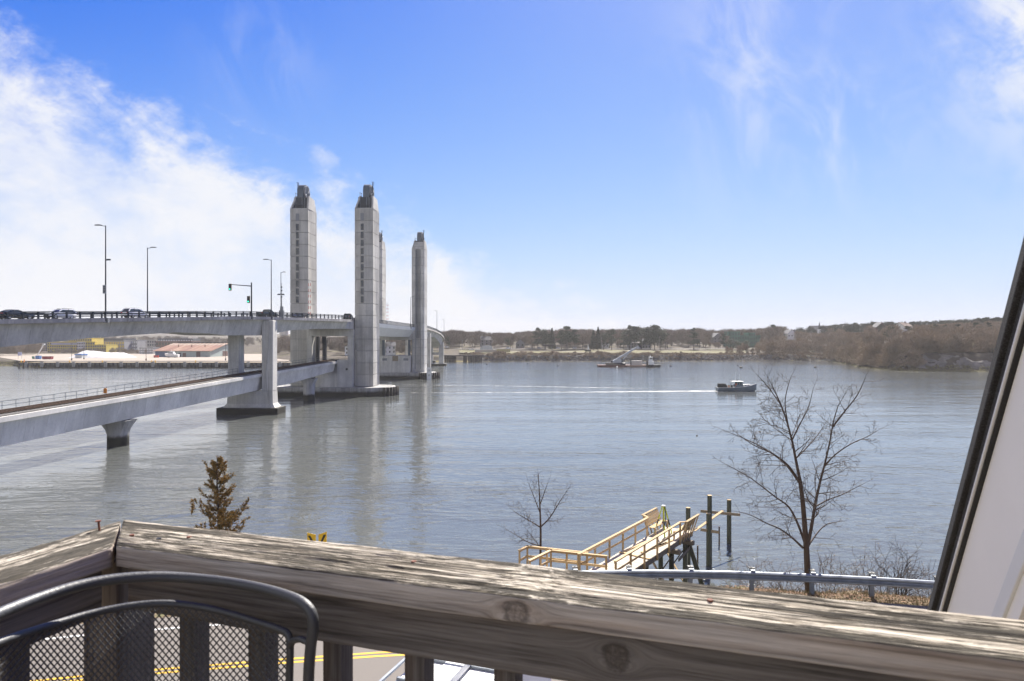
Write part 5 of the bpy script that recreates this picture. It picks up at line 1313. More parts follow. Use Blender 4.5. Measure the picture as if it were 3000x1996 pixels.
# left wing: two parallel railings
WG = thing('walkway_landing', 'lumber landing with double railing turning left along the bank', 'landing')
def wing(pts, zb=zd):
    P = [Vector(p) for p in pts]
    for a_, b_ in zip(P[:-1], P[1:]):
        n_ = max(1, round((b_-a_).length/1.3))
        for k in range(n_ + 1):
            if k == n_ and b_ is not P[-1]: continue
            p = a_.lerp(b_, k/n_); mb = MB(); mb.box(-0.05, 0.05, -0.05, 0.05, -0.6, 1.04); mb.build('railing_post', NEWWOOD['Z'], WG, p)
        d = (b_-a_); L = d.length; an = math.atan2(d.y, d.x); pit = math.asin(d.z/L) if L else 0
        for zc, hh_, ww in ((1.06, 0.04, 0.15), (0.99, 0.09, 0.04), (0.52, 0.12, 0.04)):
            mb = MB(); mb.box(-0.06, L + 0.06, -ww/2, ww/2, zc - hh_/2, zc + hh_/2); o = mb.build({1.06: 'handrail', 0.99: 'rail_board', 0.52: 'mid_rail'}[zc], NEWWOOD['X'], WG, a_); o.rotation_euler = (0, -pit, an)
zr = zd
def wg(u, v): return G(u, v, zr + 1.06) - Vector((0, 0, 1.06))
wing([wg(1522, 1612), wg(1545, 1600), wg(1720, 1619)])
wing([wg(1552, 1642), wg(1614, 1612), wg(1776, 1629)])
A_, B_, C_, D_ = wg(1530, 1604), wg(1725, 1615), wg(1790, 1650), wg(1552, 1648)
mb = MB(); mb.loft([[p + Vector((0, 0, -0.04 - zz)) for p in (D_, C_, B_, A_)] for zz in (0.12, 0)]); mb.build('landing_deck', DECKWOOD, WG)
for p in (A_, B_, C_, D_):
    mb = MB(); mb.tube([(p.x, p.y, -1.5), (p.x, p.y, zd - 0.17)], 0.13, 8); mb.build('piling', PILEWOOD, WG)
# free-standing pilings with boards
def piling(u, vtop, vw, rad, label):
    b0 = G(u, vw, 0.0); zt = PZ(vtop, b0.y)
    T = thing('piling', label, 'piling', b0, 0, 'pilings beyond the walkway')
    mb = MB(); mb.tube([(0, 0, -3), (0, 0, zt)], [rad*1.05, rad*0.95], 14); mb.build('shaft', PILEWOOD, T, smooth=False)
    mb = MB(); mb.cyl((0, 0, zt + 0.001), rad*0.93, 0.02, 14); mb.build('cut_top', NEWWOOD['X'], T); return b0, zt
p1, z1 = piling(2079, 1452, 1650, 0.17, 'tallest weathered piling with crossed boards right of the walkway')
p2, z2 = piling(2136, 1465, 1592, 0.18, 'rightmost weathered piling standing in the water')
p3, z3 = piling(2076, 1505, 1658, 0.17, 'shorter piling in front of the tallest one')
p4, z4 = piling(2016, 1488, 1655, 0.17, 'dark piling just behind the walkway benches')
def plk(a_, b_, label, w=0.05, h=0.2):
    c = (a_ + b_)/2; T = thing('nailed_board', label, 'board', c, 0, 'boards nailed to the pilings')
    mb = MB(); mb.beam(a_ - c, b_ - c, w, h); mb.build('plank', NEWWOOD['X'] if rnd.random() < 0.6 else GREYWOOD, T)
plk(W(2053, 1498, 50.2), W(2168, 1509, 52.8), 'long level board nailed across the two tall pilings')
plk(W(2034, 1556, 47.0), W(2117, 1497, 50.5), 'slanting board rising across the tall pilings', 0.2, 0.05)
plk(W(2053, 1552, 48.2), W(2106, 1560, 48.9), 'short lower board nailed to the tall pilings')
plk(W(2008, 1565, 45.0), W(2040, 1546, 46.5), 'pale board reaching from the walkway to the pilings', 0.2, 0.05)
for u, vt, vb, lab in ((2107, 1543, 1597, 'thin iron stake beside the rightmost piling'), (2044, 1599, 1650, 'thin iron stake below the slanting board')):
    b0 = G(u, vb, 0); zt = PZ(vt, b0.y); T = thing('stake', lab, 'stake', b0); mb = MB(); mb.tube([(0, 0, -1.5), (0, 0, zt)], 0.055, 6); mb.build('rod', RUST, T)
# survey tripod at the end of the walk
LIME = M('lime_tripod_paint', (0.50, 0.62, 0.02), 0.5, 0, 0.05)
tp_ = nr + wd*(Lw - 1.3) + Vector((0, 0, 0)); TP = thing('survey_tripod', 'lime yellow survey tripod standing at the end of the walkway', 'tripod', tp_ + Vector((-0.1, 0.3, 0)))
for a_ in (0.4, 2.5, 4.6):
    mb = MB(); mb.beam((0.62*math.cos(a_), 0.62*math.sin(a_), 0.0), (0.08*math.cos(a_), 0.08*math.sin(a_), 1.75), 0.075, 0.04); lg = mb.build('leg', LIME, TP)
    mb = MB(); mb.beam((0.44*math.cos(a_), 0.44*math.sin(a_), 0.55), (0.34*math.cos(a_), 0.34*math.sin(a_), 0.9), 0.09, 0.055); mb.build('leg_clamp', BLACK, lg)
mb = MB(); mb.cyl((0, 0, 1.75), 0.11, 0.05, 12); mb.build('head_plate', WHITEP, TP)
mb = MB(); mb.tube([(0.06, -0.04, 1.72), (0.12, -0.1, 1.3), (0.1, -0.12, 0.8), (0.16, -0.1, 0.5)], 0.03, 6); mb.build('strap', BLACK, TP)

# ------------------------------------------------------------------ white truck with rack, parked below
TK = thing('utility_truck', 'white truck with flat top and aluminium ladder rack parked below the deck', 'truck', (0, 0, 0))
zt = ZST + 2.55
def tkp(u, v, z=zt): return G(u, v, z)
ca_, cb_ = tkp(1130, 2010), tkp(1235, 1912)     # left side going back
dirb = (cb_ - ca_).normalized(); dirr = Vector((dirb.y, -dirb.x, 0))
TK.location = Vector((ca_.x, ca_.y, ZST)); TK.rotation_euler = (0, 0, math.atan2(dirb.y, dirb.x))
# local x: away along the side; y: negative to the right
Lt, Wt = 5.4, 2.15
mb = MB(); mb.box(-2.6, Lt - 2.6, -Wt, 0, 0.7, 2.5); mb.build('box_body', WHITEP, TK, bevel=0.05)
for k in range(6):
    mb = MB(); mb.box(-2.5 + k*0.95, -2.44 + k*0.95, -Wt + 0.04, -0.04, 2.501, 2.56); mb.build('roof_rib', GALV, TK)
mb = MB(); mb.box(-2.4, Lt - 2.8, -1.25, -0.85, 2.57, 2.74); mb.build('roof_beam', WHITEP, TK)
for yy in (-0.02, -Wt + 0.02):
    mb = MB(); mb.box(-2.4, Lt - 2.8, yy - 0.025, yy + 0.025, 2.72, 2.77); mb.build('rack_rail', GALV, TK)
    for k in range(4):
        mb = MB(); mb.box(-2.3 + k*1.6, -2.24 + k*1.6, yy - 0.03, yy + 0.03, 2.5, 2.86); mb.build('rack_post', GALV, TK)
for k in range(3):
    mb = MB(); mb.box(-2.3 + k*1.6, -2.25 + k*1.6, -Wt, 0, 2.78, 2.82); mb.build('rack_bar', GALV, TK)
mb = MB(); mb.box(Lt - 2.59, Lt - 0.8, -Wt + 0.1, -0.1, 0.5, 2.0); mb.build('cab', WHITEP, TK, bevel=0.12)
mb = MB(); mb.box(Lt - 1.6, Lt - 0.79, -Wt + 0.18, -0.18, 1.35, 1.9); mb.build('windscreen', GLASS, TK)
for xx in (-1.8, Lt - 1.6):
    for yy in (-0.12, -Wt + 0.12):
        mb = MB(); mb.loft([[Vector((xx + 0.38*math.cos(a_), yy + s_, 0.38 + 0.38*math.sin(a_))) for a_ in np.linspace(0, 6.283, 17)[:-1]] for s_ in (-0.11, 0.11)]); mb.build('wheel', RUBBER, TK)
# ------------------------------------------------------------------ vehicles
tyre_me = {}
def wheel(parent, x, y, r_, w=0.22):
    if r_ not in tyre_me:
        mb = MB(); n_ = 18; A = np.linspace(0, 2*math.pi, n_ + 1)[:-1]
        prof = [(r_*0.62, -w/2), (r_*0.93, -w/2), (r_, -w*0.36), (r_, w*0.36), (r_*0.93, w/2), (r_*0.62, w/2)]
        mb.loft([[Vector((a_*math.cos(t), b_, a_*math.sin(t))) for t in A] for a_, b_ in prof], True, False); t_me = mb.mesh('tyre', RUBBER, True)
        mb = MB()
        mb.loft([[Vector((a_*math.cos(t), b_, a_*math.sin(t))) for t in A] for a_, b_ in ((r_*0.64, -w*0.44), (r_*0.5, -w*0.36), (r_*0.18, -w*0.45), (0.02, -w*0.45))], True, True)
        mb.loft([[Vector((a_*math.cos(t), b_, a_*math.sin(t))) for t in A] for a_, b_ in ((r_*0.64, w*0.44), (r_*0.5, w*0.36), (r_*0.18, w*0.45), (0.02, w*0.45))], True, True)
        tyre_me[r_] = (t_me, mb.mesh('rim', CHROME))
    t = inst('tyre', tyre_me[r_][0], parent, (x, y, r_)); inst('rim', tyre_me[r_][1], t, (0, 0, 0))
def car(label, cat, at, heading, paint, kind='suv', scale=1.0):
    Cn = thing('parked_car' if kind == 'parked' else {'suv': 'sport_utility_car', 'sedan': 'sedan_car', 'pickup': 'pickup_truck', 'hatch': 'hatchback_car'}[kind], label, cat, at, heading)
    L, Wd, belt, roof, rw = {'suv': (4.7, 1.86, 1.02, 1.66, 0.36), 'sedan': (4.85, 1.84, 0.95, 1.43, 0.33), 'pickup': (5.7, 1.98, 1.15, 1.85, 0.40), 'hatch': (4.2, 1.76, 0.95, 1.5, 0.32)}[kind]
    hood = {'suv': 0.98, 'sedan': 0.86, 'pickup': 1.12, 'hatch': 0.9}[kind]; tail = {'suv': 1.02, 'sedan': 0.98, 'pickup': 1.12, 'hatch': 0.95}[kind]
    stt = [(-L/2, 0.50, tail - 0.22, 0.80), (-L/2 + 0.12, 0.30, tail, 0.92), (-L*0.30, 0.24, tail, 1.0), (-L*0.10, 0.22, belt, 1.0), (L*0.14, 0.22, belt, 1.0), (L*0.24, 0.24, lerp(belt, hood, 0.6), 0.99), (L*0.40, 0.26, hood - 0.04, 0.95), (L/2 - 0.1, 0.32, hood - 0.16, 0.86), (L/2, 0.45, hood - 0.36, 0.74)]
    rings = []
    for x, zb, zt, wk in stt:
        h = Wd/2*wk
        rings.append([Vector((x, -h*0.9, zb)), Vector((x, -h, zb + 0.16)), Vector((x, -h, lerp(zb, zt, 0.72))), Vector((x, -h*0.93, zt)), Vector((x, h*0.93, zt)), Vector((x, h, lerp(zb, zt, 0.72))), Vector((x, h, zb + 0.16)), Vector((x, h*0.9, zb))])
    mb = MB(); mb.loft(rings); bo = mb.build('body', paint, Cn); smooth_by_angle(bo.data, 40)
    xr, xf, xrt, xft = {'suv': (-L/2 + 0.12, L*0.22, -L/2 + 0.55, L*0.04), 'sedan': (-L*0.40, L*0.20, -L*0.22, L*0.02), 'pickup': (-0.55, L*0.20, -0.4, L*0.06), 'hatch': (-L/2 + 0.15, L*0.24, -L/2 + 0.6, L*0.06)}[kind]
    hb, ht = Wd/2*0.90, Wd/2*0.70
    low = [Vector((xr, -hb, belt - 0.03)), Vector((xf, -hb, belt - 0.03)), Vector((xf, hb, belt - 0.03)), Vector((xr, hb, belt - 0.03))]
    top = [Vector((xrt, -ht, roof - 0.13)), Vector((xft, -ht, roof - 0.13)), Vector((xft, ht, roof - 0.13)), Vector((xrt, ht, roof - 0.13))]
    mb = MB(); mb.loft([low, top]); mb.build('windows', GLASS, Cn)
    mb = MB(); mb.loft([[p + Vector((0, 0, 0.0)) for p in top], [Vector((p.x*0.97 + 0.0, p.y*0.92, roof)) for p in top]]); mb.build('roof', paint, Cn)
    for i in range(4):
        mb = MB(); mb.beam(low[i]*1.004, top[i]*1.004, 0.15, 0.13, (0, 1, 0)); mb.build('pillar', paint, Cn)
    for sy in (-1, 1):
        for t in (0.42,):
            a_ = Vector((lerp(xr, xf, t), sy*hb, belt)); b_ = Vector((lerp(xrt, xft, t), sy*ht, roof - 0.05)); mb = MB(); mb.beam(a_*1.003, b_*1.003, 0.07, 0.07, (0, 1, 0)); mb.build('pillar', BLACK, Cn)
        mb = MB(); mb.cbox((xf - 0.15, sy*(hb + 0.12), belt + 0.08), (0.12, 0.2, 0.14)); mb.build('mirror', paint, Cn)
        mb = MB(); mb.cbox((-L/2 + 0.05, sy*Wd*0.36, tail - 0.18), (0.16, 0.34, 0.2)); mb.build('tail_light', REDLAMP, Cn)
        mb = MB(); mb.cbox((L/2 - 0.14, sy*Wd*0.33, hood - 0.27), (0.2, 0.36, 0.13)); mb.build('headlight', CHROME, Cn)
        for xx in (-L*0.29, L*0.30):
            wheel(Cn, xx, sy*(Wd/2 - 0.12), rw)
        if kind == 'suv':
            mb = MB(); mb.tube([(xrt + 0.1, sy*ht*0.9, roof + 0.06), (xft - 0.1, sy*ht*0.9, roof + 0.06)], 0.025, 5); mb.build('roof_rail', BLACK, Cn)
    mb = MB(); mb.cbox((L/2 - 0.02, 0, 0.55), (0.1, Wd*0.6, 0.26)); mb.build('grille', BLACK, Cn)
    mb = MB(); mb.cbox((0, 0, 0.27), (L*0.9, Wd*0.86, 0.12)); mb.build('sill', BLACK, Cn)
    if kind == 'pickup':
        mb = MB(); mb.box(-L/2 + 0.18, -0.7, -Wd*0.40, Wd*0.40, tail - 0.02, tail + 0.012); mb.build('bed', BLACK, Cn)
    if scale != 1.0: Cn.scale = (scale,)*3
    return Cn
P_DK = M('black_car_paint', (0.012, 0.014, 0.018), 0.25, 0.2, 0.05, coat=1.0)
P_WH = M('white_car_paint', (0.86, 0.86, 0.85), 0.28, 0, 0.04, coat=1.0)
P_SI = M('silver_car_paint', (0.42, 0.44, 0.46), 0.3, 0.5, 0.04, coat=1.0)
P_GN = M('dark_green_car_paint', (0.018, 0.03, 0.024), 0.3, 0.1, 0.05, coat=1.0)
P_BL = M('blue_car_paint', (0.03, 0.06, 0.14), 0.3, 0.1, 0.05, coat=1.0)
def on_deck(Y, off): 
    p = deck_pt(Y, off, redge_z(Y) - 0.058); return p, math.atan2(1.0, rslope(Y))
def find_Y(u, off):
    for Y in np.arange(70, 188, 0.25):
        p = deck_pt(Y, off, 0)
        if CU + F*p.x/p.y >= u: return float(Y)
    return 180.0
p, hd = on_deck(find_Y(40, 4.2), 4.2); car('black sedan on the bridge at the left edge', 'car', p, hd, P_DK, 'sedan')
p, hd = on_deck(find_Y(172, 9.5), 9.5); car('white sport utility car with roof rails facing us on the bridge', 'car', p, hd + math.pi, P_WH, 'suv')
p, hd = on_deck(find_Y(396, 4.2), 4.2); car('white sport utility car driving away, between the two left lamps', 'car', p, hd, P_WH, 'suv')
p, hd = on_deck(find_Y(782, 4.2), 4.2); car('dark green pickup above the frame pier', 'pickup truck', p, hd, P_GN, 'pickup')
p, hd = on_deck(find_Y(872, 9.8), 9.8); car('dark car in front of the foot of the left tower', 'car', p, hd + math.pi, P_DK, 'hatch')
p = Vector((PX(1021, 189.5), 189.5, 21.76)); car('dark car about to pass between the nearer towers', 'car', p, math.pi/2, P_DK, 'suv')

# ------------------------------------------------------------------ lobster boat
HULL = M('grey_boat_hull', (0.13, 0.165, 0.19), 0.35, 0, 0.12, 0.8)
CABW = M('boat_white', (0.70, 0.68, 0.64), 0.4, 0, 0.06)
LB = thing('lobster_boat', 'grey hulled lobster boat with white cabin heading right across the river', 'boat', G(2100, 1146) + Vector((6.2, 0, 0)), R(-3))
def ring_b(x, hw, zs, keel): return [Vector((x, 0, keel)), Vector((x, -hw*0.75, keel + 0.35)), Vector((x, -hw, 0.4)), Vector((x, -hw*1.04, zs)), Vector((x, hw*1.04, zs)), Vector((x, hw, 0.4)), Vector((x, hw*0.75, keel + 0.35))]
mb = MB(); mb.loft([ring_b(*a_) for a_ in ((-6.1, 1.75, 1.15, -0.5), (-4, 1.9, 1.12, -0.6), (-1, 1.95, 1.2, -0.7), (2, 1.75, 1.45, -0.7), (4, 1.2, 1.75, -0.6), (5.3, 0.62, 2.05, -0.3), (6.25, 0.06, 2.35, 0.5))]); o = mb.build('hull', HULL, LB); smooth_by_angle(o.data, 50)
mb = MB()
for sy in (-1, 1): mb.tube([(-6.1, sy*1.84, 1.18), (-1, sy*2.04, 1.24), (2, sy*1.84, 1.49), (4, sy*1.27, 1.79), (5.3, sy*0.66, 2.09), (6.2, sy*0.08, 2.39)], 0.06, 6)
mb.build('gunwale', CABW, LB)
mb = MB(); mb.loft([[Vector((1.9, -1.3, 1.4)), Vector((1.9, 1.3, 1.4)), Vector((1.9, 1.1, 2.1)), Vector((1.9, -1.1, 2.1))], [Vector((4.3, -0.75, 1.7)), Vector((4.3, 0.75, 1.7)), Vector((4.3, 0.55, 2.2)), Vector((4.3, -0.55, 2.2))]]); mb.build('trunk_cabin', CABW, LB)
mb = MB(); mb.box(2.2, 2.8, -1.25, -1.2, 1.75, 1.95); mb.box(3.2, 3.7, -1.08, -1.02, 1.82, 2.0); mb.build('porthole', GLASS, LB)
mb = MB(); mb.box(-1.6, 1.88, -1.45, 1.45, 2.98, 3.12); mb.build('cabin_roof', CABW, LB, bevel=0.04)
mb = MB(); mb.hexa([(1.6, -1.35, 1.2), (1.95, -1.35, 1.2), (1.95, 1.35, 1.2), (1.6, 1.35, 1.2), (1.3, -1.3, 2.97), (1.5, -1.3, 2.97), (1.5, 1.3, 2.97), (1.3, 1.3, 2.97)]); mb.build('windshield', HULL, LB)
for sy in (-1.38, 1.30):
    mb = MB(); mb.box(-0.6, 1.55, sy, sy + 0.08, 1.2, 2.0); mb.build('cabin_side', HULL, LB)
    for xa, xb in ((0.0, 0.55), (0.75, 1.3)):
        mb = MB(); mb.box(xa, xb, sy + 0.02, sy + 0.05, 2.05, 2.85); mb.build('side_window', GLASS, LB)
    for xa in (-1.5, -0.1, 0.62, 1.3):
        mb = MB(); mb.box(xa, xa + 0.12, sy, sy + 0.08, 2.0 if xa > -1 else 1.2, 2.97); mb.build('cabin_post', CABW if xa < -1 else HULL, LB)
mb = MB(); mb.box(-0.5, 0.1, -1.0, -0.6, 1.2, 2.4); mb.build('oilskins', M('orange_oilskin', (0.55, 0.12, 0.04), 0.6), LB)
mb = MB(); mb.tube([(0.2, 0, 3.12), (0.2, 0, 3.9)], 0.04, 5); mb.cyl((0.2, 0, 3.6), 0.22, 0.12, 10); mb.build('radar', BLACK, LB)
mb = MB(); mb.tube([(-1.3, 0.4, 3.12), (-1.9, 0.4, 3.6), (-1.0, 0.4, 3.2)], 0.05, 5); mb.build('hauler_boom', BLACK, LB)
mb = MB(); mb.tube([(0.9, -0.5, 3.12), (0.9, -0.5, 5.4)], 0.02, 4); mb.tube([(-0.2, 0.6, 3.12), (-0.2, 0.6, 5.9)], 0.02, 4); mb.build('antenna', WHITEP, LB)
TRAP = M('lobster_trap_wire', (0.045, 0.05, 0.05), 0.7, 0.2, 0.4, 6.0)
r = random.Random(2); ti = 0
for ix, xx in enumerate((-5.7, -4.6, -3.5, -2.5)):
    for iy, yy in enumerate((-1.2, 0.1)):
        for iz in range(3 if ix < 2 else 2):
            lab = f"wire lobster trap, {('bottom', 'second', 'top')[iz]} of the {('sternmost', 'second', 'third', 'fourth')[ix]} stack on the {('near', 'far')[iy]} side of the boat"
            T = thing('lobster_trap', lab, 'lobster trap', LB.location + Vector((xx + 0.5, yy + 0.6, 1.1 + iz*0.42)), r.uniform(-0.05, 0.05), 'lobster traps on the boat')
            mb = MB(); a_, b_, c_ = 0.5, 0.3, 0.19
            for sx in (-1, 1):
                for sy in (-1, 1): mb.box(sx*a_ - 0.03, sx*a_ + 0.03, sy*b_ - 0.03, sy*b_ + 0.03, 0, 0.38)
            for zz in (0, 0.13, 0.26, 0.38):
                for sy in (-1, 1): mb.beam((-a_, sy*b_, zz), (a_, sy*b_, zz), 0.04, 0.04)
                for sx in (-1, 1): mb.beam((sx*a_, -b_, zz), (sx*a_, b_, zz), 0.04, 0.04)
            for k in range(1, 6): mb.box(-a_ + k*0.166 - 0.015, -a_ + k*0.166 + 0.015, -b_ - 0.01, -b_ + 0.01, 0, 0.38)
            mb.build('wire_frame', TRAP, T)
            mb = MB(); mb.box(-a_ + 0.05, a_ - 0.05, -b_ + 0.05, b_ - 0.05, 0.03, 0.33); mb.build('bait_and_netting', TRAP, T)
for i_, (xx, yy, cc) in enumerate(((-3.1, -1.45, CABW), (-2.5, -1.5, CABW), (-2.9, -1.5, ORANGE))):
    T = thing('bait_bucket', ['white bait bucket by the trap stack on the boat', 'white bucket behind the boat cabin', 'orange bucket on the boat deck'][i_], 'bucket', LB.location + Vector((xx, yy, 1.2)))
    mb = MB(); mb.loft([[Vector((rr*math.cos(t), rr*math.sin(t), zz)) for t in np.linspace(0, 6.283, 11)[:-1]] for rr, zz in ((0.2, 0), (0.26, 0.6), (0.28, 0.62))]); mb.build('pail', cc, T)
# wake: broken foam lines behind the boat
m_, q, b = pmat('wake_foam'); ps = q.node('ShaderNodeNewGeometry').outputs['Position']
f = q.noise(q.vscale(ps, (0.25, 1.6, 1)), 1.0, 6, 0.7, 0.5)
b.inputs['Base Color'].default_value = (0.75, 0.75, 0.72, 1); b.inputs['Roughness'].default_value = 0.9
uvx = q.sep(q.node('ShaderNodeTexCoord').outputs['Generated'])[0]
q.put(b.inputs['Alpha'], q.mul(q.ss(q.add(f, q.mul(uvx, 0.12)), 0.49, 0.68), 0.85))
FOAM = m_
def foam(name, pts, w0, w1, label):
    mb = MB(); n_ = 60; C = [c_ + Vector((0, 0.9*mnoise.noise(Vector((c_.x*0.07, c_.y*0.01, 3)))*(1 if len(pts) == 4 else 0.2), 0)) for c_ in catmull([Vector((p[0], p[1], 0.03)) for p in pts], 26)]
    for i in range(len(C)-1):
        t0, t1 = i/(len(C)-1), (i+1)/(len(C)-1); tp = lambda t_: lerp(w0, w1, t_)*min(1.0, t_*6, 0.15 + (1 - t_)*(40 if w1 > w0 else 5))*(0.75 + 0.9*abs(mnoise.noise(Vector((t_*23, w0, 0))))); wa, wb = tp(t0), tp(t1)
        mb.quad((C[i].x, C[i].y - wa, 0.03), (C[i+1].x, C[i+1].y - wb, 0.03), (C[i+1].x, C[i+1].y + wb, 0.03), (C[i].x, C[i].y + wa, 0.03))
    tag(mb.build(name, FOAM), label, 'wake', kind='stuff')
bx = LB.location
foam('boat_wake', [(PX(1166, 208), 209), (PX(1500, 210), 210), (PX(1800, 212), 212.5), (bx.x - 4, bx.y)], 0.9, 2.4, 'white foam wake trailing behind the lobster boat')
foam('boat_wake_wave', [(PX(1160, 246), 246), (PX(1350, 244), 243), (PX(1600, 236), 236), (PX(1900, 226), 227)], 1.2, 0.8, 'faint foam line of the wake wave beyond the boat wake')
foam('bow_wave', [(bx.x - 6.5, bx.y - 2.2), (bx.x, bx.y - 2.3), (bx.x + 5.5, bx.y - 1.2)], 0.45, 0.2, 'white water along the lobster boat hull')

# ------------------------------------------------------------------ crane barge with tug
YB = 415.0; b0 = Vector((PX(1751, YB), YB, 0))
BG = thing('crane_barge', 'low rusty crane barge moored before the far shore', 'barge', b0)
BRG = M('barge_rust', (0.10, 0.04, 0.03), 0.8, 0.1, 0.35, 0.3)
mb = MB(); mb.hexa([(0.6, -5, -0.8), (31.5, -5, -0.8), (31.5, 5, -0.8), (0.6, 5, -0.8), (0, -5, 1.2), (32, -5, 1.2), (32, 5, 1.2), (0, 5, 1.2)]); mb.build('hull', BRG, BG)
mb = MB(); mb.box(17.0, 30.5, -5.3, -5.02, 0.5, 0.95); mb.build('rub_rail', M('pale_rub_rail', (0.5, 0.38, 0.3), 0.8), BG)
for i_ in range(3):
    mb = MB(); mb.box(4.6, 13.5 - i_*2, -4.2 + i_*0.02, -1.0, 1.21 + i_*0.42, 1.6 + i_*0.42); mb.build('timber_mat', GREYWOOD, BG)
CRG = M('crane_grey', (0.40, 0.42, 0.44), 0.5, 0.1, 0.12, 0.5)
CR = thing('crane', 'grey crawler crane with raised boom on the barge', 'crane', b0 + Vector((11.5, 0, 1.22)))
mb = MB(); mb.box(-1.4, 5.2, -2.4, -1.2, 0, 1.25); mb.box(-1.4, 5.2, 1.2, 2.4, 0, 1.25); mb.build('tracks', BLACK, CR, bevel=0.3)
mb = MB(); mb.box(-2.6, 3.4, -1.6, 1.6, 1.3, 2.1); mb.hexa([(-2.6, -1.6, 2.1), (3.2, -1.6, 2.1), (3.2, 1.6, 2.1), (-2.6, 1.6, 2.1), (-1.2, -1.5, 3.4), (2.6, -1.5, 3.4), (2.6, 1.5, 3.4), (-1.2, 1.5, 3.4)]); mb.build('upper_house', CRG, CR)
mb = MB(); mb.box(-3.4, -2.62, -1.6, 1.6, 1.4, 2.7); mb.build('counterweight', BLACK, CR)
mb = MB(); mb.box(2.6, 3.9, -1.7, -0.6, 1.5, 3.5); mb.build('cab', GLASS, CR)
bb, bt_ = Vector((-0.6, 0.3, 2.8)), Vector((14.0, 0.3, 11.6))
mb = MB(); mb.loft([[bb + Vector((0, sy*0.7, sz*0.75)) for sy, sz in ((-1, -1), (1, -1), (1, 1), (-1, 1))], [bb.lerp(bt_, 0.6) + Vector((0, sy*0.6, sz*0.62)) for sy, sz in ((-1, -1), (1, -1), (1, 1), (-1, 1))], [bt_ + Vector((0, sy*0.35, sz*0.4)) for sy, sz in ((-1, -1), (1, -1), (1, 1), (-1, 1))]]); mb.build('boom', CRG, CR)
mb = MB(); mb.beam((3.0, 0.3, 2.2), bb.lerp(bt_, 0.62), 0.5, 0.5); mb.build('boom_cylinder', CRG, CR)
mb = MB(); mb.hexa([(13.4, -0.3, 11.2), (15.4, -0.3, 10.4), (15.4, 0.9, 10.4), (13.4, 0.9, 11.2), (13.4, -0.3, 12.2), (14.4, -0.3, 12.0), (14.4, 0.9, 12.0), (13.4, 0.9, 12.2)]); mb.build('boom_head', BLACK, CR)
CN = thing('shipping_container', 'white ribbed container standing on the barge', 'container', b0 + Vector((20.4, 0, 1.22)))
mb = MB(); mb.box(0, 6.4, -1.3, 1.3, 0, 2.6); mb.build('shell', M('container_white', (0.62, 0.58, 0.53), 0.7, 0, 0.2, 0.8), CN)
mb = MB()
for k in range(15): mb.box(0.3 + k*0.4, 0.48 + k*0.4, -1.36, -1.302, 0.15, 2.45)
tag(mb.build('corrugation', MATS['container_white'], CN), kind='stuff')
SP = thing('spud_pile', 'dark upright spud pile at the middle of the barge', 'spud', b0 + Vector((19.4, -4.6, 0))); mb = MB(); mb.tube([(0, 0, -2), (0, 0, 4.2)], 0.35, 8); mb.cyl((0, 0, 4.2), 0.5, 0.35, 8); mb.build('pipe', STEEL_D, SP)
TG = thing('tugboat', 'small white and black tug moored at the right end of the barge', 'tugboat', b0 + Vector((31.5, -6.5, 0)))
mb = MB(); mb.loft([[Vector((x, -w_, 1.5)), Vector((x, w_, 1.5)), Vector((x, w_*0.8, -0.6)), Vector((x, -w_*0.8, -0.6))] for x, w_ in ((-3.2, 1.6), (-1, 2.1), (2, 2.0), (4.2, 1.3), (5.2, 0.2))]); mb.build('hull', BLACK, TG)
mb = MB(); mb.box(-1.9, 1.1, -1.3, 1.3, 1.5, 3.7); mb.build('deckhouse', WHITEP, TG, bevel=0.1)
mb = MB(); mb.box(-1.6, 0.3, -1.1, 1.1, 3.72, 6.0); ph = mb.build('wheelhouse', WHITEP, TG, bevel=0.1)
mb = MB(); mb.box(-1.4, 0.1, -1.13, -1.105, 4.8, 5.6); mb.build('wheelhouse_window', GLASS, ph)
mb = MB(); mb.box(-1.8, 0.6, -1.35, 1.35, 6.02, 6.2); mb.cyl((-0.9, 0, 6.2), 0.3, 0.7, 8); mb.build('wheelhouse_roof', WHITEP, TG)
mb = MB(); mb.tube([(-0.2, 0, 6.2), (-0.2, 0, 8.0)], 0.08, 5); mb.box(-0.8, 0.4, -0.05, 0.05, 7.0, 7.1); mb.build('mast', BLACK, TG)
mb = MB(); mb.cyl((-2.6, 0.6, 1.5), 0.45, 2.6, 8); mb.build('exhaust_stack', BLACK, TG)
for i_ in range(5):
    mb = MB(); mb.loft([[Vector((1.8 + i_*0.7 + 0.55*math.cos(t), -2.1 + i_*0.22 + s_, 0.8 + 0.55*math.sin(t))) for t in np.linspace(0, 6.283, 13)[:-1]] for s_ in (-0.2, 0.2)]); mb.build('tyre_fender', RUBBER, TG)
BY = thing('mooring_float', 'white round float beside the crane barge', 'float', b0 + Vector((10.8, -6.3, 0)))
mb = MB(); mb.loft([[Vector((0.55*math.sin(a_)*math.cos(t), 0.55*math.sin(a_)*math.sin(t), 0.2 - 0.5*math.cos(a_))) for t in np.linspace(0, 6.283, 11)[:-1]] for a_ in np.linspace(0.15, math.pi - 0.15, 7)]); mb.build('ball', CABW, BY)
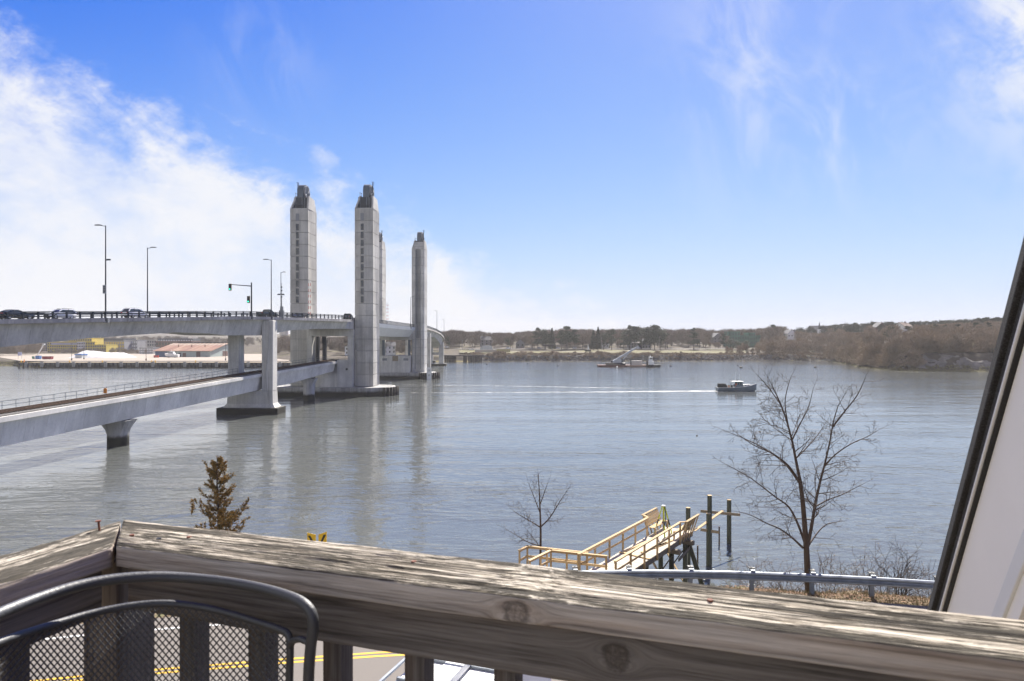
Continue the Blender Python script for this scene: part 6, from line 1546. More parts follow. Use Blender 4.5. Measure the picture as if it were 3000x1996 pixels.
# mooring buoys
def buoy(u, v, s, label, mat=BLACK):
    p = G(u, v); T = thing('mooring_buoy', label, 'buoy', p, 0, 'mooring buoys on the river')
    mb = MB(); mb.loft([[Vector((rr*s*math.cos(t), rr*s*math.sin(t), zz*s)) for t in np.linspace(0, 6.283, 11)[:-1]] for rr, zz in ((0.3, -0.4), (0.7, -0.1), (0.75, 0.25), (0.5, 0.55), (0.12, 0.65), (0.1, 1.0), (0.02, 1.05))]); mb.build('float', mat, T)
for u, v, s, lab in ((1427, 1068, 1.1, 'dark buoy right of the far pier, leftmost on the river'), (1546, 1066, 0.9, 'dark buoy between the far pier and the barge'), (1635, 1072, 0.9, 'dark buoy left of the barge'), (1965, 1073, 1.1, 'dark buoy just right of the tug'), (2161, 1071, 0.8, 'small dark buoy beyond the lobster boat'), (2171, 1078, 1.3, 'larger dark buoy beyond the lobster boat'), (2388, 1077, 1.2, 'dark buoy off the headland beach'), (2042, 1277, 0.22, 'tiny dark float on open water below the barge')):
    buoy(u, v, s, lab)

# ------------------------------------------------------------------ timber trestle on the far shore
TR = thing('timber_trestle', 'dark timber pile trestle at the far shore right of the far pier', 'trestle')
mb = MB(); mb.box(PX(1296, 500), PX(1420, 508), 503, 509, 4.3, 5.2); mb.build('trestle_deck', DARKPILE, TR)
mb = MB(); mb.tube([(0, 0, -2), (0, 0, 4.3)], 0.32, 6); tpm = mb.mesh('pile', DARKPILE)
r = random.Random(4)
for u in list(range(1299, 1338, 4)) + [1359, 1362, 1365, 1372, 1376, 1380, 1384, 1388, 1392, 1396, 1401, 1406, 1411]:
    for yy in (503.6, 508.0): inst('pile', tpm, TR, (PX(u + r.uniform(-1, 1), 505), yy, 0), (r.uniform(-0.04, 0.04), r.uniform(-0.04, 0.04), 0))
mb = MB(); mb.box(PX(1300, 503), PX(1337, 503), 503.0, 503.3, 2.5, 3.4); mb.build('brace_timber', DARKPILE, TR)
# rotten pier stubs off the right beach
r = random.Random(14)
PS = thing('old_pier_stubs', 'row of rotten pier stubs standing off the far beach', 'pier stubs')
for i_ in range(26):
    u = 2290 + i_*3.9 + r.uniform(-1.2, 1.2); Y = 541 - i_*0.6; mb = MB(); mb.tube([(PX(u, Y), Y, -1), (PX(u, Y) + r.uniform(-0.15, 0.15), Y, r.uniform(0.7, 2.4) if i_ < 16 else r.uniform(0.4, 1.2))], 0.2, 5); mb.build('stub', DARKPILE, PS)

# ------------------------------------------------------------------ wharf at the left
WHF = thing('wharf', 'long dark faced wharf with pale deck below the bridge at the left', 'wharf')
xw0, xw1 = PX(56, 397), PX(850, 397)
YARD = M('pale_yard_paving', (0.33, 0.285, 0.235), 0.95, 0, 0.12, 0.06, pos=True)
mb = MB(); mb.box(xw0, xw1, 397, 420, 2.0, 3.05); mb.build('wharf_deck', YARD, WHF)
mb = MB(); mb.box(xw0, xw1, 396.7, 396.98, 1.6, 3.08); mb.build('fascia', M('wharf_fascia', (0.14, 0.14, 0.135), 0.9, 0, 0.4, 0.3, pos=True), WHF)
mb = MB(); mb.box(xw0 + 14, xw1, 398.4, 398.9, -2, 1.98); mb.build('quay_wall', M('dark_wharf_wall', (0.05, 0.052, 0.05), 0.9, 0, 0.3, 0.3, pos=True), WHF)  # evenly dark coloured wall below the deck, set back behind the piles
mb = MB(); mb.box(xw0, xw1, 396.72, 397.3, 3.082, 3.3); mb.build('yellow_kerb', M('faded_yellow_kerb', (0.55, 0.40, 0.16), 0.8, 0, 0.3, 0.2, pos=True), WHF)
mb = MB(); mb.tube([(0, 0, -2), (0, 0, 2.9)], 0.42, 8); wpm = mb.mesh('fender_pile', DARKPILE)
x = xw0 + 0.5
while x < xw1: inst('fender_pile', wpm, WHF, (x, 396.2, 0)); x += 2.6
mb = MB(); mb.box(-0.8, 0.8, -0.35, 0.35, 0.6, 3.6); wfb = mb.mesh('rubber_fender', M('pale_fender', (0.24, 0.24, 0.23), 0.9))
x = xw0 + 5
while x < xw1: inst('rubber_fender', wfb, WHF, (x, 395.6, 0)); x += 9.2
x = xw0 + 8; i_ = 0
mb = MB(); mb.cyl((0, 0, 0), 0.3, 0.9, 8); mb.cyl((0, 0, 0.9), 0.45, 0.35, 8); blm = mb.mesh('bollard_shaft', YELP)
for u, lab in ((204, 'yellow bollard on the wharf edge in front of the salt pile'), (300, 'yellow bollard on the wharf edge at the middle of the salt pile'), (444, 'left of a pair of yellow bollards on the wharf'), (455, 'right of a pair of yellow bollards on the wharf'), (573, 'yellow bollard on the wharf edge near the frame pier'), (62, 'pale yellow bollard at the left corner of the wharf')):
    T = thing('bollard', lab, 'bollard', (PX(u, 398.2), 398.2, 3.055), 0, 'bollards on the wharf edge'); inst('shaft', blm, T)
mb = MB(); a_l = [dl(u, 0) for u in range(50, 870, 20)]
yardP = [(PX(60, 421), 421), (PX(845, 421), 421), (PX(860, 640), 640), (PX(-60, 640), 640)]
mb = MB(); mb.poly([(p[0], p[1], 3.45) for p in yardP]); tag(mb.build('yard_pavement', YARD), kind='structure')
# salt pile under white cover
m_, q, b = pmat('white_salt_cover'); ps = q.node('ShaderNodeNewGeometry').outputs['Position']
q.put(b.inputs['Base Color'], q.ramp(q.noise(ps, 0.12, 6, 0.65), [(0.35, (0.50, 0.50, 0.52)), (0.6, (0.74, 0.73, 0.71))])); b.inputs['Roughness'].default_value = 0.8
YS = 505.0
SPL = thing('salt_pile', 'big white covered salt pile on the yard below the bridge', 'salt pile', (PX(310, YS), YS, 3.4))
mb = MB(); xs = np.linspace(-23, 22, 46); ysl = np.linspace(-13, 13, 24)
prof_x = [PX(u, YS) - PX(310, YS) for u in (226, 240, 248, 275, 300, 330, 362, 378)]; prof_z = [0, 3.8, 5.2, 4.9, 4.1, 3.7, 3.6, 0]
for x in xs:
    zt_ = interp(x, prof_x, prof_z)
    for y in ysl:
        k = max(0, 1 - (abs(y)/13)**1.6); mb.v.append((x, y, max(-0.3, zt_*k + 0.25*mnoise.noise(Vector((x*0.4, y*0.4, 0)))*(1 if k > 0.05 else 0))))
n_ = len(ysl)
for i in range(len(xs)-1):
    for j in range(n_-1): mb.f.append((i*n_+j, (i+1)*n_+j, (i+1)*n_+j+1, i*n_+j+1)); mb.mi.append(0)
mb.build('cover', m_, SPL, smooth=True)
mb = MB(); mb.box(PX(223, 485) - PX(310, YS), PX(242, 485) - PX(310, YS), -21, -15, 0, 2.2); mb.build('side_shed', STEEL_W, SPL)
mb = MB(); mb.box(PX(222, 485) - PX(310, YS), PX(243, 485) - PX(310, YS), -21.5, -14.5, 2.21, 3.0); mb.build('blue_tarpaulin', BLUEP, SPL)
# warehouse with rusty roof
RROOF = None
m_, q, b = pmat('rusty_metal_roof'); ps = q.node('ShaderNodeNewGeometry').outputs['Position']
f = q.noise(q.vscale(ps, (0.5, 0.03, 0.03)), 1.0, 5, 0.6)
q.put(b.inputs['Base Color'], q.ramp(f, [(0.3, (0.17, 0.075, 0.045)), (0.52, (0.25, 0.125, 0.075)), (0.7, (0.36, 0.24, 0.16))])); b.inputs['Roughness'].default_value = 0.7; RROOF = m_
YWH = 520.0
WH = thing('warehouse', 'long low pale green warehouse with rusty metal roof on the yard', 'warehouse', (PX(455, YWH), YWH, 3.4))
xl, xrr = 0.0, PX(616, YWH) - PX(455, YWH); dpt = 62.0; eave = 4.4; ridge = 10.2
WALLG = M('pale_green_cladding', (0.33, 0.39, 0.37), 0.7, 0, 0.12, 0.2)
mb = MB(); mb.box(xl, xrr, 0, dpt, 0, eave); mb.build('wall', WALLG, WH)
mb = MB(); mb.poly([(xrr + 0.01, 0, eave), (xrr + 0.01, dpt, eave), (xrr + 0.01, dpt*0.5, ridge)]); mb.poly([(xl, 0, eave), (xl, dpt*0.5, ridge), (xl, dpt, eave)]); mb.build('gable', WALLG, WH)
for k in range(13):
    x0 = lerp(xl - 1.5, xrr + 1.5, k/13); x1 = lerp(xl - 1.5, xrr + 1.5, (k+1)/13) - 0.06
    for s_ in (0, 1):
        ya, yb = (-1.5, dpt*0.5) if s_ == 0 else (dpt + 1.5, dpt*0.5)
        mb = MB(); mb.loft([[Vector((x0, ya, eave + 0.1)), Vector((x1, ya, eave + 0.1)), Vector((x1, ya, eave + 0.3)), Vector((x0, ya, eave + 0.3))], [Vector((x0, yb, ridge + 0.1)), Vector((x1, yb, ridge + 0.1)), Vector((x1, yb, ridge + 0.3)), Vector((x0, yb, ridge + 0.3))]]); mb.build('roof_panel', RROOF, WH)
    mb = MB(); xm = (x0 + x1)/2; t0, t1 = 0.72, 0.97
    pt = lambda x_, t_: Vector((x_, lerp(-1.5, dpt*0.5, t_), lerp(eave + 0.33, ridge + 0.33, t_)))
    mb.quad(pt(xm - 1.2, t0), pt(xm + 1.2, t0), pt(xm + 1.2, t1), pt(xm - 1.2, t1)); mb.build('skylight', M('skylight_panel', (0.40, 0.32, 0.23), 0.5) if 'skylight_panel' not in MATS else MATS['skylight_panel'], WH)
    if k in (3, 6, 9): mb = MB(); mb.cyl(pt(xm, 0.5), 0.3, 1.6, 6); mb.build('roof_vent', RUST, WH)
mb = MB()
for k in range(12): mb = MB(); x0 = lerp(xl + 4, xrr - 4, k/11); mb.box(x0 - 1.3, x0 + 1.3, dpt*0.5 - 0.5, dpt*0.5 + 0.5, ridge + 0.3, ridge + 1.0); mb.build('ridge_vent', STEEL_D, WH)
DOORB = M('brown_door', (0.11, 0.06, 0.05), 0.7)
for u0, u1, h_, mt in ((575, 587, 4.1, DOORB), (523, 531, 3.2, STEEL_D), (535, 545, 3.2, DOORB)):
    mb = MB(); mb.box(PX(u0, YWH) - PX(455, YWH), PX(u1, YWH) - PX(455, YWH), -0.08, -0.02, 0, h_); mb.build('door', mt, WH)
mb = MB(); mb.box(0.0, PX(490, YWH) - PX(455, YWH), -0.1, -0.03, 0, 4.2); mb.build('blue_wall_panel', M('blue_cladding', (0.07, 0.11, 0.19), 0.7), WH)
mb = MB(); mb.box(xrr + 0.02, xrr + 0.1, 22, 32, 0, 4.3); mb.build('door', DOORB, WH)
# motor yacht on stands
MY = thing('motor_yacht', 'white motor yacht stored on the yard before the warehouse', 'boat', (PX(500, 505), 505, 3.45))
mb = MB(); mb.loft([[Vector((x, -w_, zt_)), Vector((x, w_, zt_)), Vector((x, w_*0.7, zb_)), Vector((x, 0, zb_ - 0.4)), Vector((x, -w_*0.7, zb_))] for x, w_, zt_, zb_ in ((-4.3, 0.1, 3.3, 2.0), (-2.5, 1.3, 3.0, 0.9), (0, 1.9, 2.7, 0.6), (3, 2.0, 2.4, 0.5), (6, 1.8, 2.3, 0.6))]); mb.build('hull', WHITEP, MY)
mb = MB(); mb.hexa([(-1.6, -1.3, 2.7), (3.0, -1.4, 2.5), (3.0, 1.4, 2.5), (-1.6, 1.3, 2.7), (-0.4, -1.1, 4.4), (2.4, -1.1, 4.3), (2.4, 1.1, 4.3), (-0.4, 1.1, 4.4)]); cb2 = mb.build('cabin', WHITEP, MY)
mb = MB(); mb.hexa([(-1.25, -1.36, 3.2), (2.0, -1.4, 3.1), (2.0, -1.3, 3.1), (-1.25, -1.3, 3.2), (-0.8, -1.25, 3.9), (2.0, -1.27, 3.8), (2.0, -1.2, 3.8), (-0.8, -1.2, 3.9)]); mb.build('cabin_window', GLASS, cb2)
mb = MB(); mb.tube([(0.8, 0, 4.4), (0.3, 0, 6.2)], 0.06, 5); mb.build('mast', WHITEP, MY)
for xx in (-1.5, 3.5): 
    mb = MB(); mb.box(xx - 0.2, xx + 0.2, -1.2, 1.2, 0, 0.6); mb.build('stand', STEEL_D, MY)
for u, Y, L_, W_, h_, mt, nm, lab, cat in ((140, 455, 6.0, 2.6, 1.9, M('red_dumpster', (0.26, 0.03, 0.035), 0.6), 'dumpster', 'red waste container on the yard at the left', 'dumpster'), (113, 462, 2.6, 2.4, 2.2, BLUEP, 'storage_bin', 'blue storage bin beside the boom lift', 'bin'), (104, 470, 3.4, 2.4, 1.6, GREENP, 'storage_bin', 'green storage bin beside the boom lift', 'bin'), (458, 500, 3.2, 1.8, 1.6, RED, 'red_tractor', 'red vehicle near the left corner of the warehouse', 'tractor'), (130, 462, 1.0, 1.0, 1.4, YELP, 'yellow_fitting', 'yellow fitting beside the red waste container', 'fitting')):
    T = thing(nm, lab, cat, (PX(u, Y), Y, 3.45)); mb = MB(); mb.hexa([(-L_/2*0.92, -W_/2, 0.15), (L_/2*0.92, -W_/2, 0.15), (L_/2*0.92, W_/2, 0.15), (-L_/2*0.92, W_/2, 0.15), (-L_/2, -W_/2, h_), (L_/2, -W_/2, h_), (L_/2, W_/2, h_), (-L_/2, W_/2, h_)]); mb.build('shell', mt, T)
    mb = MB(); mb.box(-L_/2, L_/2, -W_/2 - 0.04, W_/2 + 0.04, h_ + 0.002, h_ + 0.12); mb.build('rim', STEEL_D if mt is not RED else BLACK, T)
    mb = MB(); mb.box(-L_*0.4, -L_*0.25, -W_*0.4, W_*0.4, 0, 0.148); mb.box(L_*0.25, L_*0.4, -W_*0.4, W_*0.4, 0, 0.148); mb.build('skid', BLACK, T)
BLF = thing('boom_lift', 'white boom lift raised on the yard at the left', 'boom lift', (PX(108, 468), 468, 3.45))
mb = MB(); mb.box(-1.3, 1.3, -1, 1, 0.3, 1.6); mb.build('chassis', WHITEP, BLF)
mb = MB(); mb.beam((0, 0, 1.6), (4.6, 0, 9.8), 0.4, 0.5); mb.build('boom', WHITEP, BLF)
mb = MB(); mb.box(4.2, 5.4, -0.6, 0.6, 9.4, 10.4); mb.build('basket', STEEL_W, BLF)
for xx in (-0.9, 0.9): wheel(BLF, xx, -1.0, 0.40); wheel(BLF, xx, 1.0, 0.40)
def yard_lamp(u, Y, h, lab, mat=STEEL_D):
    T = thing('yard_lamp', lab, 'lamp post', (PX(u, Y), Y, 3.45), 0, 'lamp posts on the yard'); mb = MB(); mb.tube([(0, 0, 0), (0, 0, h)], [0.16, 0.09], 6); mb.build('pole', mat, T)
    mb = MB(); mb.box(-0.7, 0.7, -0.15, 0.15, h, h + 0.2); mb.build('lamp_head', mat, T); mb = MB(); mb.cyl((0, 0, 0), 0.4, 1.2, 8); mb.build('base', mat, T)
yard_lamp(210, 432, 10.5, 'dark yard lamp left of the salt pile'); yard_lamp(246, 455, 11, 'dark yard lamp in front of the salt pile'); yard_lamp(428, 428, 11.5, 'rust brown yard lamp near the wharf middle', RUST); yard_lamp(661, 432, 11.5, 'dark yard lamp just left of the frame pier')
OC = thing('traffic_cone', 'orange cone at the left end of the wharf', 'cone', (PX(71, 400), 400, 3.055)); mb = MB(); mb.cyl((0, 0, 0.05), 0.5, 1.9, 10, 0.12); mb.build('cone_body', ORANGE, OC); mb = MB(); mb.box(-0.6, 0.6, -0.6, 0.6, 0, 0.05); mb.build('cone_base', BLACK, OC)
mb = MB()
BB = thing('billboard', 'pale blue and white board on posts at the left of the yard', 'sign', (PX(58, 470), 470, 3.45)); mb.box(-1.3, 1.3, -0.1, 0.1, 2.2, 4.6); mb.build('panel', M('pale_sign', (0.42, 0.44, 0.62), 0.6, 0, 0.2, 0.8), BB)
mb = MB(); mb.box(-1.3, -1.15, 0.11, 0.25, 0, 4.6); mb.box(1.15, 1.3, 0.11, 0.25, 0, 4.6); mb.build('posts', STEEL_G, BB)

# ------------------------------------------------------------------ town buildings
def block(name, label, u0, u1, vtop, Y, depth, wall, storeys, bays, winmat=None, vbase=None, cat='building', winw=0.55, winh=0.6, roofm=None, frame=None, par=None, z0=None):
    x0, x1 = PX(u0, Y), PX(u1, Y); zb = hf((x0+x1)/2, Y) - 1.0 if z0 is None else z0; zt_ = PZ(vtop, Y)
    T = thing(name, label, cat, ((x0+x1)/2, Y, zb)) if par is None else par
    ox = (x0+x1)/2 - T.location.x; oy = Y - T.location.y; oz = zb - T.location.z
    w = x1 - x0; h = zt_ - zb
    mb = MB(); mb.box(ox - w/2, ox + w/2, oy, oy + depth, oz, oz + h); wl_ = mb.build('wall', wall, T)
    mb = MB(); mb.box(ox - w/2 - 0.2, ox + w/2 + 0.2, oy - 0.2, oy + depth + 0.2, oz + h + 0.002, oz + h + 0.5); mb.build('roof', roofm or wall, T)
    sw, sh = w/bays, h/storeys
    me = MB(); me.box(-sw*winw/2, sw*winw/2, -0.07, -0.01, -sh*winh/2, sh*winh/2); wm_ = me.mesh('window', winmat or GLASS)
    for i in range(bays):
        for j in range(storeys): inst('window', wm_, T, (ox - w/2 + (i + 0.5)*sw, oy, oz + (j + 0.5)*sh))
    return T
YELB = M('yellow_sheathing', (0.56, 0.43, 0.07), 0.8, 0, 0.15, 0.1, pos=True)
WRAP = M('white_house_wrap', (0.66, 0.62, 0.62), 0.8, 0, 0.1, 0.1, pos=True)
LILAC = M('pale_lilac_wrap', (0.42, 0.40, 0.46), 0.8, 0, 0.1, 0.1, pos=True)
GREYB = M('dark_grey_cladding', (0.085, 0.09, 0.10), 0.8, 0, 0.2, 0.1, pos=True)
TAUPE = M('grey_render', (0.26, 0.255, 0.26), 0.8, 0, 0.15, 0.1, pos=True)
BRICKF = M('far_brick', (0.16, 0.085, 0.075), 0.9, 0, 0.2, 0.1, pos=True)
CREAM = M('cream_render', (0.46, 0.42, 0.37), 0.85, 0, 0.1, 0.1, pos=True)
DWIN = M('raw_window_opening', (0.05, 0.05, 0.06), 0.6)
YT_ = 690.0
YB_ = block('apartment_block', 'long yellow sheathed apartment block under construction behind the salt pile', 139, 228, 1003, YT_, 22, YELB, 4, 14, DWIN)
block('', '', 201, 269, 992, YT_ + 3, 20, YELB, 5, 10, DWIN, par=YB_); block('', '', 226, 249, 1003, YT_ - 1.5, 4, WRAP, 4, 5, DWIN, par=YB_); block('', '', 250, 278, 1003, YT_ - 1, 4, YELB, 4, 4, DWIN, par=YB_); block('', '', 277, 311, 1011, YT_ - 2, 20, YELB, 3, 5, DWIN, par=YB_)
mb = MB(); mb.box(PX(150, YT_) - YB_.location.x, PX(226, YT_) - YB_.location.x, -0.12, -0.075, PZ(1011, YT_) - YB_.location.z, PZ(1004.5, YT_) - YB_.location.z); mb.build('wrap_band', LILAC, YB_)
block('apartment_block', 'dark grey block left of the yellow sheathed apartments', 106, 141, 1004, 720, 25, GREYB, 5, 7, TAUPE)
block('apartment_block', 'long dark grey block right of the yellow sheathed apartments', 268, 362, 993, 760, 25, GREYB, 4, 14, DWIN)
block('apartment_block', 'grey block with yellow openings behind the salt pile', 300, 364, 1000, 735, 15, TAUPE, 3, 9, YELB)
block('apartment_block', 'grey and white flats in the town behind the yard', 362, 402, 998, 750, 20, TAUPE, 3, 7, WHITEP)
block('apartment_block', 'cream flats in the town behind the yard', 390, 458, 997, 800, 20, CREAM, 3, 10, DWIN)
block('brick_building', 'brick building with dark upper storey behind the warehouse', 456, 560, 1001, 770, 22, BRICKF, 2, 12, GLASS)
block('office_block', 'dark glazed top storey above the brick building', 462, 565, 993, 800, 20, GREYB, 2, 14, STEEL_W)
block('office_block', 'pale block on the skyline behind the brick building', 480, 552, 987.5, 1000, 30, CREAM, 2, 9, TAUPE)
block('low_house', 'low grey house beside the warehouse', 408, 448, 1020, 640, 12, TAUPE, 3, 9, WHITEP)
block('office_block', 'white low building left of the tower seen under the bridge', 770, 815, 993, 900, 20, WHITEP, 2, 8, TAUPE)
wt_ = thing('water_tank', 'pale water tank on the skyline left of the left tower', 'water tank', (PX(832, 1300), 1300, 20)); mb = MB(); mb.cyl((0, 0, 0), 4, PZ(985, 1300) - 20, 10); mb.build('pedestal', CREAM, wt_)
mb = MB(); mb.loft([[Vector((rr*math.cos(t), rr*math.sin(t), PZ(985, 1300) - 20 + zz)) for t in np.linspace(0, 6.283, 17)[:-1]] for rr, zz in ((5, 0), (8.3, 2), (8.3, 10), (5, 12), (0.4, 12.6))]); mb.build('tank', CREAM, wt_)
def boat_small(): pass
# ------------------------------------------------------------------ houses on the far shore
ROOFD = M('dark_shingle_roof', (0.09, 0.09, 0.10), 0.8, 0, 0.2, 0.2)
ROOFP = M('pale_metal_roof', (0.24, 0.225, 0.21), 0.85, 0, 0.1, 0.2)
ROOFR = M('red_roof', (0.26, 0.08, 0.06), 0.8, 0, 0.2, 0.2)
HOUSES = [(2181, 50, 1000, 658.0)]
def clear_of_houses(u, y, zg, h):
    for hu, hw, hv, hy in HOUSES:
        if y < hy and abs(u - hu) < hw: h = min(h, PZ(hv - 3, y) - zg)
    return h
def house(label, u, vbase, Y, w, d_, h, rh, wall, roofm, rz=0.0, bays=3, storeys=2, zb=None, ridge='x'):
    best = None
    for Yt in np.arange(540 if u < 2450 else 420, 900, 4.0):      # stand the house where the ground meets its base
        e_ = abs(PZ(vbase, Yt) - hf(PX(u, Yt), Yt))
        if e_ < 0.6: best = Yt; break
        if best is None or e_ < best[1] if isinstance(best, tuple) else best is None: best = (Yt, e_)
    Yn = best[0] if isinstance(best, tuple) else best
    HOUSES.append((u, w*F/Y*0.62, vbase, float(Yn)))
    k_ = Yn/Y; Y = float(Yn); w *= k_; d_ *= k_; h *= k_; rh *= k_
    x = PX(u, Y); z = (PZ(vbase, Y) if zb is None else zb); zg = hf(x, Y)
    T = thing('house', label, 'house', (x, Y, z), rz)
    mb = MB(); mb.box(-w/2, w/2, -d_/2, d_/2, min(-0.5, zg - z - 1), h)
    if ridge == 'x': mb.poly([(-w/2, -d_/2, h), (-w/2, 0, h + rh), (-w/2, d_/2, h)]); mb.poly([(w/2, -d_/2, h), (w/2, d_/2, h), (w/2, 0, h + rh)])
    else: mb.poly([(-w/2, -d_/2, h), (w/2, -d_/2, h), (0, -d_/2, h + rh)]); mb.poly([(-w/2, d_/2, h), (0, d_/2, h + rh), (w/2, d_/2, h)])
    mb.build('wall', wall, T)
    mb = MB()
    for s_ in (-1, 1):
        if ridge == 'x': mb.loft([[Vector((xx, s_*(d_/2 + 0.4), h - 0.1)), Vector((xx, 0, h + rh + 0.05)), Vector((xx, 0, h + rh + 0.25)), Vector((xx, s_*(d_/2 + 0.4), h + 0.12))] for xx in (-w/2 - 0.3, w/2 + 0.3)])
        else: mb.loft([[Vector((s_*(w/2 + 0.4), yy, h - 0.1)), Vector((0, yy, h + rh + 0.05)), Vector((0, yy, h + rh + 0.25)), Vector((s_*(w/2 + 0.4), yy, h + 0.12))] for yy in (-d_/2 - 0.3, d_/2 + 0.3)])
    ro = mb.build('roof', roofm, T)
    mb = MB(); mb.box(w*0.2, w*0.2 + 0.7, -0.35, 0.35, h + rh*0.4, h + rh + 1.0); mb.build('chimney', BRICKF, ro)
    me = MB(); me.box(-0.55, 0.55, -0.06, -0.005, -0.75, 0.75); wm_ = me.mesh('window', GLASS)
    for i in range(bays):
        for j in range(storeys): inst('window', wm_, T, (-w/2 + w*(i + 0.5)/bays, -d_/2, h*(j + 0.55)/storeys))
    return T
house('pale roofed house behind the barge crane', 1855, 1021, 640, 11, 7, 5.0, 1.5, TAUPE, ROOFP, 0, 4)
house('grey gabled house right of the pale roofed house', 1889, 1021, 650, 9, 8, 5.5, 3.2, TAUPE, ROOFD, 0.2, 3, ridge='y')
house('grey house with steep roof above the right of the barge', 2098, 1006, 660, 12, 9, 5.5, 4.2, TAUPE, ROOFD, 0.3, 3, ridge='y')
house('red roofed house half hidden behind trees above the lawn', 1762, 1018, 645, 13, 9, 4.6, 2.6, WHITEP, ROOFR, 0.1, 4)
house('small grey gabled house in the wood left of centre', 1524, 1018, 640, 8, 7, 4.0, 3.2, TAUPE, ROOFD, 0, 2, 1, ridge='y')
house('grey house hidden in the wood right of the far pier', 1425, 1012, 660, 12, 9, 5, 3.5, TAUPE, ROOFD, 0.1, 3)
VH = house('white villa with pointed turret on the right hillside', 2312, 1002, 600, 9, 8, 7, 3.6, WHITEP, ROOFD, 0.25, 3, ridge='y')
mb = MB(); mb.cyl((4.0, -3, 0), 1.8, 8.6, 10); mb.build('turret', WHITEP, VH); mb = MB(); mb.cyl((4.0, -3, 8.6), 2.2, 4.6, 10, 0.05); mb.build('turret_roof', ROOFD, VH)
mb = MB(); mb.box(-4.6, 4.6, -6.0, -4.02, 0, 3.0); mb.build('porch', WHITEP, VH)
house('white house with brown roof high on the right hill', 2646, 979, 560, 11, 9, 6, 3.2, WHITEP, M('brown_roof', (0.2, 0.15, 0.12), 0.8), 0.5, 3)
house('dark roofed long house on the right hill', 2400, 980, 620, 17, 9, 3.6, 4.2, TAUPE, ROOFD, 0.0, 6, 1)
house('grey long house with dormers right of the church spire', 2500, 978, 610, 18, 9, 4.2, 4.0, CREAM, ROOFD, 0.0, 7, 1)
house('brown gabled house left of the white hilltop house', 2575, 975, 590, 10, 8, 4.5, 4.0, BRICKF, ROOFD, 0.1, 3, ridge='y')
house('white gabled house left of the green wrapped building', 2107, 1003, 640, 7, 7, 5, 3, WHITEP, ROOFD, 0, 2, ridge='y')
house('white house seen under the lift span', 1140, 1037, 560, 10, 8, 6.5, 3.0, WHITEP, ROOFD, 0.3, 3)
house('white gabled house seen through the tower portal', 1030, 1040, 560, 9, 8, 6.5, 4.0, WHITEP, ROOFD, 0.0, 3, ridge='y')
GW = M('green_house_wrap', (0.07, 0.18, 0.12), 0.8, 0, 0.2, 0.15, pos=True)
GB = block('green_wrapped_building', 'green sheathed building under construction on the right shore', 2134, 2228, 984, 660, 16, GW, 3, 12, M('green_window_opening', (0.04, 0.09, 0.07), 0.6))
block('', '', 2136, 2168, 973, 658.5, 15, GW, 4, 4, MATS['green_window_opening'], par=GB); block('', '', 2194, 2213, 976, 658.8, 15, GW, 4, 3, MATS['green_window_opening'], par=GB)
CS = thing('church_steeple', 'thin church steeple on the right skyline', 'steeple', (PX(2400.5, 780), 780, hf(PX(2400, 780), 780)))
ztp = PZ(942, 780) - CS.location.z; mb = MB(); mb.box(-1.5, 1.5, -1.5, 1.5, 0, ztp - 9); mb.build('tower', WHITEP, CS); mb = MB(); mb.cyl((0, 0, ztp - 9), 1.6, 9, 8, 0.05); mb.build('spire', ROOFD, CS)
AD = thing('covered_boat', 'big grey wrapped boat hull beside the far road', 'boat', (PX(1425, 575), 575, hf(PX(1425, 575), 575) + 0.8)); mb = MB()
mb.loft([[Vector((x, -w_, 0)), Vector((x, w_, 0)), Vector((x, w_*0.7, h_)), Vector((x, -w_*0.7, h_))] for x, w_, h_ in ((-5.4, 0.4, 3.2), (-3, 1.8, 4.8), (2, 2.0, 5.2), (5.2, 1.2, 3.6))]); o = mb.build('shrink_wrap', M('grey_wrap', (0.4, 0.42, 0.44), 0.5), AD)
mb = MB(); mb.box(-4, 4, -1, 1, -2.0, -0.02); mb.build('cradle', STEEL_D, AD)
AB = thing('canopy_shelter', 'dark blue shelter roof by the far road', 'shelter', (PX(1606, 590), 590, hf(PX(1606, 590), 590))); mb = MB(); mb.hexa([(-4.4, -2.5, 4.2), (4.4, -2.5, 4.2), (4.4, 2.5, 4.2), (-4.4, 2.5, 4.2), (-5.4, -3, 6.0), (5.4, -3, 6.0), (5.4, 3, 6.0), (-5.4, 3, 6.0)]); mb.build('canopy', BLACK, AB)
for xx in (-3, 3): mb = MB(); mb.box(xx - 0.15, xx + 0.15, -0.15, 0.15, 0, 4.2); mb.build('post', STEEL_G, AB)
WL = thing('garden_wall', 'pale long wall below the wrapped boat on the far shore', 'wall', (PX(1430, 560), 560, hf(PX(1430, 560), 560))); mb = MB(); mb.box(-11, 7, 0, 0.6, 0, 3.0); mb.build('wall_panel', CREAM, WL); mb = MB(); mb.box(-11.2, 7.2, -0.1, 0.7, 3.0, 3.2); mb.build('coping', WHITEP, WL)
WL = thing('garden_wall', 'pale yellow low wall right of the wrapped boat on the far shore', 'wall', (PX(1470, 566), 566, hf(PX(1470, 566), 566))); mb = MB(); mb.box(-5, 7, 0, 0.6, 0, 3.2); mb.build('wall_panel', M('pale_yellow_wall', (0.40, 0.34, 0.16), 0.8), WL); mb = MB(); mb.box(-5.2, 7.2, -0.1, 0.7, 3.2, 3.4); mb.build('coping', CREAM, WL)
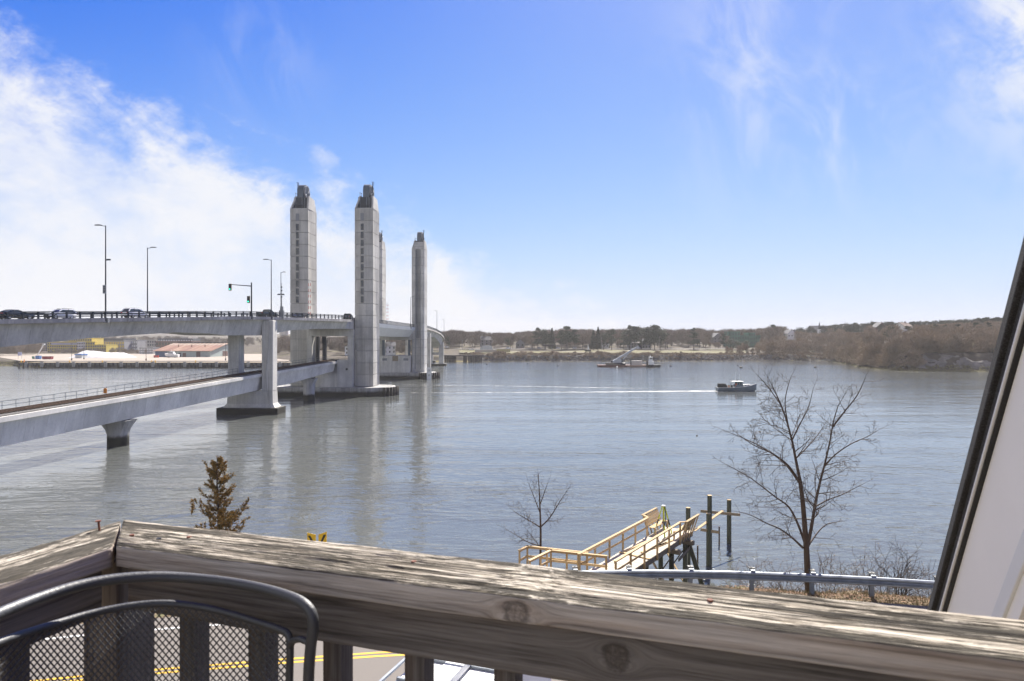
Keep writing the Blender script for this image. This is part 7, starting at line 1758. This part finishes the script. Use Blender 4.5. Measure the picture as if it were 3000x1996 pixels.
# parked and passing cars on the far side (a few pixels each)
for i_, (u, d_, pt_, lab) in enumerate(((1382, 70, P_WH, 'white van by the left end of the far road'), (1490, 90, P_WH, 'white car on the far road left of centre'), (1580, 92, P_BL, 'dark blue car on the far road by the shelter'), (1633, 92, P_SI, 'silver car on the far road right of the shelter'), (1683, 92, P_SI, 'silver car on the far road left of the barge'), (1868, 92, P_WH, 'white car on the far road behind the barge container'), (1310, 110, P_WH, 'white car beyond the trestle'), (2250, 80, P_WH, 'white car left of the turreted villa'))):
    x, y = dl(u, d_); car(lab, 'car', (x, y, hf(x, y) + 1.05), rnd.choice((0, math.pi)), pt_, 'suv' if i_ % 2 else 'hatch')
# telegraph and lamp poles
for u, v0, v1, Y, lab in ((1762, 1022, 992, 600, 'pale utility pole left of the barge crane'), (1931, 1022, 992, 600, 'pale utility pole right of the barge crane'), (2035, 1015, 992, 620, 'pale utility pole above the tug'), (1355, 1020, 1000, 600, 'utility pole right of the far pier'), (1556, 1030, 1012, 590, 'twin lamp post by the far road')):
    x = PX(u, Y); zg = hf(x, Y); T = thing('utility_pole', lab, 'utility pole', (x, Y, zg), 0, 'utility poles on the far shore'); h_ = PZ(v1, Y) - zg + 1.5
    mb = MB(); mb.tube([(0, 0, 0), (0, 0, h_)], [0.2, 0.13], 6); mb.build('pole', M('pale_pole', (0.36, 0.34, 0.32), 0.8) if 'pale_pole' not in MATS else MATS['pale_pole'], T); mb = MB(); mb.box(-1.2, 1.2, -0.08, 0.08, h_ - 0.9, h_ - 0.75); mb.build('cross_arm', STEEL_G, T)
# small white sail-shaped boat tent by the path
SB = thing('beached_sailboat', 'small white sail boat standing on the far lawn', 'sailboat', (PX(1722, 575), 575, hf(PX(1722, 575), 575) + 1.0)); mb = MB(); mb.loft([[Vector((x, -w_, 1)), Vector((x, w_, 1)), Vector((x, 0, 0))] for x, w_ in ((-2.6, 0.5), (0, 1.0), (2.6, 0.1))]); mb.build('hull', STEEL_D, SB)
mb = MB(); mb.loft([[Vector((0.0, -0.05, 1.1)), Vector((1.6, -0.05, 1.2)), Vector((0.0, -0.05, 6.5))], [Vector((0.0, 0.05, 1.1)), Vector((1.6, 0.05, 1.2)), Vector((0.0, 0.05, 6.5))]]); mb.build('sail', WHITEP, SB)

# ------------------------------------------------------------------ far trees
def twig_crown(seed, H, Wc, n_, base=0.2, shape=1.0, tri=(0.9, 2.2), w=(0.05, 0.11)):
    rg = np.random.default_rng(seed)
    # clumps give an uneven outline
    nc = 16; cl = []
    for _ in range(nc):
        t = rg.uniform(base + 0.12, 0.93); rad = Wc/2*math.sin(math.pi*min(0.98, max(0.05, (t - base)/(1 - base)))**shape)**0.7
        a_ = rg.uniform(0, 6.283); k = rad*math.sqrt(rg.random())*0.85; cl.append((k*math.cos(a_), k*math.sin(a_), t*H, rg.uniform(0.14, 0.26)*Wc))
    cl = np.array(cl); V = np.zeros((n_*3, 3)); ci = rg.integers(0, nc, n_)
    c = cl[ci, :3] + rg.normal(0, 0.55, (n_, 3))*cl[ci, 3:4]
    c[:, 2] = np.clip(c[:, 2], base*H*0.8, H)
    up = np.stack([c[:, 0], c[:, 1], np.full(n_, H*0.55)], 1); up /= np.linalg.norm(up, axis=1, keepdims=True)
    d = up + rg.normal(0, 0.42, (n_, 3)); d /= np.linalg.norm(d, axis=1, keepdims=True)
    sd_ = np.cross(d, rg.normal(0, 1, (n_, 3))); sd_ /= np.linalg.norm(sd_, axis=1, keepdims=True)
    L = rg.uniform(tri[0], tri[1], (n_, 1)); ww = rg.uniform(w[0], w[1], (n_, 1))
    V[0::3] = c - sd_*ww; V[1::3] = c + sd_*ww; V[2::3] = c + d*L
    return V
def mesh_tris(name, V, mat):
    me = bpy.data.meshes.new(name); n_ = len(V)//3
    me.vertices.add(len(V)); me.vertices.foreach_set('co', V.astype(np.float32).ravel())
    me.loops.add(n_*3); me.loops.foreach_set('vertex_index', np.arange(n_*3, dtype=np.int32))
    me.polygons.add(n_); me.polygons.foreach_set('loop_start', np.arange(0, n_*3, 3, dtype=np.int32)); me.polygons.foreach_set('loop_total', np.full(n_, 3, np.int32))
    me.materials.append(mat); me.update(); return me
def bare_trunk(seed, H):
    rg = random.Random(seed); mb = MB(); top = Vector((rg.uniform(-0.6, 0.6), rg.uniform(-0.6, 0.6), H*0.72))
    mb.tube([(0, 0, -0.6), top*0.4, top], [0.28, 0.2, 0.06], 5)
    for k in range(9):
        t = rg.uniform(0.28, 0.8); a_ = rg.uniform(0, 6.283); p = top*t; e = p + Vector((math.cos(a_)*H*0.2, math.sin(a_)*H*0.2, H*rg.uniform(0.18, 0.36))); mb.tube([p, p.lerp(e, 0.5) + Vector((0, 0, 0.3)), e], [0.11, 0.08, 0.03], 4)
    return mb.mesh('trunk', FBARK)
HB = 12.0
bare_var = []
for i_ in range(6):
    Wc = [8.5, 7.0, 9.5, 6.5, 8.0, 10.0][i_]
    bare_var.append((mesh_tris('crown', twig_crown(100 + i_, HB, Wc, 1500, [0.22, 0.3, 0.18, 0.25, 0.3, 0.2][i_]), TWIG_FAR), mesh_tris('crown', twig_crown(140 + i_, HB, Wc, 1300, 0.1), TWIG_RED), bare_trunk(i_, HB)))
def pine_crown(seed, H, kind):
    rg = np.random.default_rng(seed); Vs = []
    if kind == 'pine':     # layered irregular plates
        nl = 20
        for k in range(nl):
            t = rg.uniform(0.32, 0.98); a_ = rg.uniform(0, 6.283); R_ = (0.33 - 0.2*max(0, (t - 0.75)/0.25))*H*rg.uniform(0.35, 0.9); n_ = 150
            cx, cy = R_*0.65*math.cos(a_), R_*0.65*math.sin(a_); c = np.stack([cx + rg.normal(0, R_*0.32, n_), cy + rg.normal(0, R_*0.32, n_), t*H + rg.normal(0, 0.02*H, n_)], 1); Vs.append((c, n_))
    elif kind == 'spruce':
        for k in range(24):
            t = 0.12 + 0.86*k/23; R_ = 0.2*H*(1.05 - t); n_ = int(50 + 130*(1 - t)); a_ = rg.uniform(0, 6.283, n_); q_ = R_*np.sqrt(rg.random(n_))*rg.uniform(0.75, 1.2); c = np.stack([q_*np.cos(a_), q_*np.sin(a_), t*H - q_*0.25 + rg.normal(0, 0.012*H, n_)], 1); Vs.append((c, n_))
    else:                  # round
        for k in range(18):
            a_ = rg.uniform(0, 6.283); t = rg.uniform(0.3, 0.88); R_ = 0.24*H*rg.random()**0.5; n_ = 130; c = np.stack([R_*math.cos(a_) + rg.normal(0, 0.085*H, n_), R_*math.sin(a_) + rg.normal(0, 0.085*H, n_), t*H + rg.normal(0, 0.07*H, n_)], 1); Vs.append((c, n_))
    c = np.concatenate([v[0] for v in Vs]); n_ = len(c); d = rg.normal(0, 1, (n_, 3)); d[:, 2] = np.abs(d[:, 2])*0.6; d /= np.linalg.norm(d, axis=1, keepdims=True)
    sd_ = np.cross(d, rg.normal(0, 1, (n_, 3))); sd_ /= np.linalg.norm(sd_, axis=1, keepdims=True); s = rg.uniform(0.28, 0.62, (n_, 1))
    V = np.zeros((n_*3, 3)); V[0::3] = c - sd_*s*0.5; V[1::3] = c + sd_*s*0.5; V[2::3] = c + d*s*1.5
    return V
HP = 15.0
ever = {k: [mesh_tris('crown', pine_crown(200 + 10*j + s_, HP, k), PINE) for s_ in range(3)] for j, k in enumerate(('pine', 'spruce', 'round'))}
mb = MB(); mb.tube([(0, 0, -0.6), (0, 0, HP*0.9)], [0.3, 0.06], 5); ptr = mb.mesh('trunk', FBARK)
cnt = {'bare': 0, 'ever': 0}
rt = random.Random(77)
def put_tree(kind, x, y, h, label, group, z=None, wide=1.0, red=False):
    z = hf(x, y) - 0.2 if z is None else z
    T = thing('bare_tree' if kind == 'bare' else 'evergreen_tree', label, 'tree', (x, y, z), rt.uniform(0, 6.283), group)
    if kind == 'bare':
        v = rt.choice(bare_var); s = h/HB; inst('crown', v[1] if red else v[0], T, (0, 0, 0), (0, 0, 0), (s*wide, s*wide, s)); inst('trunk', v[2], T, (0, 0, 0), (0, 0, 0), s)
    else:
        s = h/HP; inst('crown', rt.choice(ever[kind]), T, (0, 0, 0), (0, 0, 0), (s*wide, s*wide, s)); inst('trunk', ptr, T, (0, 0, 0), (0, 0, 0), s)
    return T
# evergreens that stand out on the skyline
for u, vt, Y, kind, wide, lab in (
    (1576, 961, 690, 'pine', 0.9, 'dark pine at the left of the centre skyline'), (1597, 964, 700, 'round', 0.9, 'dark pine second from the left of the centre skyline'), (1617, 962, 690, 'spruce', 1.1, 'narrow pine just left of the big centre pine'),
    (1662, 957, 640, 'pine', 1.15, 'broad dark pine, largest left of the crane'), (1645, 965, 645, 'pine', 0.9, 'pine leaning against the left of the broad centre pine'), (1684, 966, 650, 'pine', 0.8, 'pine at the right of the broad centre pine'), (1739, 968, 610, 'spruce', 1.3, 'dark spruce in front of the red roofed house'), (1752, 959, 680, 'spruce', 1.0, 'pointed spruce on the centre skyline'), (1768, 964, 690, 'round', 0.8, 'round evergreen right of the pointed spruce'),
    (1792, 962, 700, 'pine', 0.7, 'evergreen left of the pale roofed house'), (1828, 974, 630, 'pine', 1.0, 'spreading pine in front of the skyline left of the pale roofed house'), (1845, 955, 690, 'pine', 1.0, 'tall pine above the crane boom'), (1860, 957, 695, 'pine', 0.8, 'pine just right of the tall pine above the crane'), (1880, 956, 690, 'round', 1.1, 'round pine behind the pale roofed house'), (1918, 949, 690, 'pine', 1.35, 'broadest tall pine on the centre skyline'), (1905, 957, 685, 'round', 1.0, 'pine at the left of the broadest tall pine'), (1934, 960, 690, 'round', 0.9, 'pine at the right of the broadest tall pine'),
    (2032, 962, 690, 'pine', 0.8, 'lone dark pine above the tug'), (2264, 952, 690, 'pine', 0.8, 'dark pine above the turreted villa'), (2344, 958, 720, 'round', 1.1, 'round evergreen left of the church spire'), (2376, 955, 720, 'round', 1.0, 'dark evergreen just left of the church spire'), (2416, 954, 720, 'round', 1.0, 'dark evergreen just right of the church spire'), (2118, 978, 650, 'pine', 0.8, 'pine left of the green wrapped building'), (2148, 992, 600, 'round', 1.4, 'broad evergreen in front of the green wrapped building'), (2178, 996, 600, 'round', 1.3, 'second evergreen in front of the green wrapped building'), (1490, 986, 640, 'round', 1.2, 'low evergreen in the wood left of centre'), (1345, 972, 680, 'round', 0.8, 'evergreen just right of the far approach'), (1314, 985, 640, 'pine', 0.9, 'evergreen behind the end of the far approach'),
    (2836, 968, 450, 'pine', 1.2, 'leaning evergreen on the bluff near the roof edge'), (2805, 950, 560, 'pine', 1.0, 'evergreen standing above the bluff'), (2660, 953, 600, 'pine', 0.9, 'evergreen behind the white hilltop house'), (2610, 952, 600, 'round', 0.9, 'round evergreen left of the white hilltop house'), (2740, 950, 560, 'pine', 1.0, 'pine right of the white hilltop house'), (2768, 950, 560, 'pine', 0.8, 'pine farther right of the white hilltop house'), (2860, 945, 560, 'pine', 0.9, 'pine right of the leaning evergreen'), (2895, 945, 560, 'pine', 0.8, 'pine closest to the roof edge on the hill'), (2726, 996, 395, 'spruce', 1.0, 'dark cedar on the slope above the bluff'), (2700, 1000, 392, 'spruce', 0.9, 'small dark cedar left on the slope above the bluff'), (2870, 990, 392, 'spruce', 1.2, 'dark cedar above the right of the bluff'), (2890, 985, 396, 'spruce', 1.0, 'dark cedar farthest right above the bluff')):
    if 1560 < u < 2060: Y = min(Y, 612.0 + (u % 7))
    if u > 2600 and Y > 500: Y = 425.0 + (u % 30)
    x = PX(u, Y); zg = hf(x, Y); h = max(4.0, PZ(vt, Y) - zg); put_tree(kind, x, Y, h, lab, 'evergreens on the far shore', wide=wide*(1.0 if h > 10 else 1.2))
# skyline profile of the woods (u -> v of tree tops)
SKU = [850, 1000, 1100, 1300, 1345, 1400, 1460, 1500, 1560, 1620, 1700, 1760, 1830, 1900, 1960, 2030, 2100, 2200, 2260, 2330, 2400, 2470, 2560, 2650, 2760, 2900, 3100]
SKV = [990, 985, 985, 972, 969, 974, 977, 975, 972, 967, 967, 966, 966, 963, 968, 965, 968, 966, 958, 957, 957, 950, 945, 945, 940, 932, 925]
def skyv(u): return interp(u, SKU, SKV)
def landmark(u):
    for lim, t in ((1345, 'by the trestle'), (1460, 'near the wrapped boat'), (1570, 'near the small gabled house'), (1640, 'near the blue shelter'), (1720, 'near the broad pine'), (1800, 'near the red roof'), (1880, 'near the pale roof'), (1960, 'right of the pale roof'), (2060, 'above the tug'), (2130, 'left of the green building'), (2235, 'by the green building'), (2335, 'near the villa'), (2430, 'near the church spire'), (2540, 'near the dormered house'), (2620, 'left of the white hill house'), (2690, 'below the white hill house'), (2780, 'above the bluff'), (9999, 'close to the roof edge')):
        if u < lim: return t
def wood_tree(u, d_, label, group, hmin=7, hmax=14, over=0, red=False, wide=1.0):
    x, y = dl(u, d_); zg = hf(x, y); cap_ = PZ(skyv(u) + over, y) - zg; h = min(rt.uniform(hmin, hmax), cap_*rt.uniform(0.9, 1.03)); h = clear_of_houses(u, y, zg, h)
    if h < 2.0: return
    put_tree('bare', x, y, h, label + ' ' + landmark(u), group, wide=wide, red=red)
for k in range(62): wood_tree(rt.uniform(1305, 2130), rt.uniform(100, 135), 'leafless tree at the front of the far wood', 'front trees of the far wood', 8, 14, 3)
for k in range(55): wood_tree(rt.uniform(1290, 2260), rt.uniform(150, 210), 'tall leafless tree on the skyline', 'skyline trees of the far wood', 14, 22)
for k in range(70): wood_tree(rt.uniform(2230, 2900), rt.uniform(60, 200), 'leafless tree on the right hillside', 'bare trees of the right hillside', 7, 11, 14)
for k in range(50): wood_tree(rt.uniform(2420, 2930), rt.uniform(10, 45), 'bushy leafless tree along the headland shore', 'bare trees of the headland shore', 5, 8.5, 40, True, 1.25)
for k in range(30): wood_tree(rt.uniform(1340, 2400), rt.uniform(9, 20), 'low bush on top of the riprap bank', 'bushes of the far bank', 2.2, 3.6, 60, True, 1.8)
for k in range(30): wood_tree(rt.uniform(2130, 2450), rt.uniform(18, 70), 'leafless scrub tree on the low shore', 'scrub trees below the villa', 5, 9, 30, True, 1.2)
# everything behind: woods that read as one mass
def mass(name, label, trees, mat, seed, nper=700, tri=(1.2, 2.8), w=(0.08, 0.17)):
    Vs = []
    base_ = [twig_crown(seed + i_, 1.0*HB, 8.5, nper, 0.15, tri=tri, w=w) for i_ in range(3)]
    rg = random.Random(seed)
    for (x, y, z, h, wd_) in trees:
        B = rg.choice(base_); a_ = rg.uniform(0, 6.283); s = h/HB; ca, sa = math.cos(a_), math.sin(a_)
        X = (B[:, 0]*ca - B[:, 1]*sa)*s*wd_ + x; Yy = (B[:, 0]*sa + B[:, 1]*ca)*s*wd_ + y; Vs.append(np.stack([X, Yy, B[:, 2]*s + z], 1))
    o = bpy.data.objects.new(name, mesh_tris(name, np.concatenate(Vs), mat)); link(o); tag(o, label, 'wood', kind='stuff')
rg = random.Random(31); tr = []
for k in range(420):
    u = rg.uniform(1180, 2300); d_ = rg.uniform(125, 330); x, y = dl(u, d_); z = hf(x, y); h = min(rg.uniform(9, 20), (PZ(skyv(u), y) - z)*rg.uniform(0.85, 1.0)); h = clear_of_houses(u, y, z, h)
    if h > 4: tr.append((x, y, z, h, 1.1))
mass('far_wood', 'grey leafless wood behind the front trees of the far shore', tr, TWIG_FAR, 300)
tr = []
for k in range(620):
    u = rg.uniform(2240, 3000); d_ = 12 + 400*rg.random()**1.5; x, y = dl(u, d_); z = hf(x, y); h = min(rg.uniform(6, 12), (PZ(skyv(u) + 9, y) - z)*rg.uniform(0.85, 1.0)); h = clear_of_houses(u, y, z, h)
    if h > 2: tr.append((x, y, z, h, 1.25))
mass('hillside_wood', 'brown leafless scrub and wood covering the right hillside', tr[::2], TWIG_RED, 320)
mass('hillside_thicket', 'grey leafless thicket mixed through the right hillside', tr[1::2], TWIG_FAR, 330)
tr = []
for k in range(240):
    u = rg.uniform(-60, 1260); Y = rg.uniform(820, 1250); x = PX(u, Y); z = hf(x, Y); h = min(rg.uniform(10, 20), (PZ(interp(u, [0, 250, 400, 600, 850, 1260], [992, 987, 985, 988, 990, 978]), Y) - z)*rg.uniform(0.8, 1.0))
    if h > 3: tr.append((x, Y, z, h, 1.3))
for k in range(150):
    u = rg.uniform(800, 1290); Y = rg.uniform(530, 700); x = PX(u, Y); z = hf(x, Y); h = min(rg.uniform(7, 13), (PZ(986, Y) - z)*rg.uniform(0.7, 1.0)); tr.append((x, Y, z, h, 1.1))
for k in range(60):
    u = rg.uniform(-60, 112); Y = rg.uniform(560, 700); x = PX(u, Y); z = 3.3; tr.append((x, Y, z, rg.uniform(9, 15), 1.0))
for k in range(70):
    u = rg.uniform(135, 440); Y = rg.uniform(630, 680); x = PX(u, Y); z = 3.3; tr.append((x, Y, z, rg.uniform(3, 5.5), 1.0))
mass('town_wood', 'grey leafless trees around the town and beyond the towers', tr, TWIG_FAR, 340)
tr = []
for k in range(900):
    u = rg.uniform(1385, 2440); d_ = rg.uniform(3, 27); x, y = dl(u, d_); z = hf(x, y); tr.append((x, y, z - 0.3, rg.uniform(1.2, 2.6)*(0.6 + 0.6*abs(mnoise.noise(Vector((x*0.05, 0, 0)))*2)), 2.2))
mass('bank_brush', 'dark leafless brush along the top of the far bank', tr, TWIG_RED, 360, 120, (3.0, 6.0), (0.25, 0.5))
tr = []
for k in range(420):
    u = rg.uniform(2425, 2700); d_ = rg.uniform(4, 24); x, y = dl(u, d_); z = hf(x, y); tr.append((x, y, z - 0.3, rg.uniform(1.6, 4.2), 1.9))
for k in range(160):
    u = rg.uniform(2680, 2960); d_ = rg.uniform(13, 24); x, y = dl(u, d_); z = hf(x, y); tr.append((x, y, z - 0.3, rg.uniform(1.2, 3.0), 1.9))
mass('headland_scrub', 'brown leafless scrub along the foot of the headland', tr, TWIG_RED, 380, 160, (2.0, 4.5), (0.15, 0.35))
# evergreen ridge on the right skyline
Vs = []; rg = random.Random(51); be = [pine_crown(400 + i_, HP, 'pine' if i_ % 2 else 'round') for i_ in range(4)]
for k in range(260):
    u = rg.uniform(2430, 3020); d_ = rg.uniform(190, 400); x, y = dl(u, d_); z = hf(x, y); h = (PZ(skyv(u) + rg.uniform(-3, 6), y) - z)
    if h < 4: continue
    s = h/HP; a_ = rg.uniform(0, 6.28); B = be[rg.randrange(4)]; ca, sa = math.cos(a_), math.sin(a_); Vs.append(np.stack([(B[:, 0]*ca - B[:, 1]*sa)*s + x, (B[:, 0]*sa + B[:, 1]*ca)*s + y, B[:, 2]*s + z], 1))
o = bpy.data.objects.new('ridge_pines', mesh_tris('ridge_pines', np.concatenate(Vs), PINE)); link(o); tag(o, 'dark pine wood along the ridge of the right skyline', 'wood', kind='stuff')
# ------------------------------------------------------------------ haze over the river and the far shore
m_ = bpy.data.materials.new('haze_air'); m_.use_nodes = True; q = NG(m_.node_tree); q.n.clear()
o_ = q.node('ShaderNodeOutputMaterial'); pv = q.node('ShaderNodeVolumePrincipled'); q.l.new(pv.outputs[0], o_.inputs['Volume'])
pv.inputs['Color'].default_value = (0.97, 0.95, 0.93, 1); pv.inputs['Density'].default_value = 0.00017; pv.inputs['Anisotropy'].default_value = 0.0
mb = MB(); mb.box(-3600, 3600, -120, 3300, -5.0, 95.0)
tag(mb.build('haze', m_), kind='stuff')
